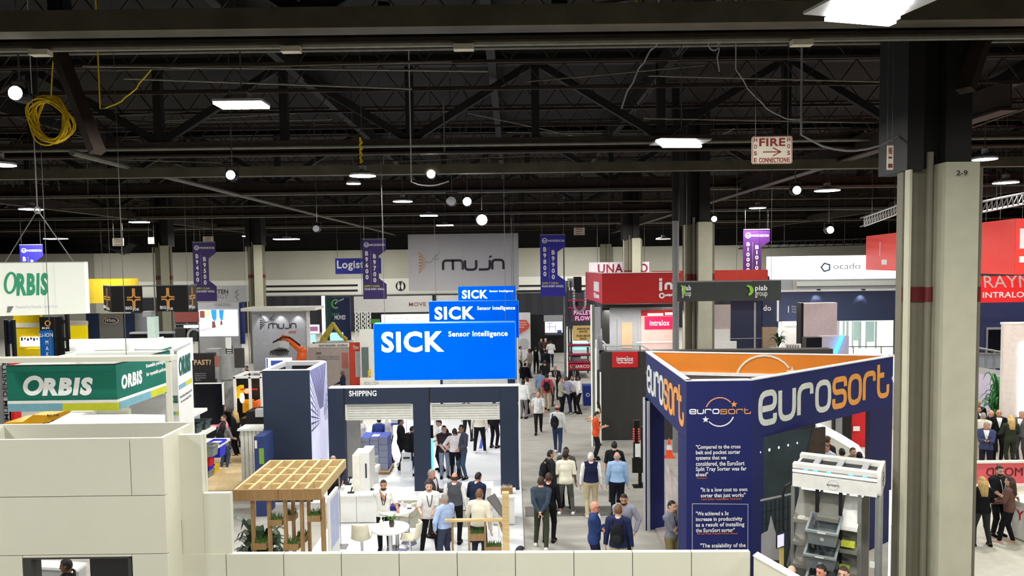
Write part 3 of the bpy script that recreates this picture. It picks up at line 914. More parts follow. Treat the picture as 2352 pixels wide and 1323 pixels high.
tote(477, 1078, 24.4, .27, .42, .12, M('tote_blue'), 'flat blue tote between the red and grey totes')
tote(478, 1069, 24.4, .29, .42, .32, M('tote_red', (205, 28, 40), .45), 'red tote on top of the stack by the white wall')
tote(490, 1093, 24.9, .28, .4, .36, M('tote_yellow', (230, 196, 40), .45), 'yellow tote beside the red tote stack')

# wooden platform
q = [G(468, 1130), G(532, 1130), G(606, 1064), G(606, 1046), G(476, 1040), G(468, 1090)]
b = MB().slab([(p.x, p.y) for p in q], 0, .06)
tag(b.build('wooden_platform', M('wood_floor')), 'pale wooden plank platform left of the navy tower', 'platform')

# hanging white sign at upper left
yh = 16.0
x0, x1, z0, z1 = rect(-70, 604, 174, 724, yh)
t = thing('hanging_sign', 'white lit hanging sign with green lettering at the left edge', 'hanging sign', ((x0 + x1) / 2, yh, z0))
MB().slab([(x0, yh - .5), (x1, yh + .35), (x1, yh + .5), (x0, yh + .5)], z0, z1).build('box', M('lit_cream'), t)
MB().slab([(x0, yh - .5), (x1, yh + .35), (x1, yh + .5), (x0, yh + .5)], z1, z1 + .02).build('top_frame', M('grey_light'), t)
A, B = (x0, yh - .5), (x1, yh + .35)
def f3(s, L):
    k = lambda px: (P(px, 660, yh).x - x0) / (x1 - x0) * L
    z = lambda py: P(87, py, yh).z
    text_o = logo_orbis(s, (k(22), k(104), z(679), z(625)), -.004, M('orbis_green', (60, 160, 120), .5, emit=.1), .12, True, .06) + [

              text('Powered by Menasha Corporation', s, k(42), k(120), z(710), z(700), -.004, M('pale_grey', (196, 190, 200), .5, emit=.3), local=True, name='small_lettering'),
              MB().prism([(k(25), z(716)), (k(31), z(716)), (k(38), z(702)), (k(38), z(716) ), (k(39), z(716)), (k(39), z(700)), (k(28), z(700))][0:3] + [(k(27), z(702))], -.01, 0).build('emblem', M('grey'), s, local=True)]
    return text_o
slant(t, A, B, f3)
ring = P(86, 483, yh)
for p in (P(12, 602, yh), P(168, 600, yh + .3)):
    MB().tube([p, ring], .012, 6).build('cable', M('steel_cable'), t)
MB().tube([(ring.x + .06 * math.cos(a), ring.y, ring.z + .06 * math.sin(a)) for a in [k * math.pi / 8 for k in range(17)]], .02, 6).tube([(ring.x, ring.y, ring.z + .06), (ring.x, ring.y, 13.5)], .012, 6).build('cable_ring', M('grey_light'), t)

# yellow round banner, black ring banner
yy = 42
t = root('round_banner', 'yellow round hanging banner left of the black banner ring', 'banner', 230, 670, yy, z=P(230, 697, yy).z)
x0, x1, z0, z1 = rect(120, 642, 272, 697, yy)
r = (x1 - x0) / 2
MB().lathe([(r, 0), (r, z1 - z0), (r - .04, z1 - z0), (r - .04, 0)], ((x0 + x1) / 2, yy + r, z0), 28).build('fabric', M('yellow_banner', (240, 206, 50), .6, emit=.1), t)
text('FA', t, *rect(226, 658, 240, 676, yy), yy + 1.1, M('red'), bold=.03)
cables(t, [((x0 + x1) / 2, yy + r, z1)])
yj = 30
t = root('banner_ring', 'black hanging banner ring with four orange cross emblems', 'hanging sign', 345, 690, yj, z=P(345, 722, yj).z)
zb0_, zb1_ = P(345, 716, yj).z, P(345, 657, yj).z
pts = [P(238, 690, yj + 1.6), P(256, 690, yj), P(327, 690, yj), P(360, 690, yj + .15), P(432, 690, yj + .15), P(452, 690, yj + 1.8)]
bk = M('banner_black', (22, 20, 20), .5)
og, wh = M('emblem_orange', (240, 170, 84), .5), M('text_white')
def bigjoe(s, L, x0, x1, a, b_):
    w = x1 - x0
    h = zb1_ - zb0_
    cx, cz = (x0 + x1) / 2, zb0_ + h * .52
    o = []
    b = MB()
    for sx in (-1, 1):
        for sz in (-1, 1):
            dx, dz = w * .045, h * .045
            b.ribbon(rounded([(cx + sx * dx, cz + sz * h * .40), (cx + sx * dx, cz + sz * dz), (cx + sx * w * .40, cz + sz * dz)], h * .1), h * .055, -.008, 0)
    o.append(b.build('emblem', og, s, local=True))
    o.append(text('BIG', s, x0 + w * a, x0 + w * (a + .38), zb0_ + h * .09, zb0_ + h * .22, -.006, wh, bold=.05, local=True))
    o.append(text('JOE', s, x0 + w * (a + .4), x0 + w * (a + .78), zb0_ + h * .02, zb0_ + h * .15, -.006, wh, bold=.05, local=True))
    return o
for i, (ua, ub) in enumerate([(.0, .95), (.45, 1.0), None or (0, 0), (.1, .62), (.05, .9)]):
    A, B = pts[i], pts[i + 1]
    if i == 2:
        continue
    def fp(s, L, ua=ua, ub=ub):
        o = [MB().box(0, L, 0, .03, zb0_, zb1_).build('banner_panel', bk, s, local=True)]
        return o + bigjoe(s, L, L * ua, L * ub, .0, 1)
    slant(t, (A.x, A.y), (B.x, B.y), fp)
MB().tube([(p.x, p.y + .05, zb1_) for p in pts], .03, 6).build('rail', M('grey'), t)
cables(t, [(pts[1].x, pts[1].y, zb1_), (pts[4].x, pts[4].y, zb1_)])

# aisle banners
def aisle_banner(px0, py0, px1, py1, Y, n1, n2, mt, label):
    x0, x1, z0, z1 = rect(px0, py0, px1, py1, Y)
    w, h = x1 - x0, z1 - z0
    t = thing('aisle_banner', label, 'banner', ((x0 + x1) / 2, Y, z0), 0, 'aisle number banners under the roof')
    pl = [(x0, z0), (x1, z0), (x1, z0 + h * .25), (x0 + w * .68, z0 + h * .35), (x0 + w * .68, z0 + h * .72), (x1, z0 + h * .81), (x1, z1), (x0, z1)]
    MB().prism(pl, Y, Y + .03).build('board', mt, t)
    wt = M('text_white')
    MB().ribbon([(x0 + w * .18 + w * .09 * math.cos(a), z0 + h * .905 + w * .09 * math.sin(a)) for a in [k * math.pi / 8 for k in range(16)]], w * .03, Y - .01, Y, True).ribbon([(x0 + w * .12, z0 + h * .91), (x0 + w * .18, z0 + h * .895), (x0 + w * .24, z0 + h * .91)], w * .03, Y - .01, Y).build('emblem', wt, t)
    text('MODEX26', t, x0 + w * .31, x0 + w * .96, z0 + h * .885, z0 + h * .92, Y, wt, bold=.02)
    text('\n'.join(n1), t, x0 + w * .12, x0 + w * .25, z0 + h * .33, z0 + h * .80, Y, wt, bold=.035, align='CENTER')
    text('\n'.join(n2), t, x0 + w * .45, x0 + w * .58, z0 + h * .28, z0 + h * .75, Y, wt, bold=.035, align='CENTER')
    MB().box(x0 + w * .345, x0 + w * .36, Y - .006, Y, z0 + h * .28, z0 + h * .8).build('divider', M('grey'), t)
    text('SUPPLY CHAIN.', t, x0 + w * .06, x0 + w * .72, z0 + h * .2, z0 + h * .235, Y, M('lime'), bold=.02)
    text('FROM EVERY ANGLE.', t, x0 + w * .06, x0 + w * .92, z0 + h * .15, z0 + h * .185, Y, wt, bold=.02)
    MB().beam((x0, Y, z1), (x1, Y, z1), .04, .04).build('top_bar', M('grey'), t)
    cables(t, [(x0 + .1, Y, z1), (x1 - .1, Y, z1)])
pu = M('purple_sign')
aisle_banner(48, 562, 101, 700, 38, 'B9200', 'B9300', M('blue_sign'), 'bright blue aisle banner half hidden by the white hanging sign')
aisle_banner(444, 556, 496, 692, 38, 'B9400', 'B9500', pu, 'purple aisle banner numbered B9400 and B9500')
aisle_banner(833, 549, 887, 687, 38, 'B9600', 'B9700', pu, 'purple aisle banner numbered B9600 and B9700')
aisle_banner(1241, 539, 1299, 681, 38, 'B9800', 'B9900', M('blue_sign'), 'blue aisle banner numbered B9800 and B9900')
aisle_banner(1707, 527, 1768, 672, 37, 'B10000', 'B10100', M('violet_sign', (78, 30, 104), .6), 'violet aisle banner above the red fascia at right')

# grey hanging banner with swoosh emblem, and blue wall banner
def wing_emblem(parent, px, py, s, Y, m1, m2):
    """fan of tapering strokes and a dotted stem; s = pixel height"""
    b = MB()
    k = lambda x, y: (P(px + x * s, py + y * s, Y).x, P(px + x * s, py + y * s, Y).z)
    for i in range(7):
        a = -.45 + i * .15
        p0, p1 = k(0, a), k(0, a + .07)
        q = k(.40 - abs(i - 3.2) * .028, a * .35 + .02)
        b.prism([p1, q, p0][::1], Y - .02, Y - .012)
    b.build('emblem', m1, parent)
    b = MB()
    b.ribbon([k(.3, .0), k(.5, .03), k(.62, -.08)], s * .02 * Y / FPX, Y - .02, Y - .012)
    for x, y, r in [(.62, -.12, .05), (.7, -.2, .05), (.72, -.08, .045), (.78, -.26, .035), (.84, -.33, .03), (.9, -.44, .03), (.83, -.12, .03)]:
        b.ribbon([k(x, y), k(x + r * .8, y - r * 1.6)], s * .045 * Y / FPX, Y - .02, Y - .012)
    b.build('emblem_dots', m2, parent)
ym = 62.0
t = root('hanging_sign', 'large grey white hanging banner with an orange fan emblem', 'hanging sign', 1065, 600, ym, z=P(1065, 666, ym).z)
pbox('banner', M('banner_grey', (206, 204, 206), .7, var=.02), t, 938, 537, 1191, 667, ym, .15)
wing_emblem(t, 962, 602, 52, ym, M('swoosh_orange', (198, 128, 62), .5), M('grey'))
strokes('mujn', t, *rect(1015, 595, 1159, 622, ym), ym - .012, M('text_dark'), .2, gap=.22)
MB().ball(tuple(P(1127, 589, ym) - Vector((0, .02, 0))), (.09, .02, .09), 10).build('dot', M('text_dark'), t)
cables(t, [(P(950, 540, ym).x, ym, P(950, 537, ym).z), (P(1180, 540, ym).x, ym, P(1180, 537, ym).z)], r=.02)
t = root('wall_banner', 'blue wall banner with white lettering behind the purple aisle banner', 'banner', 820, 610, 66, z=P(820, 629, 66).z)
pbox('banner', M('banner_blue', (44, 50, 150), .6), t, 770, 593, 875, 629, 66, .1)
text('Logist', t, *rect(774, 598, 836, 622, 66), 65.99, M('text_white'), bold=.03)
text('ics', t, *rect(838, 598, 862, 616, 66), 65.99, M('text_white'), bold=.03)
cables(t, [(P(775, 593, 66).x, 66, P(775, 593, 66).z), (P(870, 593, 66).x, 66, P(870, 593, 66).z)], r=.02)
t = root('restroom_sign', 'round black restroom sign with two white figures on the far wall', 'sign', 920, 657, YW - .15, z=P(920, 669, YW).z)
c = P(920, 657, YW - .12)
MB().prism([(c.x + .52 * math.cos(a), c.z + .52 * math.sin(a)) for a in [k * math.pi / 12 for k in range(24)]], YW - .16, YW - .09).build('disc', M('black'), t)
b = MB()
for s in (-1, 1):
    x = c.x + s * .2
    b.prism([(x + .09 * math.cos(a), c.z + .3 + .09 * math.sin(a)) for a in [k * math.pi / 5 for k in range(10)]], YW - .18, YW - .155)
    b.prism([(x - .12, c.z + .19), (x - .14, c.z - .1), (x - .08, c.z - .36), (x + .08, c.z - .36), (x + .14, c.z - .1), (x + .12, c.z + .19)], YW - .18, YW - .155)
b.build('figures', M('white'), t)
# ---- three stepped blue light boxes
zs1, zs0 = P(1020, 743, 23.2).z, P(1020, 871, 23.2).z
for i, (Y, px0, px1, lb, tx) in enumerate([
    (23.2, 860, 1184, 'nearest and largest looking blue light box sign', ((876, 761, 1020, 809), (1030, 760, 1166, 776))),
    (36.6, 988, 1192, 'middle blue light box sign, partly behind the nearest one', ((998, 704, 1090, 734), (1096, 703, 1183, 714))),
    (55.0, 1055, 1186, 'farthest and smallest looking blue light box sign', ((1061, 666, 1120, 686), (1124, 666, 1179, 672)))]):
    x0, x1, z0, z1 = rect(px0, 743, px1, 871, Y)
    z0, z1 = (zs0, zs1) if i == 0 else (P(1100, [0, 776, 712][i], Y).z, P(1100, [0, 692, 658][i], Y).z)
    t = thing('light_box_sign', lb, 'light box sign', ((x0 + x1) / 2, Y, z0), 0, 'stepped blue light box signs')
    MB().box(x0, x1, Y, Y + .5, z0, z1).build('box', M('lit_blue'), t)
    MB().box(x0 - .02, x0, Y - .01, Y + .5, z0, z1).box(x1, x1 + .02, Y - .01, Y + .5, z0, z1).box(x0, x1, Y - .01, Y + .5, z1, z1 + .02).box(x0, x1, Y - .01, Y + .5, z0 - .02, z0).build('frame', M('light_blue', (70, 150, 240), .5), t)
    ptext('SICK', t, *tx[0], Y, M('lit_letter', (250, 252, 255), .4, emit=.9, var=.0), bold=.042)
    ptext('Sensor Intelligence', t, *tx[1], Y, M('lit_letter'), bold=.018)
    cables(t, [(x0 + .3, Y + .25, z1), (x1 - .3, Y + .25, z1)])

# ---- portal wall with two shutters
yq = 22.5
t = root('portal_wall', 'navy portal wall with two roller shutter openings and white lettering', 'booth wall', 973, 1000, yq)
zt_ = P(973, 890, yq).z
zh = P(973, 926, yq).z
nv = M('navy')
for nm, xa, xb in (('left_post', 755, 791), ('middle_post', 950, 987), ('right_post', 1149, 1191)):
    x0, x1, _, _ = rect(xa, 1000, xb, 1020, yq)
    MB().box(x0, x1, yq, yq + .35, 0, zt_).build('post', nv, t)
for xa, xb in ((792, 949), (988, 1148)):
    x0, x1, _, _ = rect(xa, 900, xb, 930, yq)
    MB().box(x0 + .01, x1 - .01, yq, yq + .35, zh, zt_).build('header', nv, t)
x0, x1, _, _ = rect(755, 900, 1191, 930, yq)
MB().box(x0, x1, yq, yq + .36, zt_, zt_ + .03).box(x1, x1 + .05, yq - .01, yq + .36, 0, zt_ + .03).build('white_trim', M('white'), t)
MB().box(x0, x1, yq + .05, yq + .3, zh + .02, zt_ - .02).build('core', M('charcoal'), t)
ptext('SHIPPING', t, 802, 897, 865, 910, yq, M('text_white'), bold=.03)
for xa, xb in ((793, 949), (988, 1148)):
    x0, x1, z0, z1 = rect(xa, 928, xb, 962, yq + .1)
    b = MB()
    n = 6
    for i in range(n):
        za = z0 + (z1 - z0) * i / n
        b.box(x0 + .07, x1 - .07, yq + .12 + .015 * (i % 2), yq + .17, za + .012, za + (z1 - z0) / n)
    sh = b.build('shutter', M('shutter_white', (222, 222, 214), .5), t)
    MB().box(x0 + .07, x1 - .07, yq + .15, yq + .16, z0, z1).build('slat_gap', M('grey'), sh)
    MB().box(x0, x0 + .07, yq + .08, yq + .2, z0, z1).box(x1 - .07, x1, yq + .08, yq + .2, z0, z1).box(x0, x1, yq + .09, yq + .2, z0 - .03, z0).build('shutter_guide', M('white'), t)
# cream rear portal
t = root('rear_portal', 'cream rear portal wall with small grey lettering below the big blue sign', 'booth wall', 1000, 800, 36.6)
y6 = 36.6
pbox('left_panel', 'wall_white', t, 828, 757, 859, 935, y6, .2)
pbox('front_panel', M('cream', (236, 234, 222), .6), t, 827, 866, 1011, 893, y6 - .1, .1)
pbox('grey_panel', M('grey_green', (98, 108, 108), .6), t, 831, 798, 846, 866, y6 - .1, .1)
pbox('header', nv, t, 1000, 776, 1192, 872, y6 + .05, .2)
pbox('side_post', nv, t, 1166, 776, 1183, 935, y6 - .02, .06)
pbox('edge_post', 'white', t, 1187, 700, 1191, 935, y6, .2)
pbox('mid_post', nv, t, 1011, 866, 1017, 935, y6 - .02, .06)
b = MB()
for i in range(4):
    pb(b, 1018, 871 + i * 5, 1165, 875 + i * 5, y6 - .05, .05)
b.build('shutter', M('shutter_white'), t)
ptext('SICK.COM', t, 836, 877, 870, 884, y6 - .1, M('pale_grey2', (170, 166, 158), .6))
b = MB()
for i in range(4):
    a = rect(845 + 0, 850 + i * 4, 852, 853 + i * 4, y6 - .12)
    b.prism([(a[0], a[2] - .03), (a[1], a[2] + .05), (a[1], a[3] + .05), (a[0], a[3] - .03)], y6 - .15, y6 - .12)
b.build('hazard_stripes', M('yellow'), t)
# white floor of the booth
q = [G(745, 1330), G(1199, 1330), G(1190, 1040), G(1186, 950), G(790, 950), G(700, 1100)]
tag(MB().slab([(-5.0, 12.4), (.22, 12.4), (.22, 37.5), (-7.3, 37.5), (-7.3, 21.5), (-5.0, 21.5)], 0, .05).build('booth_floor', M('floor_white')), 'glossy white raised floor of the booth with the portal wall', 'booth floor', None, 'structure')
a, c = G(905, 1180, .05), G(1000, 1142, .05)
tag(MB().slab([(a.x - .2, 19.3), (.1 - .9, 19.3), (.1 - .9, 21.6), (a.x - .2, 21.6)], .05, .058).build('grey_mat', M('mat_grey', (132, 130, 118), .8)), 'grey brown carpet strip in front of the portal wall', 'mat')
tag(MB().slab([tuple(G(1100, 1030, .05))[:2], tuple(G(1107, 1030, .05))[:2], tuple(G(1117, 985, .05))[:2], tuple(G(1110, 985, .05))[:2]], .05, .056).build('floor_stripe', M('blue_box')), 'blue stripe on the white floor behind the right opening', 'floor mark')
tag(MB().slab([(.3, 20.2), (3.4, 20.2), (3.4, 21.0), (.3, 21.0)], 0, .012).build('cable_cover', M('grey_dark', (104, 103, 98), .8)), 'grey flat cable cover strip across the aisle carpet', 'cable cover')

# ---- navy tower with lit picture side
t = root('booth_tower', 'navy booth tower with a picture on its right side', 'booth tower', 680, 950, 21.6)
xa, xb = P(605, 950, 21.6).x, P(712, 950, 21.6).x
z1 = P(660, 851, 21.6).z
MB().box(xa, xb, 21.6, 21.7, 0, z1).build('front_panel', nv, t)
MB().box(xb - .1, xb, 21.7, 23.7, 0, z1).build('side_panel', M('lit_picture', (206, 208, 232), .4, emit=.35, var=.05, scale=2), t)
MB().box(xa, xa + .1, 21.7, 23.7, 0, z1).box(xa + .1, xb - .1, 23.6, 23.7, 0, z1).build('rear_panel', M('grey_light'), t)
MB().box(xa, xb, 21.6, 21.7, z1, z1 + .02).box(xb - .1, xb, 21.7, 23.7, z1, z1 + .02).box(xa, xa + .1, 21.7, 23.7, z1, z1 + .02).box(xa, xb, 23.6, 23.7, z1, z1 + .02).build('rim', M('white'), t)
MB().box(xa + .3, xb - .12, 23.55, 23.59, z1 - .7, z1 - .12).box(xa + .11, xa + .14, 21.9, 22.5, z1 - .6, z1 - .12).box(xa + .11, xa + .14, 22.7, 23.4, z1 - .6, z1 - .12).build('inner_frame', M('black'), t)
b = MB()
vy, vz = 23.0, z1 - 1.75                                   # racks and roof lights of the warehouse picture
edge = [(21.72 + .13 * i, z1 - .03) for i in range(15)] + [(21.72, z1 - .3 - .22 * i) for i in range(8)] + [(23.67, z1 - .25 - .2 * i) for i in range(7)]
for i, (ey, ez) in enumerate(edge):
    w = .045 if i < 15 else .03
    dy, dz = (w, 0) if i < 15 else (0, w)
    q = lambda y_, z_, k_, sg: (xb + .004, y_ + (ey - y_) * k_ + dy * sg * k_, z_ + (ez - z_) * k_ + dz * sg * k_)
    b.add([q(vy, vz, .22, -1), q(vy, vz, 1, -1), q(vy, vz, 1, 1), q(vy, vz, .22, 1)], [(0, 1, 2, 3)])
for k_ in (.45, .65, .85):
    for sy in (21.72, 23.67):
        yy_ = vy + (sy - vy) * k_
        b.add([(xb + .004, yy_ - .02, vz - .1), (xb + .004, yy_ + .02, vz - .1), (xb + .004, yy_ + .02, vz + .9 * k_), (xb + .004, yy_ - .02, vz + .9 * k_)], [(0, 1, 2, 3)])
b.build('picture', M('picture_blue', (96, 92, 150), .5, var=.2), t)
def f5(s, L):
    return [text('Pure\nperformance', s, L * .35, L * .8, .75, 1.1, -.006, M('grey'), local=True, name='small_lettering')]
slant(t, (xb + .005, 21.7), (xb + .005, 23.7), f5)
# navy stand with green panel left of the tower
t = root('info_stand', 'navy info stand with a green panel left of the navy tower', 'stand', 594, 1060, 20.5)
fbox('body', M('stand_blue', (44, 60, 110), .6), t, 583, 606, 1003, 20.5, .8)
pbox('green_panel', M('stand_green', (120, 160, 70), .6), t, 595, 1030, 606, 1066, 20.48, .02)
pbox('label_panel', 'white', t, 585, 1012, 590, 1030, 20.48, .02)
t = root('bar_counter', 'cream bar counter with slatted front left of the navy stand', 'counter', 575, 1040, 22.6)
z1 = P(575, 984, 22.6).z
x0, x1, _, _ = rect(551, 984, 606, 984, 22.6)
MB().box(x0 - .05, x1, 22.5, 23.2, z1 - .06, z1).build('top', M('white'), t)
b = MB()
for i in range(6):
    xx = x0 + (x1 - x0) * i / 6
    b.box(xx + .01, xx + (x1 - x0) / 6 - .01, 22.6, 23.1, 0, z1 - .06)
b.build('front_slat', M('cream'), t)

# ---- wooden pergola with planters
t = root('pergola', 'wooden pergola with a grid roof and built in planters', 'pergola', 640, 1260, 15)
zp = 2.62
yf_, yb_ = 14.4, 16.6
xl_, xr_ = P(535, 1148, yf_).x, P(737, 1148, yf_).x
wd, wdd = M('wood'), M('wood_dark')
MB().box(xl_, (xl_ + xr_) / 2 + .02, yf_, yf_ + .06, zp - .22, zp).build('fascia', wdd, t)
MB().box((xl_ + xr_) / 2 + .03, xr_, yf_, yf_ + .06, zp - .22, zp).build('fascia', wdd, t)
MB().box(xl_, xr_, yb_, yb_ + .05, zp - .2, zp).build('back_rail', wd, t)
for i in range(7):
    x = xl_ + (xr_ - xl_ - .06) * i / 6
    MB().box(x, x + .055, yf_ + .06, yb_, zp - .2, zp).build('rafter', wd, t)
for j, y in enumerate((yf_ + .5, yf_ + 1.05, yf_ + 1.6)):
    for i in range(6):
        x = xl_ + (xr_ - xl_ - .06) * i / 6
        off = .12 * ((i + j) % 2) if j != 1 else 0
        MB().box(x + .055, x + (xr_ - xl_ - .06) / 6, y + off, y + off + .05, zp - .2 + (.0 if j == 1 else .04), zp - (0 if j == 1 else .03)).build('noggin', wd, t)
posts = [(574, 0), (612, 0), (649, 0), (687, 0), (737, .0), (612, 1.4), (668, 1.4), (704, 1.4), (735, 2.1)]
for px, dy in posts:
    x = P(px, 1200, yf_ + dy).x
    MB().box(x, x + .06, yf_ + .06 + dy, yf_ + .15 + dy, 0, zp - .2).build('post', wdd, t)
def planter(parent, x0, x1, y, z0, z1, seed, grass_h=.16):
    o = MB().box(x0, x1, y - .02, y + .22, z0, z1).build('planter_box', wdd, parent)
    r = random.Random(seed)
    b = MB()
    for i in range(60):
        x, yy_ = r.uniform(x0 + .02, x1 - .02), r.uniform(y, y + .2)
        h, dx = r.uniform(.5, 1) * grass_h, r.uniform(-.06, .06)
        b.add([(x - .008, yy_, z1 - .01), (x + .008, yy_, z1 - .01), (x + dx, yy_ + r.uniform(-.03, .03), z1 + h)], [(0, 1, 2)])
    b.add([(x0 + .01, y, z1 + .005), (x1 - .01, y, z1 + .005), (x1 - .01, y + .2, z1 + .005), (x0 + .01, y + .2, z1 + .005)], [(0, 1, 2, 3)])
    g = b.build('grass', M('grass'), o)
    g['kind'] = 'stuff'
for i, (pa, pb_, py0, py1, dy) in enumerate([(576, 612, 1248, 1262, 0), (614, 648, 1195, 1208, 0), (650, 686, 1250, 1263, 0), (654, 678, 1184, 1196, 1.4), (678, 704, 1233, 1245, 1.4), (706, 736, 1185, 1198, 0)]):
    Y = yf_ + dy + .06
    x0, x1, z0, z1 = rect(pa + 1, py0, pb_, py1, Y)
    planter(t, x0, x1, Y, z0, z1, i)
t = root('partition', 'white partition with two grey blue posters under the pergola edge', 'partition', 747, 1260, 15.6)
xp = P(738, 1200, 14.6).x + .12
MB().box(xp, xp + .06, 14.6, 15.35, 0, 2.38).build('panel', M('white'), t)
MB().box(xp + .06, xp + .065, 14.63, 14.95, 1.3, 2.3).box(xp + .06, xp + .065, 14.98, 15.32, 1.3, 2.3).build('poster', M('poster_blue', (176, 186, 220), .5), t)
# potted leafy plant
def leaf_plant(name, label, cat, base, n, R, hgt, mt, lw, seed, pot=True, group=None):
    t = thing(name, label, cat, base, 0, group)
    r = random.Random(seed)
    b = MB()
    for i in range(n):
        a = r.uniform(0, 2 * math.pi)
        L, z0, up = R * r.uniform(.6, 1), hgt * r.uniform(.15, .55), hgt * r.uniform(.2, .55)
        ca, sa = math.cos(a), math.sin(a)
        prev = None
        for k in range(7):
            u = k / 6
            rad = L * u
            z = z0 + up * math.sin(u * 2.2) - .25 * L * u * u
            w = lw * math.sin(math.pi * min(1, .12 + u * .88)) + .004
            l_ = (rad * ca - sa * w, rad * sa + ca * w, z)
            m_ = (rad * ca, rad * sa, z - w * .3)
            r_ = (rad * ca + sa * w, rad * sa - ca * w, z)
            if prev: b.add(list(prev) + [l_, m_, r_], [(0, 1, 4, 3), (1, 2, 5, 4)])
            prev = (l_, m_, r_)
    f = b.build('foliage', mt, t, local=True, smooth=True)
    if pot:
        MB().lathe([(.12, 0), (.16, .3), (.17, .3), (.15, .27)], (0, 0, 0), 14).build('pot', M('charcoal'), t, local=True)
    return t
p = P(600, 1250, 15.3)
leaf_plant('potted_plant', 'large dark leafy plant inside the wooden pergola', 'plant', (p.x, 15.3, 0), 46, .75, 1.75, M('leaf'), .085, 2)

# ---- counters, tables and stools of the white booth
def counter(label, pa, pb_, pt, Y, dep, seams=2):
    t = root('service_counter', label, 'counter', (pa + pb_) / 2, pt + 40, Y)
    x0, x1, _, z1 = rect(pa, pt, pb_, pt + 4, Y)
    MB().box(x0 - .03, x1 + .03, Y - .03, Y + dep, z1 - .04, z1).build('top', M('white_gloss'), t)
    for i in range(seams):
        xa, xb = x0 + (x1 - x0) * i / seams, x0 + (x1 - x0) * (i + 1) / seams
        MB().box(xa + .006, xb - .006, Y, Y + dep - .05, .08, z1 - .045).build('panel', M('white'), t)
    MB().box(x0 + .03, x1 - .03, Y + .04, Y + dep - .08, .0, .08).build('plinth', M('grey_light'), t)
    return t, z1
_, zct = counter('long white counter with panels behind the bar tables', 770, 866, 1137, 19.7, 1.0)
counter('white counter at the right end of the booth below the wooden planter', 1130, 1182, 1141, 19.4, .8, 1)
counter('low white counter behind the seated guests in the booth', 1060, 1130, 1120, 20.6, .6, 1)
# machine and boxes
t = root('label_machine', 'cream two part machine cabinet standing on the long counter', 'machine', 830, 1100, 20.2, z=P(820, 1137, 19.9).z)
zc = t.location.z
pbox('left_cabinet', 'cream', t, 810, 1046, 826, 1140, 20.0, .8)
pbox('right_cabinet', 'white', t, 827, 1040, 849, 1140, 20.05, .8)
pbox('black_edge', 'black', t, 839, 1065, 842, 1098, 20.03, .02)
t = root('display_case', 'small glass display case with a yellow part inside', 'display case', 856, 1080, 21.3, z=P(856, 1085, 21.3).z)
pbox('base', 'white', t, 843, 1074, 868, 1086, 21.3, .4)
pbox('glass', 'glass_rail', t, 846, 1052, 866, 1074, 21.35, .3)
fbox('pedestal', 'white', t, 847, 865, 1087, 21.35, .3)
pbox('yellow_part', 'yellow', t, 851, 1066, 861, 1074, 21.45, .15)
x0, x1, z0, z1 = rect(829, 1005, 891, 1090, 24.4)
cols = [(0, .33, [0, .2, .4, .62, .86, 1]), (.335, .66, [0, .3, .5, .7, .9, 1][:5] + [1]), (.665, 1, [0, .22, .4, .6, .78, 1])]
gz = .18
for ci, (ua, ub, zz) in enumerate(cols):
    for k in range(len(zz) - 1):
        za, zb_ = gz + (z1 - gz) * zz[k], gz + (z1 - gz) * zz[k + 1]
        xa, xb = x0 + (x1 - x0) * ua, x0 + (x1 - x0) * ub
        b = MB().box(xa + .004, xb - .004, 24.4, 25.2, za + .004, zb_ - .004)
        b.m = [1, 1, 0, 1, 1, 1]
        o = b.build('parcel_box', [M('box_grey'), M('blue_box')])
        tag(o, 'grey fronted box of the blue sided parcel stack, %s column, %s' % (['left', 'middle', 'right'][ci], ['lowest row', 'second row from below', 'third row from below', 'fourth row from below', 'top row'][k]), 'box', 'parcel boxes on the pallet')
t = thing('pallet', 'wooden pallet under the stack of grey and blue boxes', 'pallet', ((x0 + x1) / 2, 24.8, .05))
for i in range(3):
    MB().box(x0 - .05, x1 + .05, 24.35 + i * .4, 24.5 + i * .4, .05, .14).build('runner', wdd, t)
MB().box(x0 - .05, x1 + .05, 24.35, 25.3, .14, .18).build('deck', wd, t)
tag(MB().box(x0 + .35, x0 + .6, 24.5, 24.8, z1, z1 + .02).build('paper_sheet', M('white')), 'white sheet lying on top of the parcel stack', 'paper')
# poles and placards
def pole_sign(label, px, pyb, pyt, board=None):
    g = G(px, pyb, .05)
    t = thing('sign_stand', label, 'sign stand', (g.x, g.y, .05))
    zt2 = P(px, pyt, g.y).z
    MB().box(g.x - .16, g.x + .16, g.y - .16, g.y + .16, .05, .065).build('base', M('grey'), t)
    MB().tube([(g.x, g.y, .06), (g.x, g.y, zt2)], .016, 8).build('pole', M('chrome'), t)
    if board:
        pbox('placard', 'white', t, board[0], board[1], board[2], (board[1] + board[3]) / 2 + 3, g.y - .03, .02)
        pbox('blue_strip', 'blue_box', t, board[0], (board[1] + board[3]) / 2 + 3, board[2], board[3], g.y - .03, .02)
    return t
pole_sign('thin pole stand with a square grey base at the front of the white floor', 783, 1256, 1095)
pole_sign('white and blue placard on a pole in the right opening', 1045, 1096, 1006, (1016, 1003, 1043, 1020))
pole_sign('pole stand with a white and blue placard in the left opening', 922, 1066, 960, (898, 962, 922, 976))
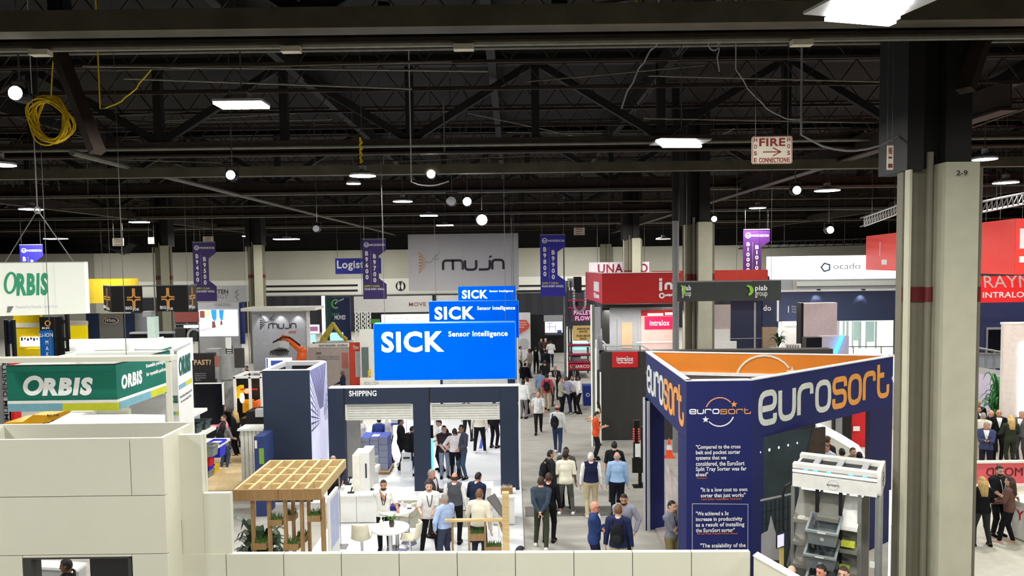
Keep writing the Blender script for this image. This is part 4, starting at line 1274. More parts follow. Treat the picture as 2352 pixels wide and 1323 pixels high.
# lit blue tube and monitor on the middle post
t = root('light_tube', 'glowing blue vertical tube beside the middle post', 'light tube', 991, 1075, 22.9, z=.05)
pbox('tube', 'neon_blue', t, 986, 1008, 994, 1078, 22.9, .08)
t = root('monitor', 'black monitor above the glowing blue tube', 'monitor', 991, 1008, 22.85, z=P(991, 1008, 22.85).z)
pbox('screen', 'screen_dark', t, 987, 977, 995, 1007, 22.85, .06)
pbox('bracket', 'grey', t, 984, 984, 988, 1000, 22.9, .05)
def round_table(label, px, py, rpx, top=1.05):
    g = G(px, py, top)
    r = rpx * g.y / FPX
    t = thing('bar_table', label, 'table', (g.x, g.y, .05), 0, 'round white bar tables')
    MB().lathe([(r * .98, top - .09), (r, top - .07), (r, top - .05), (r * .98, top - .05)], (0, 0, 0), 28).build('top', M('white_gloss'), t, local=True)
    MB().tube([(0, 0, .02), (0, 0, top - .09)], .045, 12).build('stem', M('chrome'), t, local=True)
    MB().lathe([(r * .62, 0), (r * .6, .015), (.05, .04)], (0, 0, 0), 24).build('foot', M('chrome'), t, local=True)
    return t, g
t1, g1 = round_table('round white bar table with a blue bag and cups', 911, 1169, 43)
t2, g2 = round_table('round white bar table with a plant in a glass vase', 896, 1211, 45)
def stool(label, px, py, rz, sh=.72):
    g = G(px, py, sh)
    t = thing('bar_stool', label, 'bar stool', (g.x, g.y, .05), rz, 'cream bar stools')
    MB().lathe([(.2, 0), (.19, .015), (.04, .04)], (0, 0, 0), 20).build('foot', M('chrome'), t, local=True)
    MB().tube([(0, 0, .03), (0, 0, sh - .05)], .03, 10).build('stem', M('chrome'), t, local=True)
    b = MB()
    v, f = [], []
    prof = [(-.22, .0), (-.18, -.03), (0, -.04), (.12, -.03), (.2, .03), (.24, .14), (.26, .28), (.27, .38)]
    for i, (y, z) in enumerate(prof):
        w = .22 if i < 5 else .22 - .012 * (i - 4)
        for j in range(7):
            u = j / 6 * 2 - 1
            cz = .07 * u * u if i < 4 else 0
            cy = -.10 * u * u if i >= 4 else 0
            v.append((u * w, y + cy, sh + z + cz))
    n = len(v)
    v += [(x, y + .025, z - .03) for x, y, z in v]
    for i in range(len(prof) - 1):
        for j in range(6):
            a = i * 7 + j
            f += [(a, a + 1, a + 8, a + 7), (n + a, n + a + 7, n + a + 8, n + a + 1)]
    for i in range(len(prof) - 1):
        f += [(i * 7, i * 7 + 7, n + i * 7 + 7, n + i * 7), (i * 7 + 6, n + i * 7 + 6, n + i * 7 + 13, i * 7 + 13)]
    e = (len(prof) - 1) * 7
    f += [(j, n + j, n + j + 1, j + 1) for j in range(6)] + [(e + j, e + j + 1, n + e + j + 1, n + e + j) for j in range(6)]
    b.add(v, f).build('seat_shell', M('stool_cream', (214, 208, 186), .45), t, local=True, smooth=True)
    MB().tube([(-.12, -.16, .28), (0, -.2, .28), (.12, -.16, .28)], .012, 6).beam((0, 0, .28), (0, -.2, .28), .02, .02).build('footrest', M('chrome'), t, local=True)
stool('cream bar stool seen from behind at the left of the front table', 831, 1238, math.pi)
stool('cream bar stool turned sideways right of the front table', 942, 1240, -math.pi / 2)
stool('cream bar stool tucked under the rear bar table', 938, 1188, -math.pi / 2 - .3)
# things on the tables
def at_table(g, dx, dy, z=1.05):
    return g.x + dx, g.y + dy, z
def bottle(label, c, r, h, mt, name='bottle', cat='bottle'):
    t = thing(name, label, cat, c)
    MB().lathe([(r, 0), (r, h * .62), (r * .45, h * .74), (r * .4, h * .88)], (0, 0, 0), 12).build('body', mt, t, local=True)
    MB().lathe([(r * .48, h * .88), (r * .48, h)], (0, 0, 0), 10).build('cap', M('white'), t, local=True)
x, y, z = at_table(g1, -.02, -.05)
b = MB().box(x - .12, x + .08, y - .08, y + .08, z, z + .1)
o = tag(b.build('pouch', M('pouch_blue', (24, 30, 130), .6)), 'blue pouch on the rear bar table', 'pouch')
tag(MB().ball((x - .02, y + .14, z + .06), (.13, .07, .07), 10).build('bag', M('bag_red', (120, 40, 44), .7)), 'dark red bag behind the blue pouch on the rear table', 'bag')
def cup(label, dx, dy):
    x, y, z = at_table(g1, dx, dy)
    return tag(MB().lathe([(.028, 0), (.04, .11), (.036, .11), (.025, .01)], (x, y, z), 12).build('cup', M('cup_clear', (216, 218, 220), .2)), label, 'cup')
cup('clear cup by the left rim of the rear bar table', -.3, .05)
cup('clear cup next to the rim cup, nearer the blue pouch', -.2, .1)
cup('clear cup at the right of the rear bar table', .2, .08)
bottle('small white bottle at the right side of the rear bar table', at_table(g1, .12, .16), .035, .18, M('white'))
tag(MB().box(g1.x + .26, g1.x + .36, g1.y - .02, g1.y + .05, 1.05, 1.065).build('phone', M('black')), 'black phone lying on the rear bar table', 'phone')
bottle('white dispenser bottle on the front bar table', at_table(g2, -.2, .0), .04, .25, M('white'))
t = thing('vase_plant', 'green leafy sprig in a dark glass vase on the front table', 'vase', at_table(g2, .03, .05))
MB().lathe([(.05, 0), (.065, .08), (.05, .15), (.045, .15)], (0, 0, 0), 14).build('vase', M('vase_glass', (70, 62, 52), .15), t, local=True)
b = MB()
r = random.Random(8)
for i in range(14):
    a, L = r.uniform(0, 6.28), r.uniform(.1, .2)
    p0, p1 = Vector((0, 0, .14)), Vector((L * math.cos(a), L * math.sin(a), .14 + r.uniform(.03, .14)))
    sd_ = Vector((-math.sin(a), math.cos(a), 0)) * .028
    mid = p0.lerp(p1, .6) + Vector((0, 0, .03))
    b.add([p0, mid + sd_, p1, mid - sd_], [(0, 1, 2, 3)])
b.build('leaves', M('leaf_bright', (82, 130, 48), .5), t, local=True)
# counter top devices
for i, (px, py, lb) in enumerate([(800, 1118, 'black sensor device on the left end of the long counter'), (806, 1137, 'small black camera at the front of the long counter'), (851, 1130, 'grey flat pad on the long counter right of the machine')]):
    p = G(px, py - 5, zct)
    t = thing('sensor_device', lb, 'device', (p.x, p.y, zct), 0, 'devices on the long counter')
    MB().box(-.09, .09, -.06, .06, 0, .02).build('base', M('black'), t, local=True)
    MB().beam((0, 0, .02), (.04, 0, .16 if i < 2 else .03), .03, .03).build('arm', M('black'), t, local=True)
    if i == 0: MB().ball((.06, 0, .2), (.06, .04, .04), 8).build('head', M('black'), t, local=True)
t = root('printer', 'white printer on a cabinet at the left opening', 'printer', 934, 1040, 24.0, z=P(934, 1060, 24).z)
pbox('body', 'white', t, 922, 1040, 944, 1060, 24.0, .4)
pbox('tray', 'charcoal', t, 926, 1050, 941, 1054, 23.98, .03)
t = root('cabinet', 'white cabinet carrying the printer behind the portal wall', 'cabinet', 934, 1080, 23.9)
fbox('body', 'white', t, 920, 946, 1061, 23.95, .6)
pbox('door', 'white_gloss', t, 923, 1064, 943, 1084, 23.92, .03)
t = root('wall_screen', 'white lit screen behind the left opening', 'screen', 941, 985, 27, z=P(941, 1010, 27).z)
pbox('panel', 'screen_white', t, 934, 966, 949, 994, 27, .05)
pbox('frame', 'black', t, 933, 965, 950, 995, 27.05, .04)
t = root('partition', 'cream partition seen through the left opening', 'partition', 855, 1040, 32)
pbox('panel', 'cream', t, 827, 935, 866, 1000, 32, .08)
pbox('panel', 'cream', t, 866, 935, 905, 1000, 32.02, .08)
t = root('partition', 'cream partition just right of the middle post', 'partition', 1000, 1040, 28)
fbox('panel', 'cream', t, 996, 1012, 945, 28, .1)
t = root('glass_case', 'long glass topped grey display panel at the left opening', 'display case', 812, 1000, 26)
fbox('panel', M('panel_grey', (140, 138, 130), .5), t, 793, 827, 962, 24.0, .06)
# raised display desk, planter box, wooden rail
t = root('lectern_display', 'slanted grey display board beside the right counter', 'display', 1137, 1190, 18.8)
a, c = P(1118, 1143, 18.6), P(1152, 1185, 18.4)
MB().add([(a.x, a.y, a.z), (a.x + .2, a.y + .3, a.z + .02), (c.x + .1, c.y + .3, c.z + .02), (c.x, c.y, c.z), (a.x, a.y, a.z - .04), (a.x + .2, a.y + .3, a.z - .02), (c.x + .1, c.y + .3, c.z - .02), (c.x, c.y, c.z - .04)], [(3, 2, 1, 0), (4, 5, 6, 7), (0, 1, 5, 4), (1, 2, 6, 5), (2, 3, 7, 6), (3, 0, 4, 7)]).build('board', M('board_grey', (112, 110, 108), .5), t)
MB().box(c.x - .1, c.x - .04, c.y + .1, c.y + .2, .05, c.z).build('leg', M('white'), t)
p = P(1164, 1132, 19.6)
t = thing('planter_box', 'small wooden planter box on the right counter', 'planter', (p.x, 19.6, P(1164, 1141, 19.4).z))
MB().box(-.16, .16, 0, .2, 0, .17).build('box', wdd, t, local=True)
b = MB()
for i in range(24):
    xx, yy2 = r.uniform(-.13, .13), r.uniform(.03, .17)
    b.add([(xx - .012, yy2, .16), (xx + .012, yy2, .16), (xx + r.uniform(-.05, .05), yy2, .25)], [(0, 1, 2)])
b.build('sprigs', M('sprig_pale', (200, 206, 190), .6), t, local=True)
t = root('wooden_rail', 'wooden railing with two hanging planters at the booth front', 'railing', 1100, 1260, 16.4)
yr = 16.4
zr = P(1096, 1192, yr).z
X = lambda px: P(px, 1220, yr).x
MB().box(X(1022), X(1170), yr - .04, yr + .06, zr - .05, zr).build('top_rail', wd, t)
MB().box(X(1154), X(1170), yr - .06, yr + .1, 0, P(1160, 1131, yr).z).build('tall_post', wd, t)
for px in (1037, 1075, 1112):
    MB().box(X(px), X(px + 4.5), yr - .03, yr + .05, 0, zr - .05).build('post', wdd, t)
MB().beam((X(1042), yr, zr - .05), (X(1038), yr, zr - .3), .04, .04).beam((X(1148), yr, zr - .06), (X(1155), yr, zr - .3), .05, .05).build('brace', wdd, t)
for i, (pa, pb_, py0, py1) in enumerate([(1079, 1112, 1225, 1241), (1116, 1152, 1255, 1270)]):
    x0, x1, z0, z1 = rect(pa, py0, pb_, py1, yr)
    planter(t, x0, x1, yr - .02, z0, z1, 30 + i, .14)

# ---- far left booths
t = root('booth_tower', 'black booth tower with a blue lower board at far left', 'booth tower', 107, 800, 34)
fbox('upper_board', M('banner_black'), t, 90, 124, 728, 34, .6)
pbox('blue_board', M('board_blue', (10, 92, 170), .5, emit=.15), t, 92, 759, 122, 830, 33.95, .05)
ptext('Li-ION', t, 92, 765, 122, 774, 33.94, M('text_white'), bold=.02)
text('M\nA\nK\nE', t, *rect(104, 782, 111, 832, 33.9), 33.94, M('text_white'), bold=.02, align='CENTER')
MB().ribbon([(P(107, 745, 33.9).x + .12 * math.cos(a), P(107, 743, 33.9).z + .12 * math.sin(a)) for a in [k * math.pi / 4 for k in range(8)]], .04, 33.98, 33.99, True).build('emblem', og, t)
ptext('BIG JOE', t, 97, 751, 113, 757, 34, M('text_white'), bold=.03)
t = root('forklift_mast', 'black forklift mast standing right of the blue board', 'forklift mast', 140, 800, 33)
for px in (126, 134, 148):
    fbox('rail', 'black', t, px, px + 7, 728 if px < 140 else 722, 33, .15)
for py in (735, 775, 800):
    pbox('cross_bar', 'steel_black', t, 126, py, 156, py + 8, 33.05, .1)
b = MB()
for i in range(3):
    b.tube([P(129 + i * 8, 735, 33.2), P(131 + i * 8, 812, 33.2)], .04, 6)
b.build('chain', M('charcoal'), t)
t = root('forklift_mast', 'dark forklift mast at the left edge under the white sign', 'forklift mast', 20, 780, 30)
for px in (8, 24):
    fbox('rail', 'black', t, px, px + 6, 735, 30, .15)
pbox('screen_panel', M('mast_navy', (30, 34, 70), .5), t, 12, 738, 28, 790, 30.1, .08)
t = root('yellow_booth', 'yellow booth front with a lit screen under the white sign', 'booth', 60, 760, 40)
fbox('wall', 'yellow', t, 30, 92, 724, 40, .2)
pbox('band', 'cream', t, 31, 742, 91, 752, 39.95, .05)
pbox('screen', 'screen_white', t, 46, 774, 92, 796, 39.9, .06)
b = MB()
for i in range(6):
    pb(b, 48 + i * 7, 775 + (i % 3), 52 + i * 7, 783 - (i % 2) * 3, 39.88, .02)
b.build('picture', M('picture_dark', (60, 50, 90), .5), t)
fbox('counter', 'yellow', t, 55, 88, 801, 37, .5)
t = root('yellow_booth', 'yellow wall with white top edge right of the black mast', 'booth', 173, 760, 43)
fbox('wall', M('yellow_lit', (250, 226, 20), .5, emit=.25), t, 150, 197, 746, 43, .2)
pbox('top_edge', 'white', t, 150, 738, 197, 748, 42.95, .25)
t = root('booth_wall', 'navy and grey booth wall with an oval emblem at far left', 'booth wall', 265, 740, 46)
cl = [('stand_navy2', (30, 58, 112), 197, 227), ('stand_grey', (134, 144, 162), 227, 282), ('stand_navy2', (30, 58, 112), 282, 309), ('stand_grey', (134, 144, 162), 309, 338)]
for nm, c, xa, xb in cl:
    fbox('panel', M(nm, c, .6), t, xa, xb, 720, 46, .15)
c = P(254, 736, 45.9)
MB().prism([(c.x + .48 * math.cos(a), c.z + .22 * math.sin(a)) for a in [k * math.pi / 12 for k in range(24)]], 45.9, 45.96).build('emblem', M('text_white'), t)
MB().prism([(c.x + .44 * math.cos(a), c.z + .19 * math.sin(a)) for a in [k * math.pi / 12 for k in range(24)]], 45.88, 45.93).build('emblem_field', M('stand_navy2'), t)
text('White', t, c.x - .33, c.x + .33, c.z - .1, c.z + .12, 45.87, M('text_white'), shear=.25, bold=.02)
t = root('booth_wall', 'dark low booth box below the black banner ring', 'booth', 345, 775, 38)
fbox('wall', 'black', t, 298, 396, 766, 38, .2)
pbox('rim', 'grey_light', t, 297, 763, 397, 767, 37.9, .3)
t = root('lit_cabinet', 'pale lit cabinet below the black banner ring', 'cabinet', 346, 745, 36)
fbox('body', M('lit_pale', (206, 226, 214), .5, emit=.3), t, 337, 355, 728, 36, .4)
pbox('top', 'grey_light', t, 327, 715, 348, 728, 36, .4)
t = root('rack_frame', 'grey truss frame with a red panel right of the black banner ring', 'booth frame', 425, 760, 42)
pbox('red_panel', M('dull_red', (160, 84, 76), .6), t, 401, 717, 456, 740, 42, .1)
b = MB()
for px in (400, 428, 455):
    x0, x1, _, z1 = rect(px - 2, 742, px + 1, 745, 41.9)
    b.box(x0, x1, 41.9, 42, 0, z1)
for py in (744, 752):
    pb(b, 400, py, 456, py + 2, 41.9, .1)
b.build('frame', M('galv'), t)
pbox('screen', 'screen_white', t, 422, 747, 455, 753, 41.85, .05)
pbox('dark_panel', 'charcoal', t, 402, 755, 456, 785, 41.9, .1)
c = P(445, 772, 41.8)
MB().ribbon([(c.x + .35 * math.cos(a), c.z + .4 * math.sin(a)) for a in [k * math.pi / 8 + .8 for k in range(11)]], .12, 41.82, 41.88).build('emblem', M('grey_light'), t)
# grey hanging sign box and big screen
t = root('overhead_sign', 'grey overhead sign box partly behind the purple aisle banner', 'sign', 530, 690, 46, z=P(530, 694, 46).z)
pbox('box', M('sign_grey', (160, 160, 158), .6), t, 450, 656, 566, 694, 46, .4)
ptext('STRYTEN', t, 468, 665, 524, 675, 46, M('text_dark'), bold=.02)
ptext('ENERGY', t, 470, 676, 524, 686, 46, M('grey'), bold=.01)
c = P(550, 676, 45.98)
MB().ribbon([(c.x - .1, c.z + .3), (c.x - .28, c.z + .1), (c.x - .1, c.z), (c.x - .28, c.z - .12), (c.x - .08, c.z - .38)], .06, 45.97, 45.99).build('emblem', M('grey'), t)
cables(t, [(P(460, 656, 46).x, 46.2, P(460, 656, 46).z), (P(560, 656, 46).x, 46.2, P(560, 656, 46).z)])
t = root('video_wall', 'bright video wall showing striding legs under the grey overhead sign', 'screen', 500, 775, 44)
fbox('back', 'grey_light', t, 454, 548, 695, 44, .3)
pbox('screen', 'screen_white', t, 458, 712, 546, 772, 43.95, .05)
k = lambda px, py: (P(px, py, 43.93).x, P(px, py, 43.93).z)
b = MB()
b.prism([k(493, 739), k(487, 731), k(484, 712), k(497, 712), k(497, 731)], 43.93, 43.945)
b.prism([k(508, 737), k(504, 729), k(503, 712), k(514, 712), k(512, 735)], 43.93, 43.945)
b.build('picture_trousers', M('pic_blue', (50, 150, 215), .4, emit=.6), t)
MB().prism([k(487, 754), k(487, 738), k(493, 738), k(496, 752)], 43.93, 43.945).prism([k(506, 747), k(506, 737), k(510, 737), k(511, 746)], 43.93, 43.945).build('picture_shoes', M('pic_brown', (150, 90, 80), .4, emit=.3), t)
MB().prism([k(459, 762), k(459, 757), k(485, 752), k(485, 755)], 43.935, 43.945).build('picture_shadow', M('pic_pink', (225, 190, 215), .4, emit=.6), t)
pbox('picture_box', M('pic_brown'), t, 459, 714, 470, 730, 43.94, .01)
pbox('picture_wall', M('pic_yellow', (245, 225, 160), .4, emit=.7), t, 471, 713, 482, 729, 43.94, .01)
ptext('STRYTEN', t, 493, 696, 527, 702, 43.95, M('grey'))
pbox('blue_side', M('side_blue', (40, 56, 120), .5), t, 547, 695, 561, 790, 44.1, .1)

# ---- grey robot booth
yr = 40.0
t = root('robot_booth', 'grey booth wall with canopy and black fan emblem', 'booth', 640, 800, yr)
fbox('wall', M('robot_wall', (176, 178, 184), .6), t, 578, 706, 718, yr, .2)
x0, x1, z0, z1 = rect(554, 707, 725, 714, yr - .8)
MB().box(x0, x1, yr - .9, yr + 1, z0, z1).build('canopy', M('cream'), t)
pbox('canopy_front', 'white', t, 578, 714, 706, 732, yr + .05, .1)
fbox('side_post', 'white', t, 703, 709, 713, yr - .3, .2)
wing_emblem(t, 597, 739, 36, yr, M('text_dark'), M('text_dark'))
strokes('mujn', t, *rect(616, 742, 681, 755, yr), yr - .01, M('text_dark'), .16, gap=.25)
ptext('DDS', t, 663, 760, 680, 765, yr, M('red'), bold=.03, shear=.3)
for px in (600, 640, 680):
    p = P(px, 716, yr - .35)
    l = bpy.data.lights.new('canopy_spot', 'SPOT')
    l.energy, l.spot_size, l.spot_blend, l.shadow_soft_size = 22, 1.3, .6, .04
    o = bpy.data.objects.new('canopy_spot', l)
    COL.objects.link(o)
    o.parent = t
    o.location = (p.x - t.location.x, p.y - t.location.y, p.z)
    o.rotation_euler = (.35, 0, 0)
t = root('video_screen', 'screen with a blue toned picture in front of the grey robot booth', 'screen', 640, 850, 38)
pbox('panel', 'screen_white', t, 611, 822, 670, 850, 38, .06)
b = MB()
for i, (xa, ya, xb, yb2) in enumerate([(612, 823, 615, 848), (622, 828, 650, 840), (640, 840, 668, 848), (617, 842, 625, 849)]):
    pb(b, xa, ya, xb, yb2, 37.97, .02)
b.build('picture', M('pic_navy', (70, 90, 170), .4, emit=.3), t)
MB().box(rect(636, 850, 646, 851, 38)[0], rect(636, 850, 646, 851, 38)[1], 38, 38.06, 0, P(640, 850, 38).z).build('stand', M('charcoal'), t)
def robot(label, mt, joints, radii, Y, base=None, tool=None):
    js = [P(x, y, Y) for x, y in joints]
    t = thing('industrial_robot', label, 'robot arm', (js[0].x, Y, base if base is not None else 0))
    if base is None:
        MB().lathe([(radii[0] * 1.3, 0), (radii[0] * 1.3, .15), (radii[0], .2), (radii[0], js[0].z)], (js[0].x, Y, 0), 14).build('base', M('charcoal'), t)
    for i in range(len(js) - 1):
        nm = ['pedestal', 'shoulder', 'lower_arm', 'upper_arm', 'wrist', 'tool_flange'][min(i, 5)]
        b = MB().tube([js[i], js[i].lerp(js[i + 1], .12), js[i].lerp(js[i + 1], .88), js[i + 1]], [radii[i] * .8, radii[i], (radii[i] + radii[i + 1]) / 2, radii[i + 1] * .8], 12)
        b.ball(js[i + 1], radii[i + 1] * 1.15, 12)
        b.build(nm, mt, t, smooth=True)
    return t, js
t, js = robot('orange robot arm lifting a crate in front of the grey wall', M('orange_robot'), [(690, 860), (691, 832), (694, 806), (662, 778), (650, 775), (642, 781)], [.30, .26, .2, .13, .12, .06], 38.5)
MB().tube([P(627, 787, 38.4), P(650, 774, 38.4), P(666, 776, 38.4), P(690, 794, 38.4)], .05, 6).build('cable', M('black'), t)
t = root('crate', 'grey crate with black bristled gripper pad under the orange robot arm', 'crate', 643, 812, 38.5, z=P(643, 806, 38.5).z)
k = lambda px, py, Y: tuple(P(px, py, Y))
MB().add([k(629, 803, 38.3), k(642, 797, 38.0), k(664, 802, 38.3), k(651, 808, 38.9), k(629, 787, 38.3), k(642, 783, 38.0), k(664, 786, 38.3), k(651, 791, 38.9)], [(0, 3, 2, 1), (4, 5, 6, 7), (0, 1, 5, 4), (1, 2, 6, 5), (2, 3, 7, 6), (3, 0, 4, 7)]).build('box', M('crate_pale', (190, 192, 192), .5), t)
b = MB().add([k(620, 807, 38.2), k(642, 813, 37.9), k(664, 806, 38.2), k(643, 797, 38.8), k(620, 810, 38.2), k(642, 816, 37.9), k(664, 809, 38.2), k(643, 800, 38.8)], [(3, 2, 1, 0), (4, 5, 6, 7), (0, 1, 5, 4), (1, 2, 6, 5), (2, 3, 7, 6), (3, 0, 4, 7)][::1])
for i in range(10):
    p = P(621 + i * 4.4, 810 + (3 - abs(i - 5) * .6), 38.2)
    b.beam(p, p - Vector((0, 0, .12)), .05, .05)
b.build('gripper_pad', M('charcoal'), t)
t = root('booth_wall', 'white and tan booth wall right of the grey robot booth', 'booth wall', 755, 820, 39)
fbox('wall', M('tan_wall', (178, 166, 158), .6), t, 708, 800, 796, 39, .15)
pbox('picture', M('pic_brown'), t, 785, 810, 800, 845, 38.97, .03)
ptext('DDS', t, 726, 809, 738, 814, 39, M('text_dark'), bold=.03, shear=.3)
ptext('Mujin robot intelligence for\npalletizing and depalletizing', t, 727, 817, 780, 827, 39, M('grey'))
pbox('top_strip', 'cream', t, 710, 790, 800, 798, 38.95, .25)
ptext('TRUCK UNLOADING   ON DISPLAY', t, 732, 791, 798, 796, 38.95, M('text_dark'), bold=.02)
t = root('booth_wall', 'orange red panel left of the rear cream portal', 'booth wall', 815, 840, 37.5)
fbox('panel', M('panel_red', (196, 62, 36), .5), t, 802, 827, 787, 37.5, .2)
ptext('Vxxx', t, 811, 792, 824, 802, 37.5, M('text_white'))
pbox('lower_panel', 'grey_light', t, 816, 807, 827, 866, 37.45, .05)
# green booth with yellow robot
yv = 44.0
t = root('booth_wall', 'dark navy booth panel with a green arrow emblem', 'booth wall', 775, 740, yv)
fbox('panel', M('deep_navy', (26, 36, 74), .6), t, 746, 803, 683, yv, .2)
MB().box(rect(746, 683, 758, 690, yv)[0], rect(746, 683, 760, 690, yv)[1], yv - .02, yv, 0, P(752, 683, yv).z).build('green_side', M('deep_green', (26, 60, 52), .6), t)
c = P(771, 698, yv)
MB().ribbon([(c.x + .22 * math.cos(a), c.z + .25 * math.sin(a)) for a in [k2 * math.pi / 8 + .6 for k2 in range(13)]], .09, yv - .03, yv - .01).build('emblem', M('lime_green', (90, 170, 70), .5), t)
MB().ribbon([(c.x - .05, c.z), (c.x + .08, c.z + .12), (c.x + .5, c.z + .3)], .07, yv - .03, yv - .01).build('arrow', M('grey_light'), t)
ptext('INNOVATION THAT', t, 749, 719, 780, 725, yv, M('lime_green'))
ptext('MOVES', t, 768, 724, 794, 734, yv, M('text_white'), bold=.02, shear=.25)
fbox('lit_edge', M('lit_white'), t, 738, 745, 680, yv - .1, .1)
pbox('screen', 'screen_cyan', t, 758, 764, 788, 786, yv - .1, .06)
tb, js = robot('yellow robot arm bent over a conveyor by the green emblem panel', M('yellow_robot'), [(742, 790), (744, 778), (765, 745), (785, 772), (795, 778), (794, 786)], [.22, .18, .12, .10, .08, .05], 41.5, base=P(742, 790, 41.5).z - .2)
t = root('conveyor', 'dark conveyor bench under the yellow robot arm', 'conveyor', 765, 800, 41.4)
fbox('bench', 'black', t, 726, 802, 788, 41.3, .9)
pbox('rail', 'grey_light', t, 724, 786, 804, 789, 41.25, 1.0)
t = root('lit_screen', 'white lit screen beside the yellow robot arm', 'screen', 720, 780, 42.5)
pbox('panel', 'screen_white', t, 709, 746, 733, 766, 42.5, .06)
pbox('picture', M('pic_rose', (190, 120, 160), .4, emit=.3), t, 712, 750, 730, 761, 42.47, .02)
pbox('lower_screen', 'screen_cyan', t, 711, 768, 724, 786, 42.4, .06)
MB().box(rect(718, 786, 723, 790, 42.5)[0], rect(718, 786, 723, 790, 42.5)[1], 42.5, 42.56, 0, P(720, 768, 42.5).z).build('stand', M('charcoal'), t)
# overhead beam sign with lattice legs
t = root('overhead_sign', 'long pale overhead beam sign with brown lettering', 'sign', 1000, 715, 58, z=P(1000, 715, 58).z)
pbox('beam', M('beam_grey', (196, 194, 190), .6), t, 813, 679, 1187, 716, 58, .6)
ptext('MOVE MORE', t, 939, 694, 1024, 703, 58, M('brown_text', (130, 96, 86), .6), bold=.03)
pbox('speaker', 'black', t, 993, 676, 1001, 692, 57.8, .2)
cables(t, [(P(830, 679, 58).x, 58.3, P(830, 679, 58).z), (P(1180, 679, 58).x, 58.3, P(1180, 679, 58).z)], r=.02)
t = root('lattice_tower', 'white lattice tower with climbing poles left of the blue signs', 'truss tower', 830, 780, 57.5)
b = MB()
for px in (815, 824, 829, 838, 842, 850):
    x0, x1, _, z1 = rect(px, 716, px + 1.6, 720, 57.5)
    b.box(x0, x1, 57.5, 57.6, 0, z1)
for px in (815, 829, 842):
    for i in range(7):
        a, c = P(px, 718 + i * 10, 57.55), P(px + 9, 728 + i * 10, 57.55)
        b.beam(a, c, .05, .05).beam((c.x, a.y, a.z), (a.x, c.y, c.z), .05, .05)
b.build('lattice', M('white'), t)
t = root('video_screen', 'wide bright white screen above the nearest blue sign', 'screen', 930, 745, 50)
pbox('panel', M('screen_pinkish', (255, 244, 246), .4, emit=1.1), t, 876, 722, 990, 748, 50, .1)
b = MB()
for i in range(7):
    pb(b, 890 + i * 13, 731 - i % 3, 900 + i * 13, 733 - i % 3 + (i % 2), 49.97, .02)
b.build('picture', M('pic_faint', (236, 206, 200), .4, emit=.5), t)
fbox('frame', 'black', t, 852, 992, 718, 50.12, .1)
pbox('green_wedge', M('lime_green'), t, 851, 733, 872, 743, 50.0, .1)
# ---- clutter between the pylon and the navy tower
t = root('booth_wall', 'black booth wall with pale lettering behind the logo pylon', 'booth wall', 467, 850, 30)
fbox('wall', M('wall_black', (42, 40, 40), .6), t, 425, 492, 812, 30, .2)
ptext('PAST?', t, 446, 826, 485, 838, 30, M('gold_text', (232, 190, 140), .5), bold=.03)
ptext('See how the next\nwarehouse moves\nfaster and smarter\nwith less', t, 448, 856, 474, 874, 30, M('grey_light'))
pbox('brown_panel', M('pic_brown'), t, 493, 818, 516, 842, 30, .1)
pbox('grey_panel', 'grey_light', t, 493, 842, 512, 870, 30.02, .1)
t = root('display_screen', 'large black display with a white edge behind the dark green totes', 'screen', 480, 910, 27)
fbox('screen', 'screen_dark', t, 446, 511, 882, 27, .1)
pbox('edge', 'white', t, 446, 880, 512, 882, 26.98, .12)
pbox('side_edge', 'white', t, 510, 880, 512, 930, 26.98, .12)
t = root('bin_machine', 'white machine frame with yellow bins and a red lamp left of the navy tower', 'machine', 572, 910, 27.5)
b = MB()
for px in (535, 570, 596):
    x0, x1, _, z1 = rect(px, 866, px + 5, 868, 27.5)
    b.box(x0, x1, 27.5, 27.6, 0, z1)
    b.box(x0, x1, 28.8, 28.9, 0, z1)
x0, x1, z0, z1 = rect(535, 864, 606, 869, 27.5)
b.box(x0, x1, 27.5, 27.6, z0, z1).box(x0, x1, 28.8, 28.9, z0, z1).box(x0, x0 + .1, 27.6, 28.8, z0, z1)
b.build('frame', M('white'), t)
pbox('dark_inside', 'black', t, 541, 870, 606, 960, 28.4, .1)
pbox('yellow_bin', 'yellow', t, 544, 888, 552, 915, 27.8, .4)
pbox('yellow_bin', 'amber', t, 557, 920, 578, 948, 27.8, .3)
pbox('yellow_bin', 'amber', t, 588, 920, 603, 940, 27.8, .3)
pbox('red_pipe', 'red', t, 552, 893, 590, 896, 27.7, .06)
MB().ball(tuple(P(567, 898, 27.5)), .1, 10).build('red_lamp', M('lamp_red', (255, 90, 70), .3, emit=4), t)
MB().ball(tuple(P(556, 914, 27.5)), (.09, .09, .2), 10).build('amber_lamp', M('lamp_amber', (255, 220, 150), .3, emit=4), t)
pbox('black_unit', 'black', t, 553, 961, 597, 983, 26.5, .5)
t = root('drum_machine', 'tall pale machine column with stacked drums left of the white frame', 'machine', 525, 860, 29)
MB().lathe([(.30, 0), (.30, 1.2), (.24, 1.25), (.24, 2.6), (.30, 2.65), (.28, 3.6)], (P(524, 900, 29).x, 29, 0), 16).build('drum', M('drum_grey', (150, 152, 150), .5), t)
pbox('label_panel', 'white', t, 518, 775, 530, 800, 28.5, .05)
pbox('dark_panel', 'charcoal', t, 538, 800, 560, 845, 28.6, .1)
t = root('booth_wall', 'dark board with white bars by the striding legs screen', 'booth wall', 530, 810, 36)
fbox('panel', 'charcoal', t, 518, 532, 795, 36, .1)
b = MB()
for i in range(4):
    pb(b, 521, 799 + i * 5, 532, 801.5 + i * 5, 35.97, .02)
b.build('bars', M('text_white'), t)
fbox('white_post', 'grey_light', t, 536, 547, 788, 36, .2)
t = root('desk', 'grey desk front with dark lettering below the striding legs screen', 'desk', 488, 810, 40)
fbox('front', 'grey_light', t, 472, 502, 802, 40, .6)
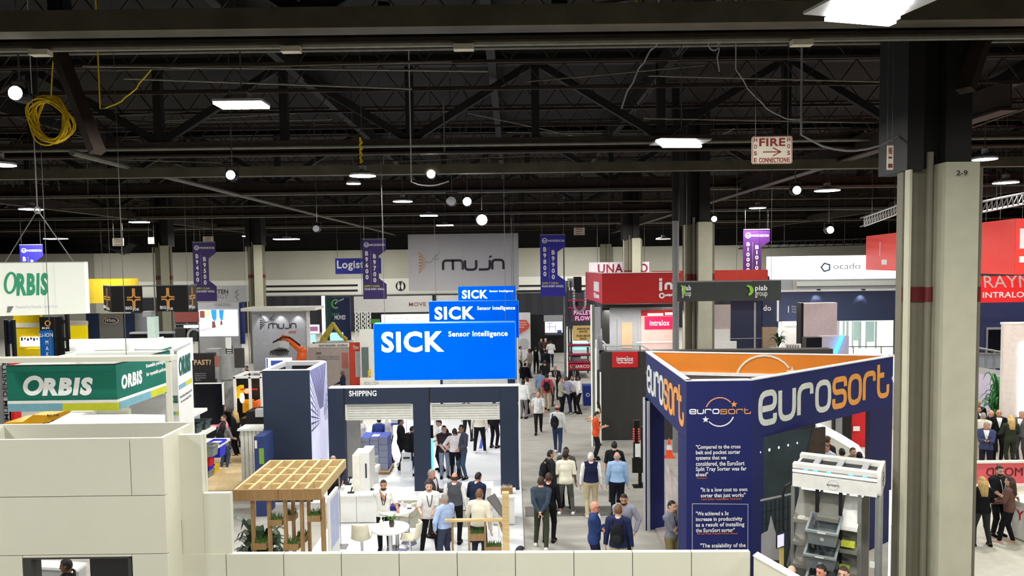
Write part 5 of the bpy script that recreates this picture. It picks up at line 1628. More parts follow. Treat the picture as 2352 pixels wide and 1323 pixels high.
ptext('OUTRIDER', t, 475, 809, 497, 813, 40, M('text_dark'))
t = root('black_machine', 'black forklift body left of the navy tower', 'forklift', 590, 955, 26)
fbox('body', 'black', t, 565, 606, 945, 25.8, .9)
pbox('orange_arm', M('orange_robot'), t, 581, 923, 592, 936, 26.2, .3)
pbox('white_cover', 'grey_light', t, 586, 940, 606, 958, 25.7, .2)
# yellow machine at left
t = root('forklift', 'amber yellow forklift partly hidden below the green sign box', 'forklift', 90, 965, 20)
k = lambda px, py, Y: (P(px, py, Y).x, P(px, py, Y).z)
MB().prism([k(32, 982, 20), k(74, 984, 20), k(82, 975, 20), k(139, 960, 20), k(140, 947, 20), k(98, 946, 20), k(74, 962, 20), k(32, 964, 20)], 19.6, 20.6).build('body', M('amber'), t)
MB().box(P(32, 980, 20).x, P(140, 980, 20).x, 19.7, 20.5, .05, P(90, 982, 20).z).build('chassis', M('black'), t)
ptext('BIG JOE', t, 109, 951, 136, 957, 19.6, M('text_dark'), bold=.03)
for px in (45, 125):
    x = P(px, 980, 20).x
    v = MB().lathe([(.3, 0), (.3, .22)], (0, 0, 0), 16)
    v.v = [(x + a, 19.55 + c, .3 + b_) for a, b_, c in v.v]
    v.build('wheel', M('black'), t)
t = root('booth_tower', 'white vertical board lettered along its height at the left edge', 'booth tower', 10, 910, 22)
fbox('board', 'grey_light', t, 4, 19, 832, 22, .3)
MB().box(P(19, 900, 22).x, P(31, 900, 22).x, 22, 22.3, 0, P(20, 835, 22).z).build('red_edge', M('red'), t)
o = text('MAXIMUM DENSITY', t, -1.45, 1.0, 0, .13, 0, M('text_dark'), bold=.02, local=True)
c = P(12, 905, 21.97)
o.data.transform(Matrix.Translation(Vector((c.x - t.location.x + .07, c.y - t.location.y, c.z))) @ Matrix.Rotation(-math.pi / 2, 4, 'Y'))
fbox('grey_side', 'grey', t, -60, 4, 840, 22.1, .2)

# ---- aisle right side: charcoal two-storey booth
yc = 28.7
t = root('charcoal_booth', 'charcoal two storey booth block with a red logo panel', 'booth', 1432, 900, yc)
zt_ = P(1432, 808, yc).z
x0, x1, _, _ = rect(1381, 900, 1560, 900, yc)
MB().box(x0, x1 + 6, yc, yc + .15, 0, zt_).box(x0, x0 + .15, yc + .15, yc + .6, 0, zt_).box(x0, x1 + 6, yc + .15, yc + .6, zt_ - .1, zt_).build('wall', M('charcoal'), t)
pbox('logo_panel', M('logo_red', (196, 30, 30), .5, emit=.12), t, 1406, 808, 1465, 844, yc - .06, .06)
ptext('intralox', t, 1416, 818, 1455, 830, yc - .06, M('text_white'), bold=.03)
MB().ribbon([(P(1417 + i * 6, 832 + (i % 2) * 1.5, yc).x, P(1417 + i * 6, 832 + (i % 2) * 1.5, yc).z) for i in range(7)], .035, yc - .08, yc - .06).build('underline', M('text_white'), t)
MB().box(x0, x1, yc - .01, yc + .02, .0, .06).build('skirting', M('grey_light'), t)
for px in (1392, 1470):
    MB().tube([P(px, 810, yc + .2), P(px, 794, yc + .2)], .025, 6).build('rail_post', M('galv'), t)
MB().tube([P(1394, 794, yc + .2), P(1472, 793, yc + .2), P(1500, 808, yc + .2)], .03, 6).tube([P(1394, 794, yc + .2), P(1374, 772, yc + 6)], .03, 6).build('handrail', M('white'), t)
pbox('glass_panel', 'glass_rail', t, 1396, 795, 1470, 808, yc + .2, .02)
# white light poles and slim white frame on the corner
t = root('lit_corner_portal', 'slim white lit corner frame left of the charcoal booth', 'booth frame', 1368, 850, 28.0)
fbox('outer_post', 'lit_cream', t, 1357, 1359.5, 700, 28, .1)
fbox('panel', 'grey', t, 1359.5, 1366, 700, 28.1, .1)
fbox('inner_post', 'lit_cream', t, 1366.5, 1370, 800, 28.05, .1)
pbox('white_side', M('grey_light'), t, 1366, 705, 1380, 780, 30, .1)
pbox('stair_side', M('grey_light'), t, 1372, 770, 1384, 860, 29.5, .1)
pbox('door', M('door_slate', (70, 74, 84), .5), t, 1372, 850, 1380, 930, 28.9, .1)
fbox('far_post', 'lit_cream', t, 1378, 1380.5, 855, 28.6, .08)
b = MB()
for i in range(6):
    b.tube([P(1374 + i * 3, 772 + i * 6, 29.2), P(1374 + i * 3, 800 + i * 6, 29.2)], .02, 5)
b.build('stair_rail', M('galv'), t)
# upper storey
yu = 33.0
t = root('upper_room', 'grey upper storey room with an orange lit doorway under the red fascia', 'booth', 1450, 750, yu, z=zt_)
def up(name, mt, a, b_, c, d, Y, dep):
    return pbox(name, mt, t, a, b_, c, d, Y, dep)
up('back_wall', M('upper_grey', (184, 184, 188), .6), 1383, 706, 1546, 806, yu, .15)
up('left_wing', 'charcoal', 1383, 700, 1400, 790, yu - 1.5, .1)
up('door_frame', 'grey_light', 1418, 731, 1464, 806, yu - .05, .05)
up('doorway', M('door_peach', (236, 178, 142), .5, emit=.12), 1428, 741, 1452, 800, yu - .08, .04)
up('pink_wall', M('pink_wall', (238, 188, 176), .5, emit=.15), 1473, 716, 1550, 808, yu - .05, .05)
up('red_band', 'red_sign', 1473, 712, 1550, 725, yu - .08, .04)
up('logo_panel', M('logo_pink', (235, 30, 80), .4, emit=.5), 1481, 727, 1545, 756, yu - .1, .05)
ptext('intralox', t, 1492, 735, 1538, 748, yu - .1, M('text_white'), bold=.03)
up('light_strip', 'lit_white', 1488, 720, 1523, 725, yu - .3, .05)
up('light_strip', 'lit_white', 1528, 718, 1546, 723, yu - .3, .05)
up('ceiling', 'charcoal', 1383, 699, 1560, 706, yu - 2.5, 2.6)
MB().tube([P(1462, 787, yu - 1), P(1560, 786, yu - 1)], .03, 6).build('handrail', M('white'), t)
up('glass_panel', 'glass_rail', 1462, 788, 1560, 806, yu - 1, .02)
p = P(1470, 712, yu - 1.6)
l = lamp(p.x - t.location.x, p.y - t.location.y, p.z - t.location.z, 90, 3.0, .6, 'room_lamp', t)
p = P(1890, 668, 38)
lamp(p.x, 39.0, p.z, 160, 5.0, .6, 'booth_lamp')
# red fascia
yr = 30.0
t = root('red_fascia', 'large red hanging fascia with white lettering above the charcoal booth', 'hanging sign', 1450, 700, yr, z=P(1450, 700, yr).z)
A, B, C = P(1345, 660, 35), P(1383, 660, yr), P(1562, 655, yr)
zt2, zb2 = P(1460, 627, yr).z, P(1460, 697, yr).z
MB().slab([(A.x, A.y), (B.x, B.y), (B.x, B.y + .1), (A.x + .1, A.y)], zb2, zt2).build('left_panel', M('red_side', (206, 44, 58), .5), t)
MB().box(B.x, C.x, yr, yr + .1, zb2, zt2).build('front_panel', M('red_sign'), t)
MB().slab([(A.x, A.y - .05), (B.x, B.y - .04), (C.x, yr - .04), (C.x, yr + .12), (B.x + .1, yr + .12), (A.x + .1, A.y + .05)], zt2, zt2 + .03).build('rim', M('text_white'), t)
strokes('n', t, *rect(1526, 648, 1545, 668, yr), yr - .01, M('text_white'), .3)
pbox('letter_stem', 'text_white', t, 1514, 647, 1521, 668, yr - .02, .02)
pbox('letter_dot', 'text_white', t, 1514, 639, 1521, 645, yr - .02, .02)
c = P(1520, 679, yr)
MB().ribbon([(c.x + .09 * math.cos(a), c.z + .09 * math.sin(a)) for a in [k2 * math.pi / 6 for k2 in range(12)]], .06, yr - .02, yr, True).ribbon([(c.x + .1, c.z), (c.x + .3, c.z + .03), (c.x + .32, c.z + .0), (c.x + .5, c.z + .06)], .07, yr - .02, yr).build('emblem', M('text_white'), t)
def f6(s, L):
    z = lambda py: P(1372, py, 31.5).z
    return [MB().box(L * .56, L * .84, -.02, 0, z(669), z(647)).build('letter_stem', M('text_white'), s, local=True),
            MB().box(L * .56, L * .66, -.02, 0, z(685), z(673)).box(L * .62, L * .84, -.02, 0, z(684), z(676)).build('emblem', M('text_white'), s, local=True)]
slant(t, (A.x, A.y), (B.x, B.y), f6)
D = P(1640, 632, 36), P(1764, 632, 36)
z0, z1 = P(1700, 690, 36).z, P(1700, 620, 36).z
MB().box(C.x, D[1].x, 36, 36.1, z0, z1).build('rear_panel', M('red_rear', (226, 66, 50), .5), t)
cables(t, [(B.x + .3, yr + .05, zt2), (C.x - .3, yr + .05, zt2), (D[1].x - .4, 36.05, z1)])
# dark banner with green emblem
yb = 24.0
t = root('hanging_sign', 'dark grey hanging banner with green swirl emblems', 'hanging sign', 1670, 690, yb, z=P(1670, 691, yb).z)
x0, x1, z0, z1 = rect(1556, 646, 1790, 691, yb)
MB().slab([(x0, yb), (x1, yb - .15), (x1, yb - .1), (x0, yb + .05)], z0, z1).box(x1 - .03, x1, yb - .1, yb + .8, z0, z1).build('banner', M('banner_slate', (58, 62, 60), .6), t)
wt, lg = M('text_white'), M('lime_leaf', (146, 206, 66), .5)
for a, s in ((1558, .68), (1706, 1)):
    yy = yb - .03 if a < 1600 else yb - .12
    c = P(a + (8 if a < 1600 else 12), 667, yy)
    r0 = .17
    q = [(c.x + r0 * s * math.cos(an), c.z + r0 * math.sin(an)) for an in [1.9 - k2 * .42 for k2 in range(9)]]
    an_ = [1.9 - k2 * .28 for k2 in range(13)]
    wd_ = [.03 + .085 * math.sin(math.pi * min(1, k2 / 10) * .8) for k2 in range(13)]
    out_ = [(c.x + r0 * s * math.cos(a_), c.z + r0 * math.sin(a_)) for a_ in an_]
    inn_ = [(c.x + (r0 - w_) * s * math.cos(a_), c.z + (r0 - w_) * math.sin(a_)) for a_, w_ in zip(an_, wd_)]
    b = MB()
    for i in range(12):
        b.prism([inn_[i], inn_[i + 1], out_[i + 1], out_[i]], yy - .03, yy - .01)
    b.build('emblem', lg, t)
    ptext('piab', t, a + 8 if a < 1600 else a + 28, 655, a + 29 if a < 1600 else a + 56, 671, yy, wt, bold=.03)
    ptext('group', t, a + 8 if a < 1600 else a + 28, 671, a + 29 if a < 1600 else a + 56, 684, yy, wt, bold=.0)
MB().tube([(x0, yb, z1), (x1, yb - .12, z1)], .025, 6).build('rail', M('grey'), t)
cables(t, [(x0 + .3, yb, z1), (P(1690, 650, yb).x, yb - .08, z1), (x1 - .3, yb - .1, z1)])
t = root('hanging_sign', 'white sign with large red letters behind the far pale column', 'hanging sign', 1420, 625, 52, z=P(1420, 632, 52).z)
pbox('board', M('sign_white_lit', (250, 236, 240), .5, emit=.3), t, 1353, 602, 1491, 632, 52, .1)
ptext('UNARCO', t, 1373, 606, 1488, 627, 52, M('letter_red', (205, 60, 90), .5), bold=.03)
cables(t, [(P(1372, 603, 52).x, 52, P(1372, 603, 52).z), (P(1480, 603, 52).x, 52, P(1480, 603, 52).z)], r=.02)
# colourful pallet rack
yk = 45.0
t = root('pallet_rack', 'tall pallet rack with pink and yellow signs beside the aisle', 'rack', 1330, 750, yk)
b = MB()
for px in (1300, 1309, 1355):
    x0, x1, _, z1 = rect(px, 645, px + 4, 650, yk)
    b.box(x0, x1, yk, yk + .1, 0, z1).box(x0, x1, yk + 2, yk + 2.1, 0, z1)
b.build('upright', M('rack_dark', (70, 72, 74), .5), t)
fbox('lit_post', 'lit_cream', t, 1301, 1304, 750, yk - .3, .05)
fbox('lit_post', 'lit_cream', t, 1356, 1359, 700, yk - .3, .05)
for py in (688, 705, 790, 812, 830, 846):
    pbox('beam', M('rack_pink', (214, 40, 92), .5), t, 1306, py, 1358, py + 3.5, yk - .02, .12)
    pbox('shelf_deck', 'charcoal', t, 1306, py + 4, 1358, py + 6, yk + .1, 2)
pbox('flow_sign', M('sign_plum', (110, 76, 100), .5), t, 1312, 709, 1361, 738, yk - .1, .05)
ptext('PALLET\nFLOW', t, 1318, 713, 1358, 736, yk - .1, M('neon_pink2', (250, 170, 215), .4, emit=.5), bold=.04, align='CENTER')
pbox('rack_sign', M('sign_tan', (232, 196, 120), .5, emit=.1), t, 1316, 748, 1359, 783, yk - .1, .05)
ptext('DRIVE-IN\nRACK', t, 1326, 753, 1354, 764, yk - .1, M('text_dark'), bold=.03, align='CENTER')
ptext('PUSH BACK\nRACK', t, 1324, 769, 1356, 780, yk - .1, M('text_dark'), bold=.03, align='CENTER')
for i, (a, c_, m_) in enumerate([((1318, 787, 1352, 797), 0, 'screen_cyan'), ((1318, 803, 1348, 813), 0, 'lit_pale2'), ((1310, 820, 1334, 829), 0, 'grey_light'), ((1332, 832, 1352, 839), 0, 'grey'), ((1314, 690, 1328, 704), 0, 'charcoal'), ((1306, 640, 1318, 660), 0, 'grey_light'), ((1320, 636, 1336, 672), 0, 'black')]):
    mt = M(m_) if m_ in _mats else M(m_, (206, 230, 226), .5, emit=.3)
    pbox('load', mt, t, *a, yk + .3, 1)
pbox('lower_banner', 'red', t, 1306, 836, 1358, 847, yk - .08, .04)
ptext('UNARCO', t, 1310, 838, 1354, 845, yk - .08, M('text_white'), bold=.03)
b = MB()
for i in range(14):
    an = math.pi + i * math.pi / 13
    c = P(1331, 693, yk - .4)
    b.ball((c.x + .34 * math.cos(an), c.y, c.z + .5 * math.sin(an) - .1), .08, 8)
for sx in (-.34, .34):
    for i in range(5):
        b.ball((c.x + sx, c.y, c.z + i * .17), .08, 8)
b.build('wheel_garland', M('grey_light'), t)
t = root('recycling_bin', 'dark blue recycling bin beside the white lit post', 'bin', 1349, 910, 38)
g = G(1349, 930)
t.location = (g.x, g.y, 0)
WM[t.name] = Matrix.Translation(t.location)
MB().prism([(-.2, 0), (.2, 0), (.24, .95), (-.24, .95)], -.25, .25).build('body', M('bin_blue', (28, 50, 130), .5), t, local=True)
MB().box(-.26, .26, -.27, .27, .95, 1.02).build('lid', M('bin_blue2', (40, 66, 150), .5), t, local=True)
MB().ribbon([(.08 * math.cos(a), .55 + .08 * math.sin(a)) for a in [k2 * math.pi / 5 for k2 in range(10)]], .03, -.27, -.25, True).build('emblem', M('text_white'), t, local=True)
# end of the aisle
t = root('poster_board', 'white poster board with an orange red arrow shape at the aisle end', 'board', 1208, 760, 55)
fbox('board', M('board_pale', (214, 214, 216), .5), t, 1188, 1218, 718, 55, .1)
MB().prism([k(1189, 770, 54.9), k(1212, 756, 54.9), k(1217, 748, 54.9), k(1209, 735, 54.9), k(1189, 735, 54.9)], 54.93, 55).build('arrow_shape', M('panel_red2', (206, 84, 60), .5), t)
ptext('Robotics\nfor every\nfacility', t, 1192, 738, 1210, 754, 54.93, M('text_white'))
MB().prism([k(1195, 800, 54.9), k(1210, 800, 54.9), k(1213, 785, 54.9), k(1209, 778, 54.9), k(1197, 778, 54.9), k(1193, 785, 54.9)], 54.93, 55).build('round_panel', M('grey_light'), t)
t = root('video_screen', 'bright white wall screen in the dark booth at the aisle end', 'screen', 1270, 755, 58)
fbox('wall', 'black', t, 1216, 1300, 722, 58.2, .2)
pbox('top_board', 'grey_light', t, 1249, 724, 1293, 738, 58, .1)
pbox('screen', 'screen_white', t, 1252, 739, 1292, 764, 58, .1)
b = MB()
for a in [(1255, 742, 1270, 743), (1255, 750, 1275, 751), (1262, 742, 1263, 760), (1275, 745, 1276, 762), (1280, 758, 1290, 764)]:
    pb(b, *a, 57.97, .02)
b.build('picture', M('pic_navy'), t)
pbox('bench', 'charcoal', t, 1252, 768, 1292, 771, 57, .8)
# dark rack with pole beside the blue aisle banner
t = root('pole', 'grey pole with a small white fixture right of the blue aisle banner', 'pole', 1295, 620, 39)
fbox('shaft', 'grey', t, 1293.5, 1296.5, 565, 39, .1)
t = root('reflector_stand', 'black stand with red and chrome reflectors beside the blue pillar', 'stand', 1466, 1040, 22.5)
g = G(1470, 1118)
t.location = (g.x, g.y, 0)
WM[t.name] = Matrix.Translation(t.location)
Yr = g.y
MB().box(g.x - .22, g.x + .22, Yr - .15, Yr + .15, 0, .04).box(g.x - .05, g.x + .05, Yr - .04, Yr + .04, 0, .5).build('base', M('black'), t)
z_ = lambda py: P(1466, py, Yr).z
MB().box(g.x - .24, g.x + .2, Yr - .06, Yr + .06, z_(1085), z_(1052)).box(g.x - .2, g.x - .02, Yr - .06, Yr + .06, z_(1052), z_(965)).box(g.x + .04, g.x + .2, Yr - .06, Yr + .06, z_(1052), z_(980)).build('board', M('black'), t)
MB().box(g.x - .16, g.x - .0, Yr - .08, Yr - .06, z_(1048), z_(1018)).build('label', M('text_white'), t)
r = random.Random(4)
b, b2 = MB(), MB()
for i in range(6):
    for j in range(3):
        (b if j < 2 else b2).ball((g.x - .2 + j * .16, Yr - .07, z_(1012 - i * 5.5)), .035, 8)
b.build('red_reflectors', M('reflector_red', (230, 70, 60), .3), t)
b2.build('clear_reflectors', M('chrome'), t)
t = root('floor_stand', 'small black tripod foot on the carpet beside the blue pillar', 'stand', 1468, 1110, 20.5)
g = G(1475, 1112)
t.location = (g.x, g.y, 0)
WM[t.name] = Matrix.Translation(t.location)
MB().slab([(g.x - .1, g.y - .1), (g.x + .15, g.y - .1), (g.x + .15, g.y + .1), (g.x - .1, g.y + .1)], .0, .03).tube([(g.x + .1, g.y, 0), (g.x + .1, g.y, 1.2)], .02, 6).build('foot', M('black'), t)
t = root('traffic_cone', 'orange and white traffic cone seen between the blue panels', 'cone', 1537, 1040, 21)
g = G(1537, 1050)
t.location = (g.x, g.y, 0)
WM[t.name] = Matrix.Translation(t.location)
MB().lathe([(.14, .03), (.09, .3), (.03, .68)], (0, 0, 0), 14).box(-.18, .18, -.18, .18, 0, .03).build('cone_body', M('cone_orange', (240, 84, 50), .5), t, local=True)
MB().lathe([(.105, .28), (.07, .46)], (0, 0, 0), 14).build('white_band', M('white'), t, local=True)

# ---- navy lightbox booth behind (right of centre)
yo = 43.0
t = root('light_box_sign', 'long bright white lightbox with a pentagon emblem', 'light box sign', 1900, 640, yo, z=P(1900, 640, yo).z)
A, B, C = P(1766, 600, yo), P(1860, 600, yo - 1.5), P(2110, 600, yo - 1.5)
z0, z1 = P(1930, 641, yo - 1.5).z, P(1930, 587, yo - 1.5).z
lw = M('lit_white')
MB().slab([(A.x, A.y), (B.x, B.y), (B.x, B.y + .4), (A.x, A.y + .4)], z0, z1).build('left_face', lw, t)
MB().box(B.x + .01, C.x, B.y, B.y + .4, z0, z1).build('front_face', lw, t)
c = P(1897, 614, yo - 1.53)
MB().ribbon([(c.x + .26 * math.cos(a), c.z + .24 * math.sin(a)) for a in [math.pi / 2 + .3 + k2 * 2 * math.pi / 5 for k2 in range(5)]], .08, yo - 1.53, yo - 1.5, True).build('emblem', M('emblem_slate', (80, 110, 130), .5, emit=.2), t)
ptext('ocado', t, 1914, 604, 1976, 618, yo - 1.5, M('grey'), bold=-.01)
ptext('ocado', t, 1820, 610, 1848, 617, yo - .9, M('grey_light'), bold=-.01)
cables(t, [(A.x + 1, A.y + .3, z1), (C.x - 1, C.y + .3, z1)])
t = root('ledge_wall', 'cream ledge and grey wall band below the white lightbox', 'booth wall', 1930, 670, 44)
pbox('ledge', 'wall_white', t, 1831, 645, 2068, 656, 43.8, .3)
pbox('grey_band', 'grey_light', t, 1790, 640, 2080, 667, 44, .2)
fbox('post', 'hall_wall', t, 1822, 1832, 640, 43.9, .3)
t = root('navy_booth', 'navy booth back wall with two spotlit patches and bright windows', 'booth', 1930, 750, 42)
yn = 42.0
nb = M('navy_booth', (56, 66, 96), .6)
pbox('upper_wall', nb, t, 1786, 668, 2068, 737, yn, .2)
pbox('top_trim', 'white', t, 1786, 665, 2068, 669, yn - .1, .3)
x0, x1, z0, z1 = rect(1790, 737, 2068, 830, yn)
MB().box(x0, x1, yn + .05, yn + .2, 0, z1).build('window_wall', M('window_lit', (236, 246, 236), .5, emit=.55), t)
b = MB()
for px, w in ((1922, 6), (1936, 4), (1944, 5), (1957, 3), (1972, 6), (1988, 3), (2010, 4)):
    x0, x1, z0, z1 = rect(px, 738, px + w, 800, yn)
    b.box(x0, x1, yn, yn + .05, z0, z1)
b.build('window_post', M('window_grey', (196, 214, 212), .5), t)
pbox('pane', M('pane_green', (176, 204, 200), .3, emit=.2), t, 1961, 738, 1975, 782, yn - .01, .02)
pbox('pane', M('pane_green'), t, 1988, 738, 2008, 785, yn - .01, .02)
MB().tube([P(1925, 796, yn - 1), P(2056, 796, yn - 1)], .03, 6).build('handrail', M('galv'), t)
for px in (1960, 2024):
    MB().tube([P(px, 796, yn - 1), P(px, 812, yn - 1)], .03, 6).build('rail_post', M('galv'), t)
pbox('dark_post', 'black', t, 2056, 728, 2064, 815, yn - 1.5, .2)
pbox('shelf', 'white', t, 1795, 738, 1840, 800, yn - .1, .1)
pbox('lit_shelf', 'lit_white', t, 1806, 744, 1840, 747, yn - .3, .2)
pbox('lettering_bar', 'text_white', t, 1810.5, 703, 1812, 718, yn - .03, .03)
ptext('Move Fast\nTurn Time\nAutomate', t, 1818, 702, 1844, 718, yn, M('grey_light'))
for px in (1880, 1983):
    p = P(px, 666, yn - .35)
    l = bpy.data.lights.new('wall_spot', 'SPOT')
    l.energy, l.spot_size, l.spot_blend, l.shadow_soft_size = 1200, 1.1, .8, .05
    o = bpy.data.objects.new('wall_spot', l)
    COL.objects.link(o)
    o.parent = t
    o.location = (p.x - t.location.x, p.y - t.location.y, p.z)
    o.rotation_euler = (.42, 0, 0)
    pbox('spot_can', 'black', t, px - 1, 664, px + 5, 667, yn - .4, .2)
t = root('booth_tower', 'pinkish tall panel tower with a black left edge in the navy booth', 'booth tower', 1884, 750, 38)
fbox('panel', M('tower_pink', (214, 198, 200), .6), t, 1846, 1923, 696, 38, .4)
fbox('dark_edge', 'black', t, 1840, 1846, 696, 38, .6)
t = root('light_block', 'pale block with a slanted glowing blue tube and a black box', 'display block', 1920, 795, 36.5, z=2.2)
fbox('black_box', 'screen_dark', t, 1852, 1888, 775, 36.5, .5)
fbox('block', M('block_pink', (206, 196, 206), .6), t, 1888, 1950, 772, 36.5, .5)
MB().beam(P(1918, 812, 36.4), P(1935, 770, 36.4), .22, .1).build('tube', M('neon_blue'), t)
t = root('navy_booth', 'navy booth wall with white frame lines left of the plant', 'booth', 1715, 740, 37)
fbox('wall', M('navy_booth2', (44, 52, 80), .6), t, 1678, 1755, 690, 37, .2)
pbox('frame_line', 'grey_light', t, 1732, 695, 1736, 808, 36.95, .05)
pbox('frame_line', 'grey_light', t, 1678, 777, 1752, 778, 36.95, .05)
pbox('logo_wall', nb, t, 1752, 690, 1788, 752, 36.9, .2)
ptext('do', t, 1753, 701, 1771, 714, 36.9, M('text_white'), bold=.03)
pbox('edge_light', 'lit_cream', t, 1786, 690, 1789, 738, 36.8, .1)
pbox('wood_panel', M('wood_panel', (178, 156, 130), .6), t, 1752, 752, 1784, 815, 36.8, .2)
t = root('upper_room', 'pale upper room wall with white railing between column and navy booth', 'booth', 1660, 760, 34, z=3)
pbox('wall', M('upper_beige', (192, 180, 176), .6), t, 1640, 700, 1678, 790, 34, .1)
pbox('white_base', 'white', t, 1640, 756, 1676, 808, 33.9, .1)
pbox('rail_wall', 'white', t, 1640, 784, 1692, 806, 33.3, .1)
pbox('dark_floor', 'charcoal', t, 1636, 806, 1756, 814, 33.2, 1)
t = root('booth_partition', 'white panel fence with grey slats beside the plant', 'partition', 1822, 800, 36)
pbox('panel', 'white', t, 1806, 790, 1840, 815, 36, .1)
b = MB()
for i in range(5):
    pb(b, 1808 + i * 6, 793, 1811 + i * 6, 814, 35.97, .02)
b.build('slats', M('grey'), t)
p = P(1788, 808, 35.5)
t = leaf_plant('potted_plant', 'green potted plant behind the orange fascia', 'plant', (p.x, 35.5, p.z), 26, .55, 1.0, M('leaf'), .05, 6, False)
MB().box(-.35, .35, -.2, .2, -t.location.z, .2).build('pot', M('white'), t, local=True)

# ---- red signs at the right
t = root('hanging_sign', 'red angled hanging sign passing behind the near column', 'hanging sign', 2200, 640, 30, z=6.45)
A, B, C = P(1989, 590, 40), P(2331, 570, 24), P(2500, 570, 24.8)
z0, z1 = 6.46, 8.27
rb = M('red_bright')
MB().slab([(A.x, A.y), (B.x, B.y), (B.x + .1, B.y + .1), (A.x + .1, A.y + .1)], z0, z1).build('left_face', rb, t)
MB().slab([(B.x + .01, B.y), (C.x, C.y), (C.x, C.y + .1), (B.x + .1, B.y + .1)], z0, z1).build('front_face', rb, t)
def f7(s, L):
    u = lambda px, Y: (P(px, 590, Y).x - A.x) / (B.x - A.x) * L
    return [MB().box(u(2059, 36), u(2085, 35), -.02, 0, 7.2, 7.9).build('letter', M('text_white'), s, local=True),
            MB().box(u(2057, 36), u(2075, 35), -.02, 0, 6.75, 7.0).build('letter', M('text_white'), s, local=True)]
slant(t, (A.x, A.y), (B.x, B.y), f7)
def f8(s, L):
    return [MB().box(.18, .8, -.02, 0, 7.3, 7.95).build('letter', M('text_white'), s, local=True), MB().box(.18, .5, -.02, 0, 6.85, 7.05).build('letter', M('text_white'), s, local=True)]
slant(t, (B.x, B.y), (C.x, C.y), f8)
cables(t, [(A.x + 1, A.y - .4, z1), (B.x - .3, B.y + .3, z1)])
t = root('hanging_sign', 'lower red sign with large silver and white lettering at the right edge', 'hanging sign', 2300, 690, 29, z=P(2300, 695, 29).z)
pbox('board', M('red_lit', (214, 40, 40), .5, emit=.15), t, 2248, 634, 2420, 694, 29, .1)
ptext('RAYMOND', t, 2258, 632, 2470, 660, 29, M('silver_text', (186, 178, 176), .5), bold=0, shear=-.1)
ptext('INTRALOGISTICS', t, 2257, 670, 2432, 683, 29, M('text_white'), bold=.01)
cables(t, [(P(2262, 634, 29).x, 29, P(2262, 634, 29).z), (P(2345, 634, 29).x, 29, P(2345, 634, 29).z)])
for (pa, ya, pb_, yb2, Y, lb) in [(1985, 520, 2072, 488, 30, 'silver stage lighting truss left of the near column'), (2255, 488, 2420, 455, 25, 'silver stage lighting truss at the right edge'), (1700, 571, 2000, 562, 41, 'black stage lighting truss over the white lightbox')]:
    a, c = P(pa, ya, Y), P(pb_, yb2, Y)
    t = thing('lighting_truss', lb, 'truss', tuple((a + c) / 2), 0, 'stage lighting trusses')
    mt = M('galv') if Y < 40 else M('steel_black')
    b = MB()
    for dz in (0, .35):
        for dy in (0, .35):
            b.tube([a + Vector((0, dy, dz)), c + Vector((0, dy, dz))], .03, 6)
    b.build('chord', mt, t)
    b = MB()
    n = 14
    for i in range(n):
        p, q = a.lerp(c, i / n), a.lerp(c, (i + 1) / n)
        b.tube([p, q + Vector((0, 0, .35))], .018, 5).tube([p, p + Vector((0, 0, .35))], .018, 5)
    b.build('lacing', mt, t)
    cables(t, [tuple(a.lerp(c, .2)), tuple(a.lerp(c, .8))])
t = root('navy_booth', 'navy booth wall with a framed window below the lower red sign', 'booth', 2300, 760, 31)
fbox('wall', M('navy_deep', (34, 40, 76), .6), t, 2230, 2420, 694, 31, .2)
pbox('window_frame', 'grey', t, 2266, 752, 2306, 812, 30.95, .05)
pbox('window_pane', 'screen_dark', t, 2270, 757, 2302, 812, 30.93, .03)
t = root('ramp_rail', 'grey ramp railing with glass panels right of the near column', 'railing', 2280, 830, 28.5)
b = MB()
a, c = P(2240, 798, 28.5), P(2306, 810, 28.5)
b.tube([a, c], .04, 6).tube([P(2244, 812, 28.5), P(2304, 813, 28.5)], .04, 6)
for i in range(4):
    px = 2246 + i * 19
    b.tube([P(px, 800 + i * 3.4, 28.5), P(px, 852, 28.5)], .035, 6)
b.build('frame', M('galv'), t)
pbox('glass', 'glass_rail', t, 2246, 814, 2304, 846, 28.52, .02)
MB().add([tuple(P(2240, 842, 28.4)), tuple(P(2306, 852, 28.4)), tuple(P(2306, 862, 28.4)), tuple(P(2240, 858, 28.4)), tuple(P(2240, 842, 28.7)), tuple(P(2306, 852, 28.7)), tuple(P(2306, 862, 28.7)), tuple(P(2240, 858, 28.7))], [(3, 2, 1, 0), (4, 5, 6, 7), (0, 1, 5, 4), (1, 2, 6, 5), (2, 3, 7, 6), (3, 0, 4, 7)]).build('ramp_edge', M('grey_light'), t)
fbox('lilac_wall', M('lilac_wall', (206, 200, 222), .6), t, 2236, 2310, 858, 30, .1)
t = root('booth_tower', 'tall cream booth tower with a bright screen at the right edge', 'booth tower', 2340, 900, 25.5)
fbox('body', M('cream_pink', (232, 220, 212), .6), t, 2306, 2430, 744, 25.5, .15)
pbox('screen', 'screen_white', t, 2341, 787, 2430, 957, 25.45, .05)
x0, x1, z0, z1 = rect(2306, 740, 2430, 745, 25.5)
MB().box(x0 - .02, x1, 25.48, 25.67, z0, z1).build('rim', M('white'), t)
p = G(2296, 958)
leaf_plant('palm_plant', 'bushy green palm beside the cream tower', 'plant', (P(2296, 930, 26.4).x, 26.4, 0), 90, .75, 2.9, M('palm_leaf', (40, 110, 50), .45, var=.3), .05, 9)
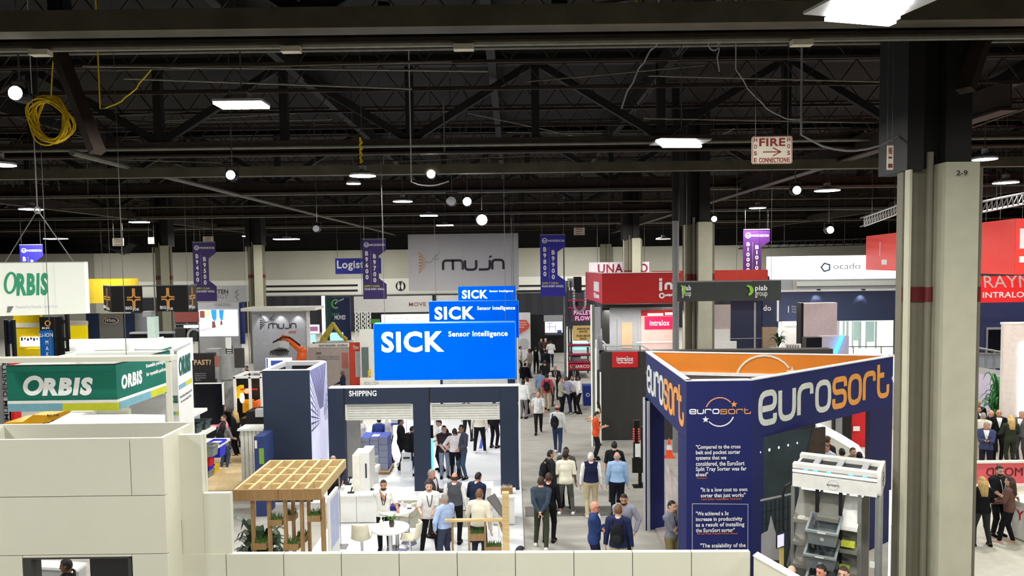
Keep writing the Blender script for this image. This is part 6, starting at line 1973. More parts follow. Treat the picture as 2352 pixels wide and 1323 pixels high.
# red glass railing and white counter
yw = 22.4
t = root('glass_railing', 'railing of red glass panels with dark lettering at the right edge', 'railing', 2300, 1100, yw)
x0, x1, z0, z1 = rect(2222, 1058, 2430, 1130, yw)
n = 3
for i in range(n):
    xa, xb = x0 + (x1 - x0) * i / n, x0 + (x1 - x0) * (i + 1) / n
    MB().box(xa + .02, xb - .02, yw, yw + .02, .08, z1 - .06).build('glass_panel', M('red_glass', (230, 96, 106), .15, var=.1, scale=1), t)
    MB().box(xa - .02, xa + .02, yw - .02, yw + .04, 0, z1 - .05).build('post', M('galv'), t)
MB().box(x0, x1, yw - .06, yw + .08, z1 - .06, z1).build('top_rail', M('cream'), t)
MB().box(x0, x1, yw - .03, yw + .05, 0, .08).build('bottom_rail', M('cream'), t)
def mir(o):
    me = o.data
    xs = [v.co.x for v in me.vertices]
    c_ = min(xs) + max(xs)
    me.transform(Matrix.Translation((c_, 0, 0)) @ Matrix.Scale(-1, 4, (1, 0, 0)))
    me.flip_normals()
mir(ptext('RAYMOND', t, 2265, 1074, 2400, 1093, yw, M('maroon'), bold=0))
t = root('white_counter', 'white counter with red lettering in the lower right corner', 'counter', 2345, 1220, 19.5)
a, c = G(2322, 1235), G(2352, 1262)
zc_ = P(2325, 1150, a.y).z
A, B = (a.x, a.y), (c.x + .55, c.y - .55)
MB().slab([A, B, (B[0] + .5, B[1] + .3), (A[0] + .5, A[1] + .3)], .05, zc_).build('front_panel', M('white'), t)
MB().slab([(A[0] - .04, A[1]), (B[0] - .04, B[1] - .03), (B[0] + .5, B[1] + .3), (A[0] + .5, A[1] + .35)], zc_, zc_ + .05).build('top', M('cream'), t)
slant(t, A, B, lambda s, L: [text('YMOND', s, L * .1, L * 1.0, zc_ - .42, zc_ - .16, -.006, M('red'), bold=0, local=True)])
fl = root('hedge_floor', 'pale booth floor at the lower right behind the near column', 'booth floor', 2280, 1200, 19)
fl['kind'] = 'structure'
MB().slab([(9.9, 14), (18, 14), (18, 30), (9.9, 30)], 0, .02).build('surface', M('floor_cream', (196, 194, 178), .6), fl)

# ---- blue corner booth with the orange inner fascia
TZ = 4.62
A, B, C, D = (3.55, 19.6), (3.47, 14.7), (4.79, 14.7), (9.36, 18.1)
t = thing('corner_booth', 'blue many sided booth with large white and orange lettering on its fascia', 'booth', (5.5, 16.5, 0))
eb = M('euro_blue')
def fascia(nm, P0, P1, z0, z1, mats, fn=None):
    s = thing('tmp', None, None, (P0[0], P0[1], 0), math.atan2(P1[1] - P0[1], P1[0] - P0[0]))
    L = math.hypot(P1[0] - P0[0], P1[1] - P0[1])
    b = MB().box(0, L, 0, .09, z0, z1)
    b.m = [0, 0, 0, 0, 1, 0]
    objs = [b.build(nm, mats, s, local=True), MB().box(-.01, L + .01, -.01, .11, z1, z1 + .025).build('white_rim', M('text_white'), s, local=True)]
    if fn: objs += fn(s, L)
    mw = wmat(t).inverted() @ wmat(s)
    for o in objs:
        o.data.transform(mw)
        o.parent = t
        WM[o.name] = wmat(t)
    bpy.data.objects.remove(s)
el, eo = M('euro_letter'), M('euro_letter_orange')
def euro(L0, L1, z0, z1, w, gap=.36):
    def fn(s, L):
        h, g2 = L0 + (L1 - L0) * .505, L0 + (L1 - L0) * .515
        return [strokes('euro', s, L0, h, z0, z1, -.002, el, w, gap, local=True, depth=.008), strokes('sort', s, g2, L1, z0, z1, -.002, eo, w, gap, local=True, depth=.008)]
    return fn
def euro_right(s, L):
    z = lambda v: TZ - 1.2 + v
    return euro(L * .035, L * .97, z(.22), z(.95), .17)(s, L)
def euro_left(s, L):
    z = lambda v: TZ - 1.2 + v
    return euro(L * .04, L * .96, z(.2), z(.92), .17)(s, L)
bl = [eb, M('euro_orange')]
zf = TZ - 1.2
fascia('left_fascia', A, B, zf, TZ, bl, euro_left)
fascia('right_fascia', C, D, zf, TZ, bl, euro_right)
def euro_back(s, L):
    # inner face of the far fascia faces the window: arc and star
    b = MB()
    cx, cz, r_ = L * .50, TZ - .75, .72
    b.ribbon([(cx + r_ * math.cos(a), cz + r_ * math.sin(a)) for a in [math.radians(35 + 14 * k2) for k2 in range(10)]], .045, -.02, 0)
    o1 = b.build('arc_emblem', el, s, local=True)
    sx, sz = cx + r_ * .92, cz + r_ * .42
    q = [(sx + (.15 if i % 2 == 0 else .06) * math.cos(math.pi / 2 + i * math.pi / 5), sz + (.15 if i % 2 == 0 else .06) * math.sin(math.pi / 2 + i * math.pi / 5)) for i in range(10)]
    return [o1, MB().prism(q, -.02, 0).build('star_emblem', el, s, local=True), MB().box(0, L, -.04, 0, TZ - .58, TZ - .5).build('white_ledge', M('text_white'), s, local=True)]
fascia('rear_fascia', A, D, TZ - .5, TZ, [M('euro_orange'), eb], euro_back)
MB().slab([(A[0] + .1, A[1] - .1), (B[0] + .12, B[1] + .12), (C[0] - .05, C[1] + .12), (D[0] - .15, D[1])], zf + .55, zf + .6).build('ceiling_cloth', M('black'), t)
# chamfered front with quotes
yb0 = 14.7
MB().box(B[0], C[0], yb0, yb0 + .1, 0, TZ).build('front_panel', eb, t)
MB().box(B[0] - .01, C[0] + .01, yb0 - .01, yb0 + .11, TZ, TZ + .025).build('white_rim', M('text_white'), t)
MB().box(B[0], B[0] + .08, yb0 + .1, yb0 + .75, 0, zf).build('left_side', eb, t)
MB().slab([(C[0], C[1]), (C[0] + .45, C[1] + .33), (C[0] + .4, C[1] + .4), (C[0] - .05, C[1] + .1)], 0, zf).build('right_side', eb, t)
yq = yb0 - .002
wt = M('text_white')
h0, g0 = rect(1583, 939, 1652, 951, yb0), rect(1654, 939, 1725, 951, yb0)
strokes('euro', t, *h0, yq, wt, .2, .3)
strokes('sort', t, *g0, yq, eo, .16, .3)
c = P(1653, 946, yb0)
r_ = .29
MB().ribbon([(c.x + r_ * math.cos(a), c.z + r_ * math.sin(a)) for a in [math.radians(42 + 13 * k2) for k2 in range(10)]], .022, yq - .012, yq).build('arc_emblem', M('euro_arc', (226, 160, 130), .5), t)
MB().ribbon([(c.x + r_ * math.cos(a), c.z + r_ * math.sin(a)) for a in [math.radians(222 + 13 * k2) for k2 in range(10)]], .022, yq - .012, yq).build('arc_emblem', wt, t)
for sg, mt in ((1, eo), (-1, wt)):
    sx, sz = c.x + sg * .285, c.z + sg * .15
    q = [(sx + (.07 if i % 2 == 0 else .028) * math.cos(math.pi / 2 + i * math.pi / 5), sz + (.07 if i % 2 == 0 else .028) * math.sin(math.pi / 2 + i * math.pi / 5)) for i in range(10)]
    MB().prism(q, yq - .012, yq).build('star_emblem', mt, t)
qt = [('"Compared to the cross\nbelt and pocket sorter\nsystems that we\nconsidered, the EuroSort\nSplit Tray Sorter was far\nahead"', 1598, 1021, 1714, 1094), ('"It is a low cost to own\nsorter that just works"', 1609, 1119, 1716, 1142), ('"We achieved a 3x\nincrease in productivity\nas a result of installing\nthe EuroSort sorter"', 1598, 1174, 1709, 1222), ('"The scalability of the\nsorter allows us to\nscale up and down\nas needed"', 1608, 1247, 1712, 1298)]
for s_, a_, b_, c_, d_ in qt:
    ls = s_.split('\n')
    mx = max(len(q) for q in ls)
    for i, q in enumerate(ls):
        hh_ = (d_ - b_) / (len(ls) - .25)
        ya = b_ + hh_ * i
        lowp = any(c in q for c in 'gpqyj,')
        ptext(q, t, a_, ya, a_ + (c_ - a_) * len(q) / mx, ya + hh_ * (.92 if lowp else .72), yb0, wt, bold=.016, name='quote_lettering')
for s_, a_, b_, c_, d_ in [('MacSports', 1600, 1096, 1624, 1100), ('Lead Senior Automation Technician', 1611, 1143, 1703, 1148), ('Bill van Fleet, President Book Depot', 1601, 1223, 1693, 1228)]:
    ptext(s_, t, a_, b_, c_, d_, yb0, M('quote_orange', (206, 110, 60), .5), name='source_lettering')
MB().ribbon([(P(1590, 1157, yb0).x, P(1590, 1157, yb0).z), (P(1718, 1158, yb0).x, P(1718, 1158, yb0).z), (P(1718, 1158, yb0).x, 1.0), (P(1590, 1157, yb0).x, 1.0)], .012, yq - .004, yq, True).build('quote_frame', M('grey_light'), t)
# left pillar and inside wall with a picture
MB().slab([(3.42, 19.0), (3.95, 19.2), (3.95, 19.5), (3.52, 19.6)], 0, zf).build('rear_pillar', eb, t)
MB().box(3.46, 3.52, 18.9, 19.6, 0, zf).build('pillar_graphic', M('grey_light'), t)
MB().slab([(3.62, 17.4), (3.66, 17.4), (3.60, 15.4), (3.56, 15.4)], 0, 2.2).build('picture_wall', M('pic_marble', (186, 176, 170), .5, var=.3, scale=3), t)
# right: dark picture wall under the fascia, far pillar
s0, s1 = (C[0] + .1, C[1] + .12), (P(1896, 1000, 15.75).x, 15.75)
def f9(s, L):
    o = [MB().box(0, L, 0, .06, 0, zf).build('picture_wall', M('pic_hall', (42, 56, 62), .5, var=.35, scale=2), s, local=True)]
    b = MB()
    for i in range(5):
        b.ball((L * (.06 + .13 * i), -.01, zf - .30 + .015 * i), (.035 - .003 * i, .01, .04 - .004 * i), 8)
    o.append(b.build('picture_lamps', M('pic_lamp', (240, 244, 240), .4, emit=.4), s, local=True))
    o.append(MB().beam((L * .05, -.01, 2.12), (L * .55, -.01, 2.12), .012, .04).build('picture_line', M('grey_light'), s, local=True))
    b = MB()
    for i in range(7):
        b.box(L * (.1 + .06 * i), L * (.1 + .06 * i) + .01, -.008, 0, 1.2, 2.05)
    for i in range(3):
        b.box(L * .1, L * .5, -.008, 0, 1.35 + .25 * i, 1.36 + .25 * i)
    o.append(b.build('picture_grid', M('pic_line', (24, 34, 44), .5), s, local=True))
    o.append(MB().prism([(L * .06, .9), (L * .36, .75), (L * .34, 1.1), (L * .26, 1.5), (L * .22, 1.75), (L * .18, 1.45), (L * .06, 1.4)], -.01, 0).prism([(L * .06, .2), (L * .3, .1), (L * .3, .62), (L * .06, .74)], -.01, 0).build('picture_shape', M('grey_light'), s, local=True))
    o.append(MB().prism([(L * .62, zf - 1.1), (L * .8, zf), (L * .99, zf), (L * .99, zf - .9)], -.01, 0).build('picture_brown', M('pic_dark_brown', (62, 50, 42), .5, var=.3), s, local=True))
    o.append(MB().beam((L * .45, -.02, .6), (L * .72, -.02, 2.5), .03, .05).beam((L * .55, -.02, .5), (L * .8, -.02, 2.3), .03, .03).build('picture_beam', M('grey'), s, local=True))
    return o
slant(t, s0, s1, f9)
MB().slab([(8.5, 17.46), (D[0], D[1]), (D[0] - .2, D[1] + .4), (8.6, 17.9)], 0, zf).build('right_pillar', M('euro_blue_dark', (24, 26, 84), .6), t)
MB().slab([(3.6, 14.9), (4.8, 14.9), (9.3, 18.2), (3.7, 19.5)], 0, .03).build('booth_carpet', M('euro_floor', (172, 160, 158), .7, var=.15), t)

# ---- sorting machine
ym = 13.1
t = root('sorting_machine', 'white sorting machine with blue lit header and sloped chutes', 'machine', 1930, 1200, ym)
x0, x1, _, _ = rect(1832, 1100, 2012, 1100, ym)
zA, zB = P(1910, 1076, ym).z, P(1900, 1130, ym).z
hw = M('machine_white', (226, 226, 220), .4)
MB().box(x0, x1, ym, ym + .95, zB, zB + .24).box(x0, x1, ym + .04, ym + .95, zB + .24, zA - .08).box(x0, x1, ym, ym + .18, zA - .08, zA).box(x0, x1, ym + .75, ym + .95, zA - .08, zA).build('header', hw, t)
MB().box(x0, x1, ym + .02, ym + .045, zB + .25, zA - .09).build('header_band', M('machine_grey', (150, 148, 138), .4), t)
MB().box(x0 + .05, x1 - .05, ym + .18, ym + .75, zA - .09, zA - .075).build('header_opening', M('black'), t)
MB().box(x0, x1, ym - .004, ym + .02, zA - .15, zA - .115).build('light_line', M('lit_white'), t)
b = MB()
for u in (.16, .28, .44, .70, .86):
    b.ball((x0 + (x1 - x0) * u, ym + .01, zB + .34), (.035, .012, .035), 8)
b.build('blue_lamp', M('neon_blue'), t)
b = MB()
for u in (.22, .5, .8):
    b.box(x0 + (x1 - x0) * u, x0 + (x1 - x0) * u + .1, ym + .1, ym + .8, zA - .06, zA - .02)
b.build('bracket', M('grey_light'), t)
q = rounded([(ym - .0, zB), (ym + 1.0, zB), (ym + 1.0, zA + .02), (ym - .0, zA + .02)], .12, True)
b = MB()
n_ = len(q)
b.add([(x1, p.x, p.y) for p in q] + [(x1 + .06, p.x, p.y) for p in q], [tuple(range(n_))[::-1], tuple(range(n_, 2 * n_))] + [(i, (i + 1) % n_, (i + 1) % n_ + n_, i + n_) for i in range(n_)])
b.build('end_cap', hw, t)
strokes('euro', t, x0 + (x1 - x0) * .42, x0 + (x1 - x0) * .495, zB + .1, zB + .13, ym - .001, M('grey'), .2)
strokes('sort', t, x0 + (x1 - x0) * .50, x0 + (x1 - x0) * .57, zB + .1, zB + .13, ym - .001, M('grey'), .2)
b = MB()
for i in range(16):
    a0, a1 = i * math.pi / 8, (i + 1) * math.pi / 8
    if i in (0, 7, 8, 15): continue
    b.beam((x1 + .063, ym + .5 + .13 * math.cos(a0), (zA + zB) / 2 + .13 * math.sin(a0)), (x1 + .063, ym + .5 + .13 * math.cos(a1), (zA + zB) / 2 + .13 * math.sin(a1)), .008, .012)
b.build('emblem', M('grey'), t)
slant(t, (x1 + .064, ym + .3), (x1 + .064, ym + .7), lambda s_, L_: [strokes('eurosort', s_, 0, L_, (zA + zB) / 2 - .03, (zA + zB) / 2 + .03, 0, M('grey'), .2, .3, local=True, depth=.004)])
cc = (x0 + (x1 - x0) * .495, zB + .115)
MB().ribbon([(cc[0] + .09 * math.cos(a), cc[1] + .09 * math.sin(a)) for a in [k2 * math.pi / 8 for k2 in range(16)]], .008, ym - .004, ym, True).build('emblem', M('grey_light'), t)
for i, u in enumerate((0, .30, .58, .80, 1.0)):
    xx = x0 + (x1 - x0) * u
    MB().box(xx - .03, xx + .03, ym + .05, ym + .11, 0, zB).build('post', M('galv') if i in (0, 3, 4) else M('black'), t)
    if i in (0, 4):
        MB().box(xx - .03, xx + .03, ym + .85, ym + .91, 0, zB).build('post', M('galv'), t)
MB().box(x1 + .18, x1 + .21, ym + .2, ym + .23, 0, zB + .1).build('lit_post', M('lit_white'), t)
for u0, u1 in ((.1, .33), (.37, .64), (.68, .84)):
    MB().box(x0 + (x1 - x0) * u0, x0 + (x1 - x0) * u1, ym + .1, ym + .16, zB - .06, zB - .01).build('light_bar', M('lit_white'), t)
bays = [(.02, .29), (.31, .57), (.59, .79)]
for bi, (u0, u1) in enumerate(bays):
    xa, xb = x0 + (x1 - x0) * u0, x0 + (x1 - x0) * u1
    for j in range(4):
        zz = zB - .62 - j * .42 + (.0 if bi != 1 else .1)
        mt = M('chute_white', (236, 236, 232), .35) if (bi == 2 and j == 0) else M('chute_grey', (124, 122, 114), .4)
        v = [(xa, ym - .1, zz), (xb, ym - .1, zz), (xb, ym + .7, zz + .42), (xa, ym + .7, zz + .42)]
        b = MB().add(v + [(x, y, z - .025) for x, y, z in v], [(0, 1, 2, 3), (7, 6, 5, 4), (0, 4, 5, 1), (1, 5, 6, 2), (2, 6, 7, 3), (3, 7, 4, 0)])
        b.beam((xa, ym - .1, zz + .02), (xb, ym - .1, zz + .02), .03, .06)
        b.build('chute', mt, t)
xs = x1 + .05
pl = MB().add([(x1 + .02, ym + .05, .3), (x1 + .02, ym + .85, .3), (x1 + .02, ym + .85, zB), (x1 + .02, ym + .05, zB), (x1 + .04, ym + .05, .3), (x1 + .04, ym + .85, .3), (x1 + .04, ym + .85, zB), (x1 + .04, ym + .05, zB)], [(3, 2, 1, 0), (4, 5, 6, 7), (0, 1, 5, 4), (1, 2, 6, 5), (2, 3, 7, 6), (3, 0, 4, 7)])
pl.build('clear_side', M('glass_rail'), t)
MB().box(x0 + .2, x1 - .2, ym + .95, ym + 1.0, 1.0, zB).build('rear_wall', M('machine_grey'), t)
MB().tube([(x0 - .02, ym + .05, zB + .05), (x0 - .12, ym, zB - .02), (x0 - .16, ym - .02, zB - .15), (x0 - .16, ym - .02, .6)], .025, 8).build('cable', M('black'), t)
for u in (.86, .95):
    for j in range(4):
        xx = x1 + .02
        MB().box(xx - .12 + (u - .86) * 1.2, xx - .04 + (u - .86) * 1.2, ym - .02, ym + .02, .5 + j * .36, .6 + j * .36).build('label_plate', M('white'), t) if u < .9 else None
# totes of the machine
def mtote(u, dz, label, w=.5):
    xx = x0 + (x1 - x0) * u
    z = zB + dz
    tt = thing('storage_tote', label, 'tote', (xx, ym - .2, z), 0, 'grey totes on the sorting machine')
    b = MB()
    d, h, k_ = .62, .3, .86
    lo = [(-w / 2 * k_, -d / 2 * k_), (w / 2 * k_, -d / 2 * k_), (w / 2 * k_, d / 2 * k_), (-w / 2 * k_, d / 2 * k_)]
    hi = [(-w / 2, -d / 2), (w / 2, -d / 2), (w / 2, d / 2), (-w / 2, d / 2)]
    v = [(x, y, 0) for x, y in lo] + [(x, y, h) for x, y in hi] + [(x * .92, y * .92, h) for x, y in hi] + [(x * .9, y * .9, .03) for x, y in lo]
    f = [(3, 2, 1, 0), (12, 13, 14, 15)]
    for i in range(4):
        j = (i + 1) % 4
        f += [(i, j, 4 + j, 4 + i), (4 + i, 4 + j, 8 + j, 8 + i), (8 + i, 8 + j, 12 + j, 12 + i)]
    b.add(v, f).build('body', M('tote_steel', (120, 128, 130), .5), tt, local=True)
    MB().box(-w / 2 - .02, w / 2 + .02, -d / 2 - .02, -d / 2, h - .04, h).box(-w / 2 - .02, -w / 2, -d / 2, d / 2, h - .04, h).box(w / 2, w / 2 + .02, -d / 2, d / 2, h - .04, h).box(-w / 2 - .02, w / 2 + .02, d / 2, d / 2 + .02, h - .04, h).build('rim', M('tote_rim', (140, 148, 148), .5), tt, local=True)
    MB().box(-.07, .07, -d / 2 - .025, -d / 2 - .018, h - .035, h - .01).build('label', M('white'), tt, local=True)
    MB().box(-.03, .03, -d / 2 * .95 - .0, -d / 2 * .93, .1, .16).build('emblem', M('grey_light'), tt, local=True)
    tt.rotation_euler = (.2, 0, 0)
    return tt
mtote(.42, -.80, 'topmost grey tote in the middle of the sorting machine')
mtote(.40, -1.24, 'second grey tote below the topmost one on the sorting machine')
mtote(.42, -1.68, 'lowest grey tote of the sorting machine above the heads')
for i, (u, dz, w, h, c, lb) in enumerate([(.12, -.6, .12, .03, (222, 218, 206), 'white packet on the upper left chute of the sorting machine'), (.2, -.61, .14, .03, (206, 196, 180), 'tan packet beside the white packet on the upper left chute'), (.68, -.98, .22, .08, (206, 216, 70), 'lime and black packet on the right chute of the sorting machine'), (.64, -1.4, .16, .05, (150, 190, 60), 'green packet on the second right chute'), (.65, -1.82, .2, .08, (186, 140, 96), 'brown carton on the third right chute'), (.76, -1.84, .12, .1, (40, 150, 220), 'light blue bag right of the brown carton'), (.74, -2.2, .2, .08, (70, 150, 205), 'blue packet on the lowest right chute'), (.2, -1.1, .1, .04, (40, 40, 44), 'black packet on the second left chute')]):
    xx = x0 + (x1 - x0) * u
    o = MB().box(xx - w / 2, xx + w / 2, ym - .08, ym + .06, zB + dz + .03, zB + dz + .03 + h).build('parcel', M('parcel_%d' % i, c, .5))
    tag(o, lb, 'packet', 'packets on the sorting machine chutes')
piv = Vector((x0 + (x1 - x0) * .5, ym + .1, 0))
rz = -math.radians(31)
RZ = Matrix.Rotation(rz, 4, 'Z')
for o in list(COL.objects):
    if o.parent is None and (o.name.startswith('sorting_machine') or o.name.startswith('parcel') and 'parcel_box' not in o.name or o.get('group') == 'grey totes on the sorting machine'):
        p = Vector(o.location)
        o.location = piv + RZ @ (p - piv)
        o.rotation_euler.rotate(RZ.to_euler())
t = root('touch_screen', 'white touch screen on a yellow post left of the sorting machine', 'screen', 1793, 1245, 12.9)
xa, xb, za, zb_ = rect(1782, 1225, 1804, 1258, 12.9)
MB().slab([(xa, 12.85), (xb, 12.95), (xb, 13.0), (xa, 12.9)], za, zb_).build('bezel', M('black'), t)
MB().slab([(xa + .01, 12.842), (xb - .01, 12.94), (xb - .01, 12.945), (xa + .01, 12.85)], za + .02, zb_ - .02).build('screen', M('screen_lilac', (206, 200, 232), .3, emit=.6), t)
MB().box(xb - .06, xb, 12.97, 13.03, 0, za + .05).build('post', M('post_yellow', (190, 170, 100), .5), t)
# white counters behind the booth, seen under the right fascia
t = root('curved_counter', 'white curved counter seen under the right blue fascia', 'counter', 1940, 1010, 23)
pts = [G(1880, 990, 1.1), G(1915, 1006, 1.1), G(1950, 1026, 1.1), G(1990, 1052, 1.1)]
b, b2 = MB(), MB()
for i in range(3):
    a, c = pts[i], pts[i + 1]
    b.slab([(a.x, a.y), (c.x, c.y), (c.x + .5, c.y + 1.5), (a.x + .5, a.y + 1.5)], 0, 1.04)
    b2.slab([(a.x - .03, a.y - .04), (c.x - .03, c.y - .04), (c.x + .5, c.y + 1.55), (a.x + .5, a.y + 1.55)], 1.04, 1.1)
b.build('body', M('cream'), t)
b2.build('top', M('white_gloss'), t)
t = root('booth_wall', 'white wall piece behind the curved counter under the blue fascia', 'booth wall', 1908, 960, 27.4)
fbox('panel', 'white', t, 1880, 1916, 900, 27.4, .1)
t = root('machine_cabinet', 'black and red machine cabinet seen under the right blue fascia', 'machine', 1960, 970, 27)
fbox('black_body', 'black', t, 1916, 1957, 930, 27.2, .6)
fbox('window', 'grey', t, 1920, 1935, 945, 27.15, .04)
fbox('red_body', 'red', t, 1957, 2000, 925, 27.3, .6)
pbox('red_edge', 'white', t, 1960, 980, 1975, 990, 27.2, .06)
# ---------------------------------------------------------------- people
def surfnet(D, org, h):
    """closed surface of the zero level of the sampled distance field D"""
    nx, ny, nz = D.shape
    ins = D < 0
    acc = np.zeros((nx - 1, ny - 1, nz - 1, 3))
    cnt = np.zeros((nx - 1, ny - 1, nz - 1))
    cor = [(i, j, k) for i in (0, 1) for j in (0, 1) for k in (0, 1)]
    sl = lambda a, c: a[c[0]:c[0] + nx - 1, c[1]:c[1] + ny - 1, c[2]:c[2] + nz - 1]
    for a in cor:
        for ax in range(3):
            if a[ax]: continue
            b = list(a)
            b[ax] = 1
            da, db = sl(D, a), sl(D, b)
            mk = sl(ins, a) != sl(ins, b)
            t = np.where(mk, da / np.where(mk, da - db, 1), 0)
            for q in range(3):
                acc[..., q] += np.where(mk, a[q] + (t if q == ax else 0), 0)
            cnt += mk
    act = cnt > 0
    idx = -np.ones(act.shape, dtype=np.int64)
    idx[act] = np.arange(act.sum())
    I = np.argwhere(act)
    V = (acc[act] / cnt[act][:, None] + I) * h + org
    F = []
    for ax in range(3):
        b, c = (ax + 1) % 3, (ax + 2) % 3
        s0 = [slice(None)] * 3
        s1 = [slice(None)] * 3
        s0[ax], s1[ax] = slice(0, -1), slice(1, None)
        A, B = ins[tuple(s0)], ins[tuple(s1)]
        E = np.argwhere(A != B)
        E = E[(E[:, b] > 0) & (E[:, c] > 0) & (E[:, b] < D.shape[b] - 1) & (E[:, c] < D.shape[c] - 1)]
        if not len(E): continue
        fl = A[tuple(E.T)]
        def g(db_, dc_):
            q = E.copy()
            q[:, b] -= db_
            q[:, c] -= dc_
            return idx[tuple(q.T)]
        q = np.stack([g(1, 1), g(0, 1), g(0, 0), g(1, 0)], 1)
        q[~fl] = q[~fl][:, ::-1]
        F.append(q)
    return V, np.concatenate(F)

def prim_d(p, X):
    kind = p[0]
    if kind == 'c':
        _, a, b, ra, rb = p[:5]
        ab = b - a
        t = np.clip(((X - a) @ ab) / max(1e-9, ab @ ab), 0, 1)
        return np.linalg.norm(X - a - t[..., None] * ab, axis=-1) - (ra + (rb - ra) * t)
    _, c, r, R = p[:4]
    q = (X - c) @ R
    k0 = np.linalg.norm(q / r, axis=-1)
    return (k0 - 1) * min(r) * np.clip(k0, .6, 1.4)

def ik(a, t, l1, l2, pole):
    d = t - a
    L = np.linalg.norm(d)
    if L > (l1 + l2) * .995:
        d = d / L * (l1 + l2) * .995
        t = a + d
        L = np.linalg.norm(d)
    u = d / L
    x = (l1 * l1 - l2 * l2 + L * L) / (2 * L)
    hgt = math.sqrt(max(0, l1 * l1 - x * x))
    w = pole - u * (pole @ u)
    w = w / np.linalg.norm(w)
    return a + u * x + w * hgt, t

ARMS = {'down': (.275, -.03, .87), 'bent': (.22, -.30, 1.06), 'front': (.05, -.27, 1.03), 'phone': (.05, -.31, 1.20), 'fold': (-.11, -.20, 1.19), 'back': (.03, .21, .96),
        'pocket': (.25, -.07, .94), 'face': (.05, -.19, 1.47), 'hip': (.21, -.04, 1.02), 'raise': (.50, -.28, 1.32), 'rail': (.36, -.28, 1.0), 'strap': (.13, -.17, 1.30), 'swingf': (.24, -.22, .93), 'swingb': (.25, .2, .92), 'hold': (.2, -.3, 1.2)}
SKIN = {'l': M('skin_light', (222, 176, 152), .5, var=.04), 'm': M('skin_medium', (196, 146, 116), .5, var=.04), 'd': M('skin_dark', (112, 76, 58), .5, var=.04), 'r': M('skin_ruddy', (214, 150, 128), .5, var=.04)}
HAIRC = {'k': (24, 20, 20), 'b': (66, 46, 34), 'g': (150, 146, 140), 'w': (206, 202, 194), 'y': (200, 168, 106), 'n': (110, 78, 50)}
def V3(*a): return np.array(a, dtype=float)
def cloth(rgb): return M('cloth_%02x%02x%02x' % tuple(int(c) for c in rgb), rgb, .85, var=.08, scale=14, spec=.15)

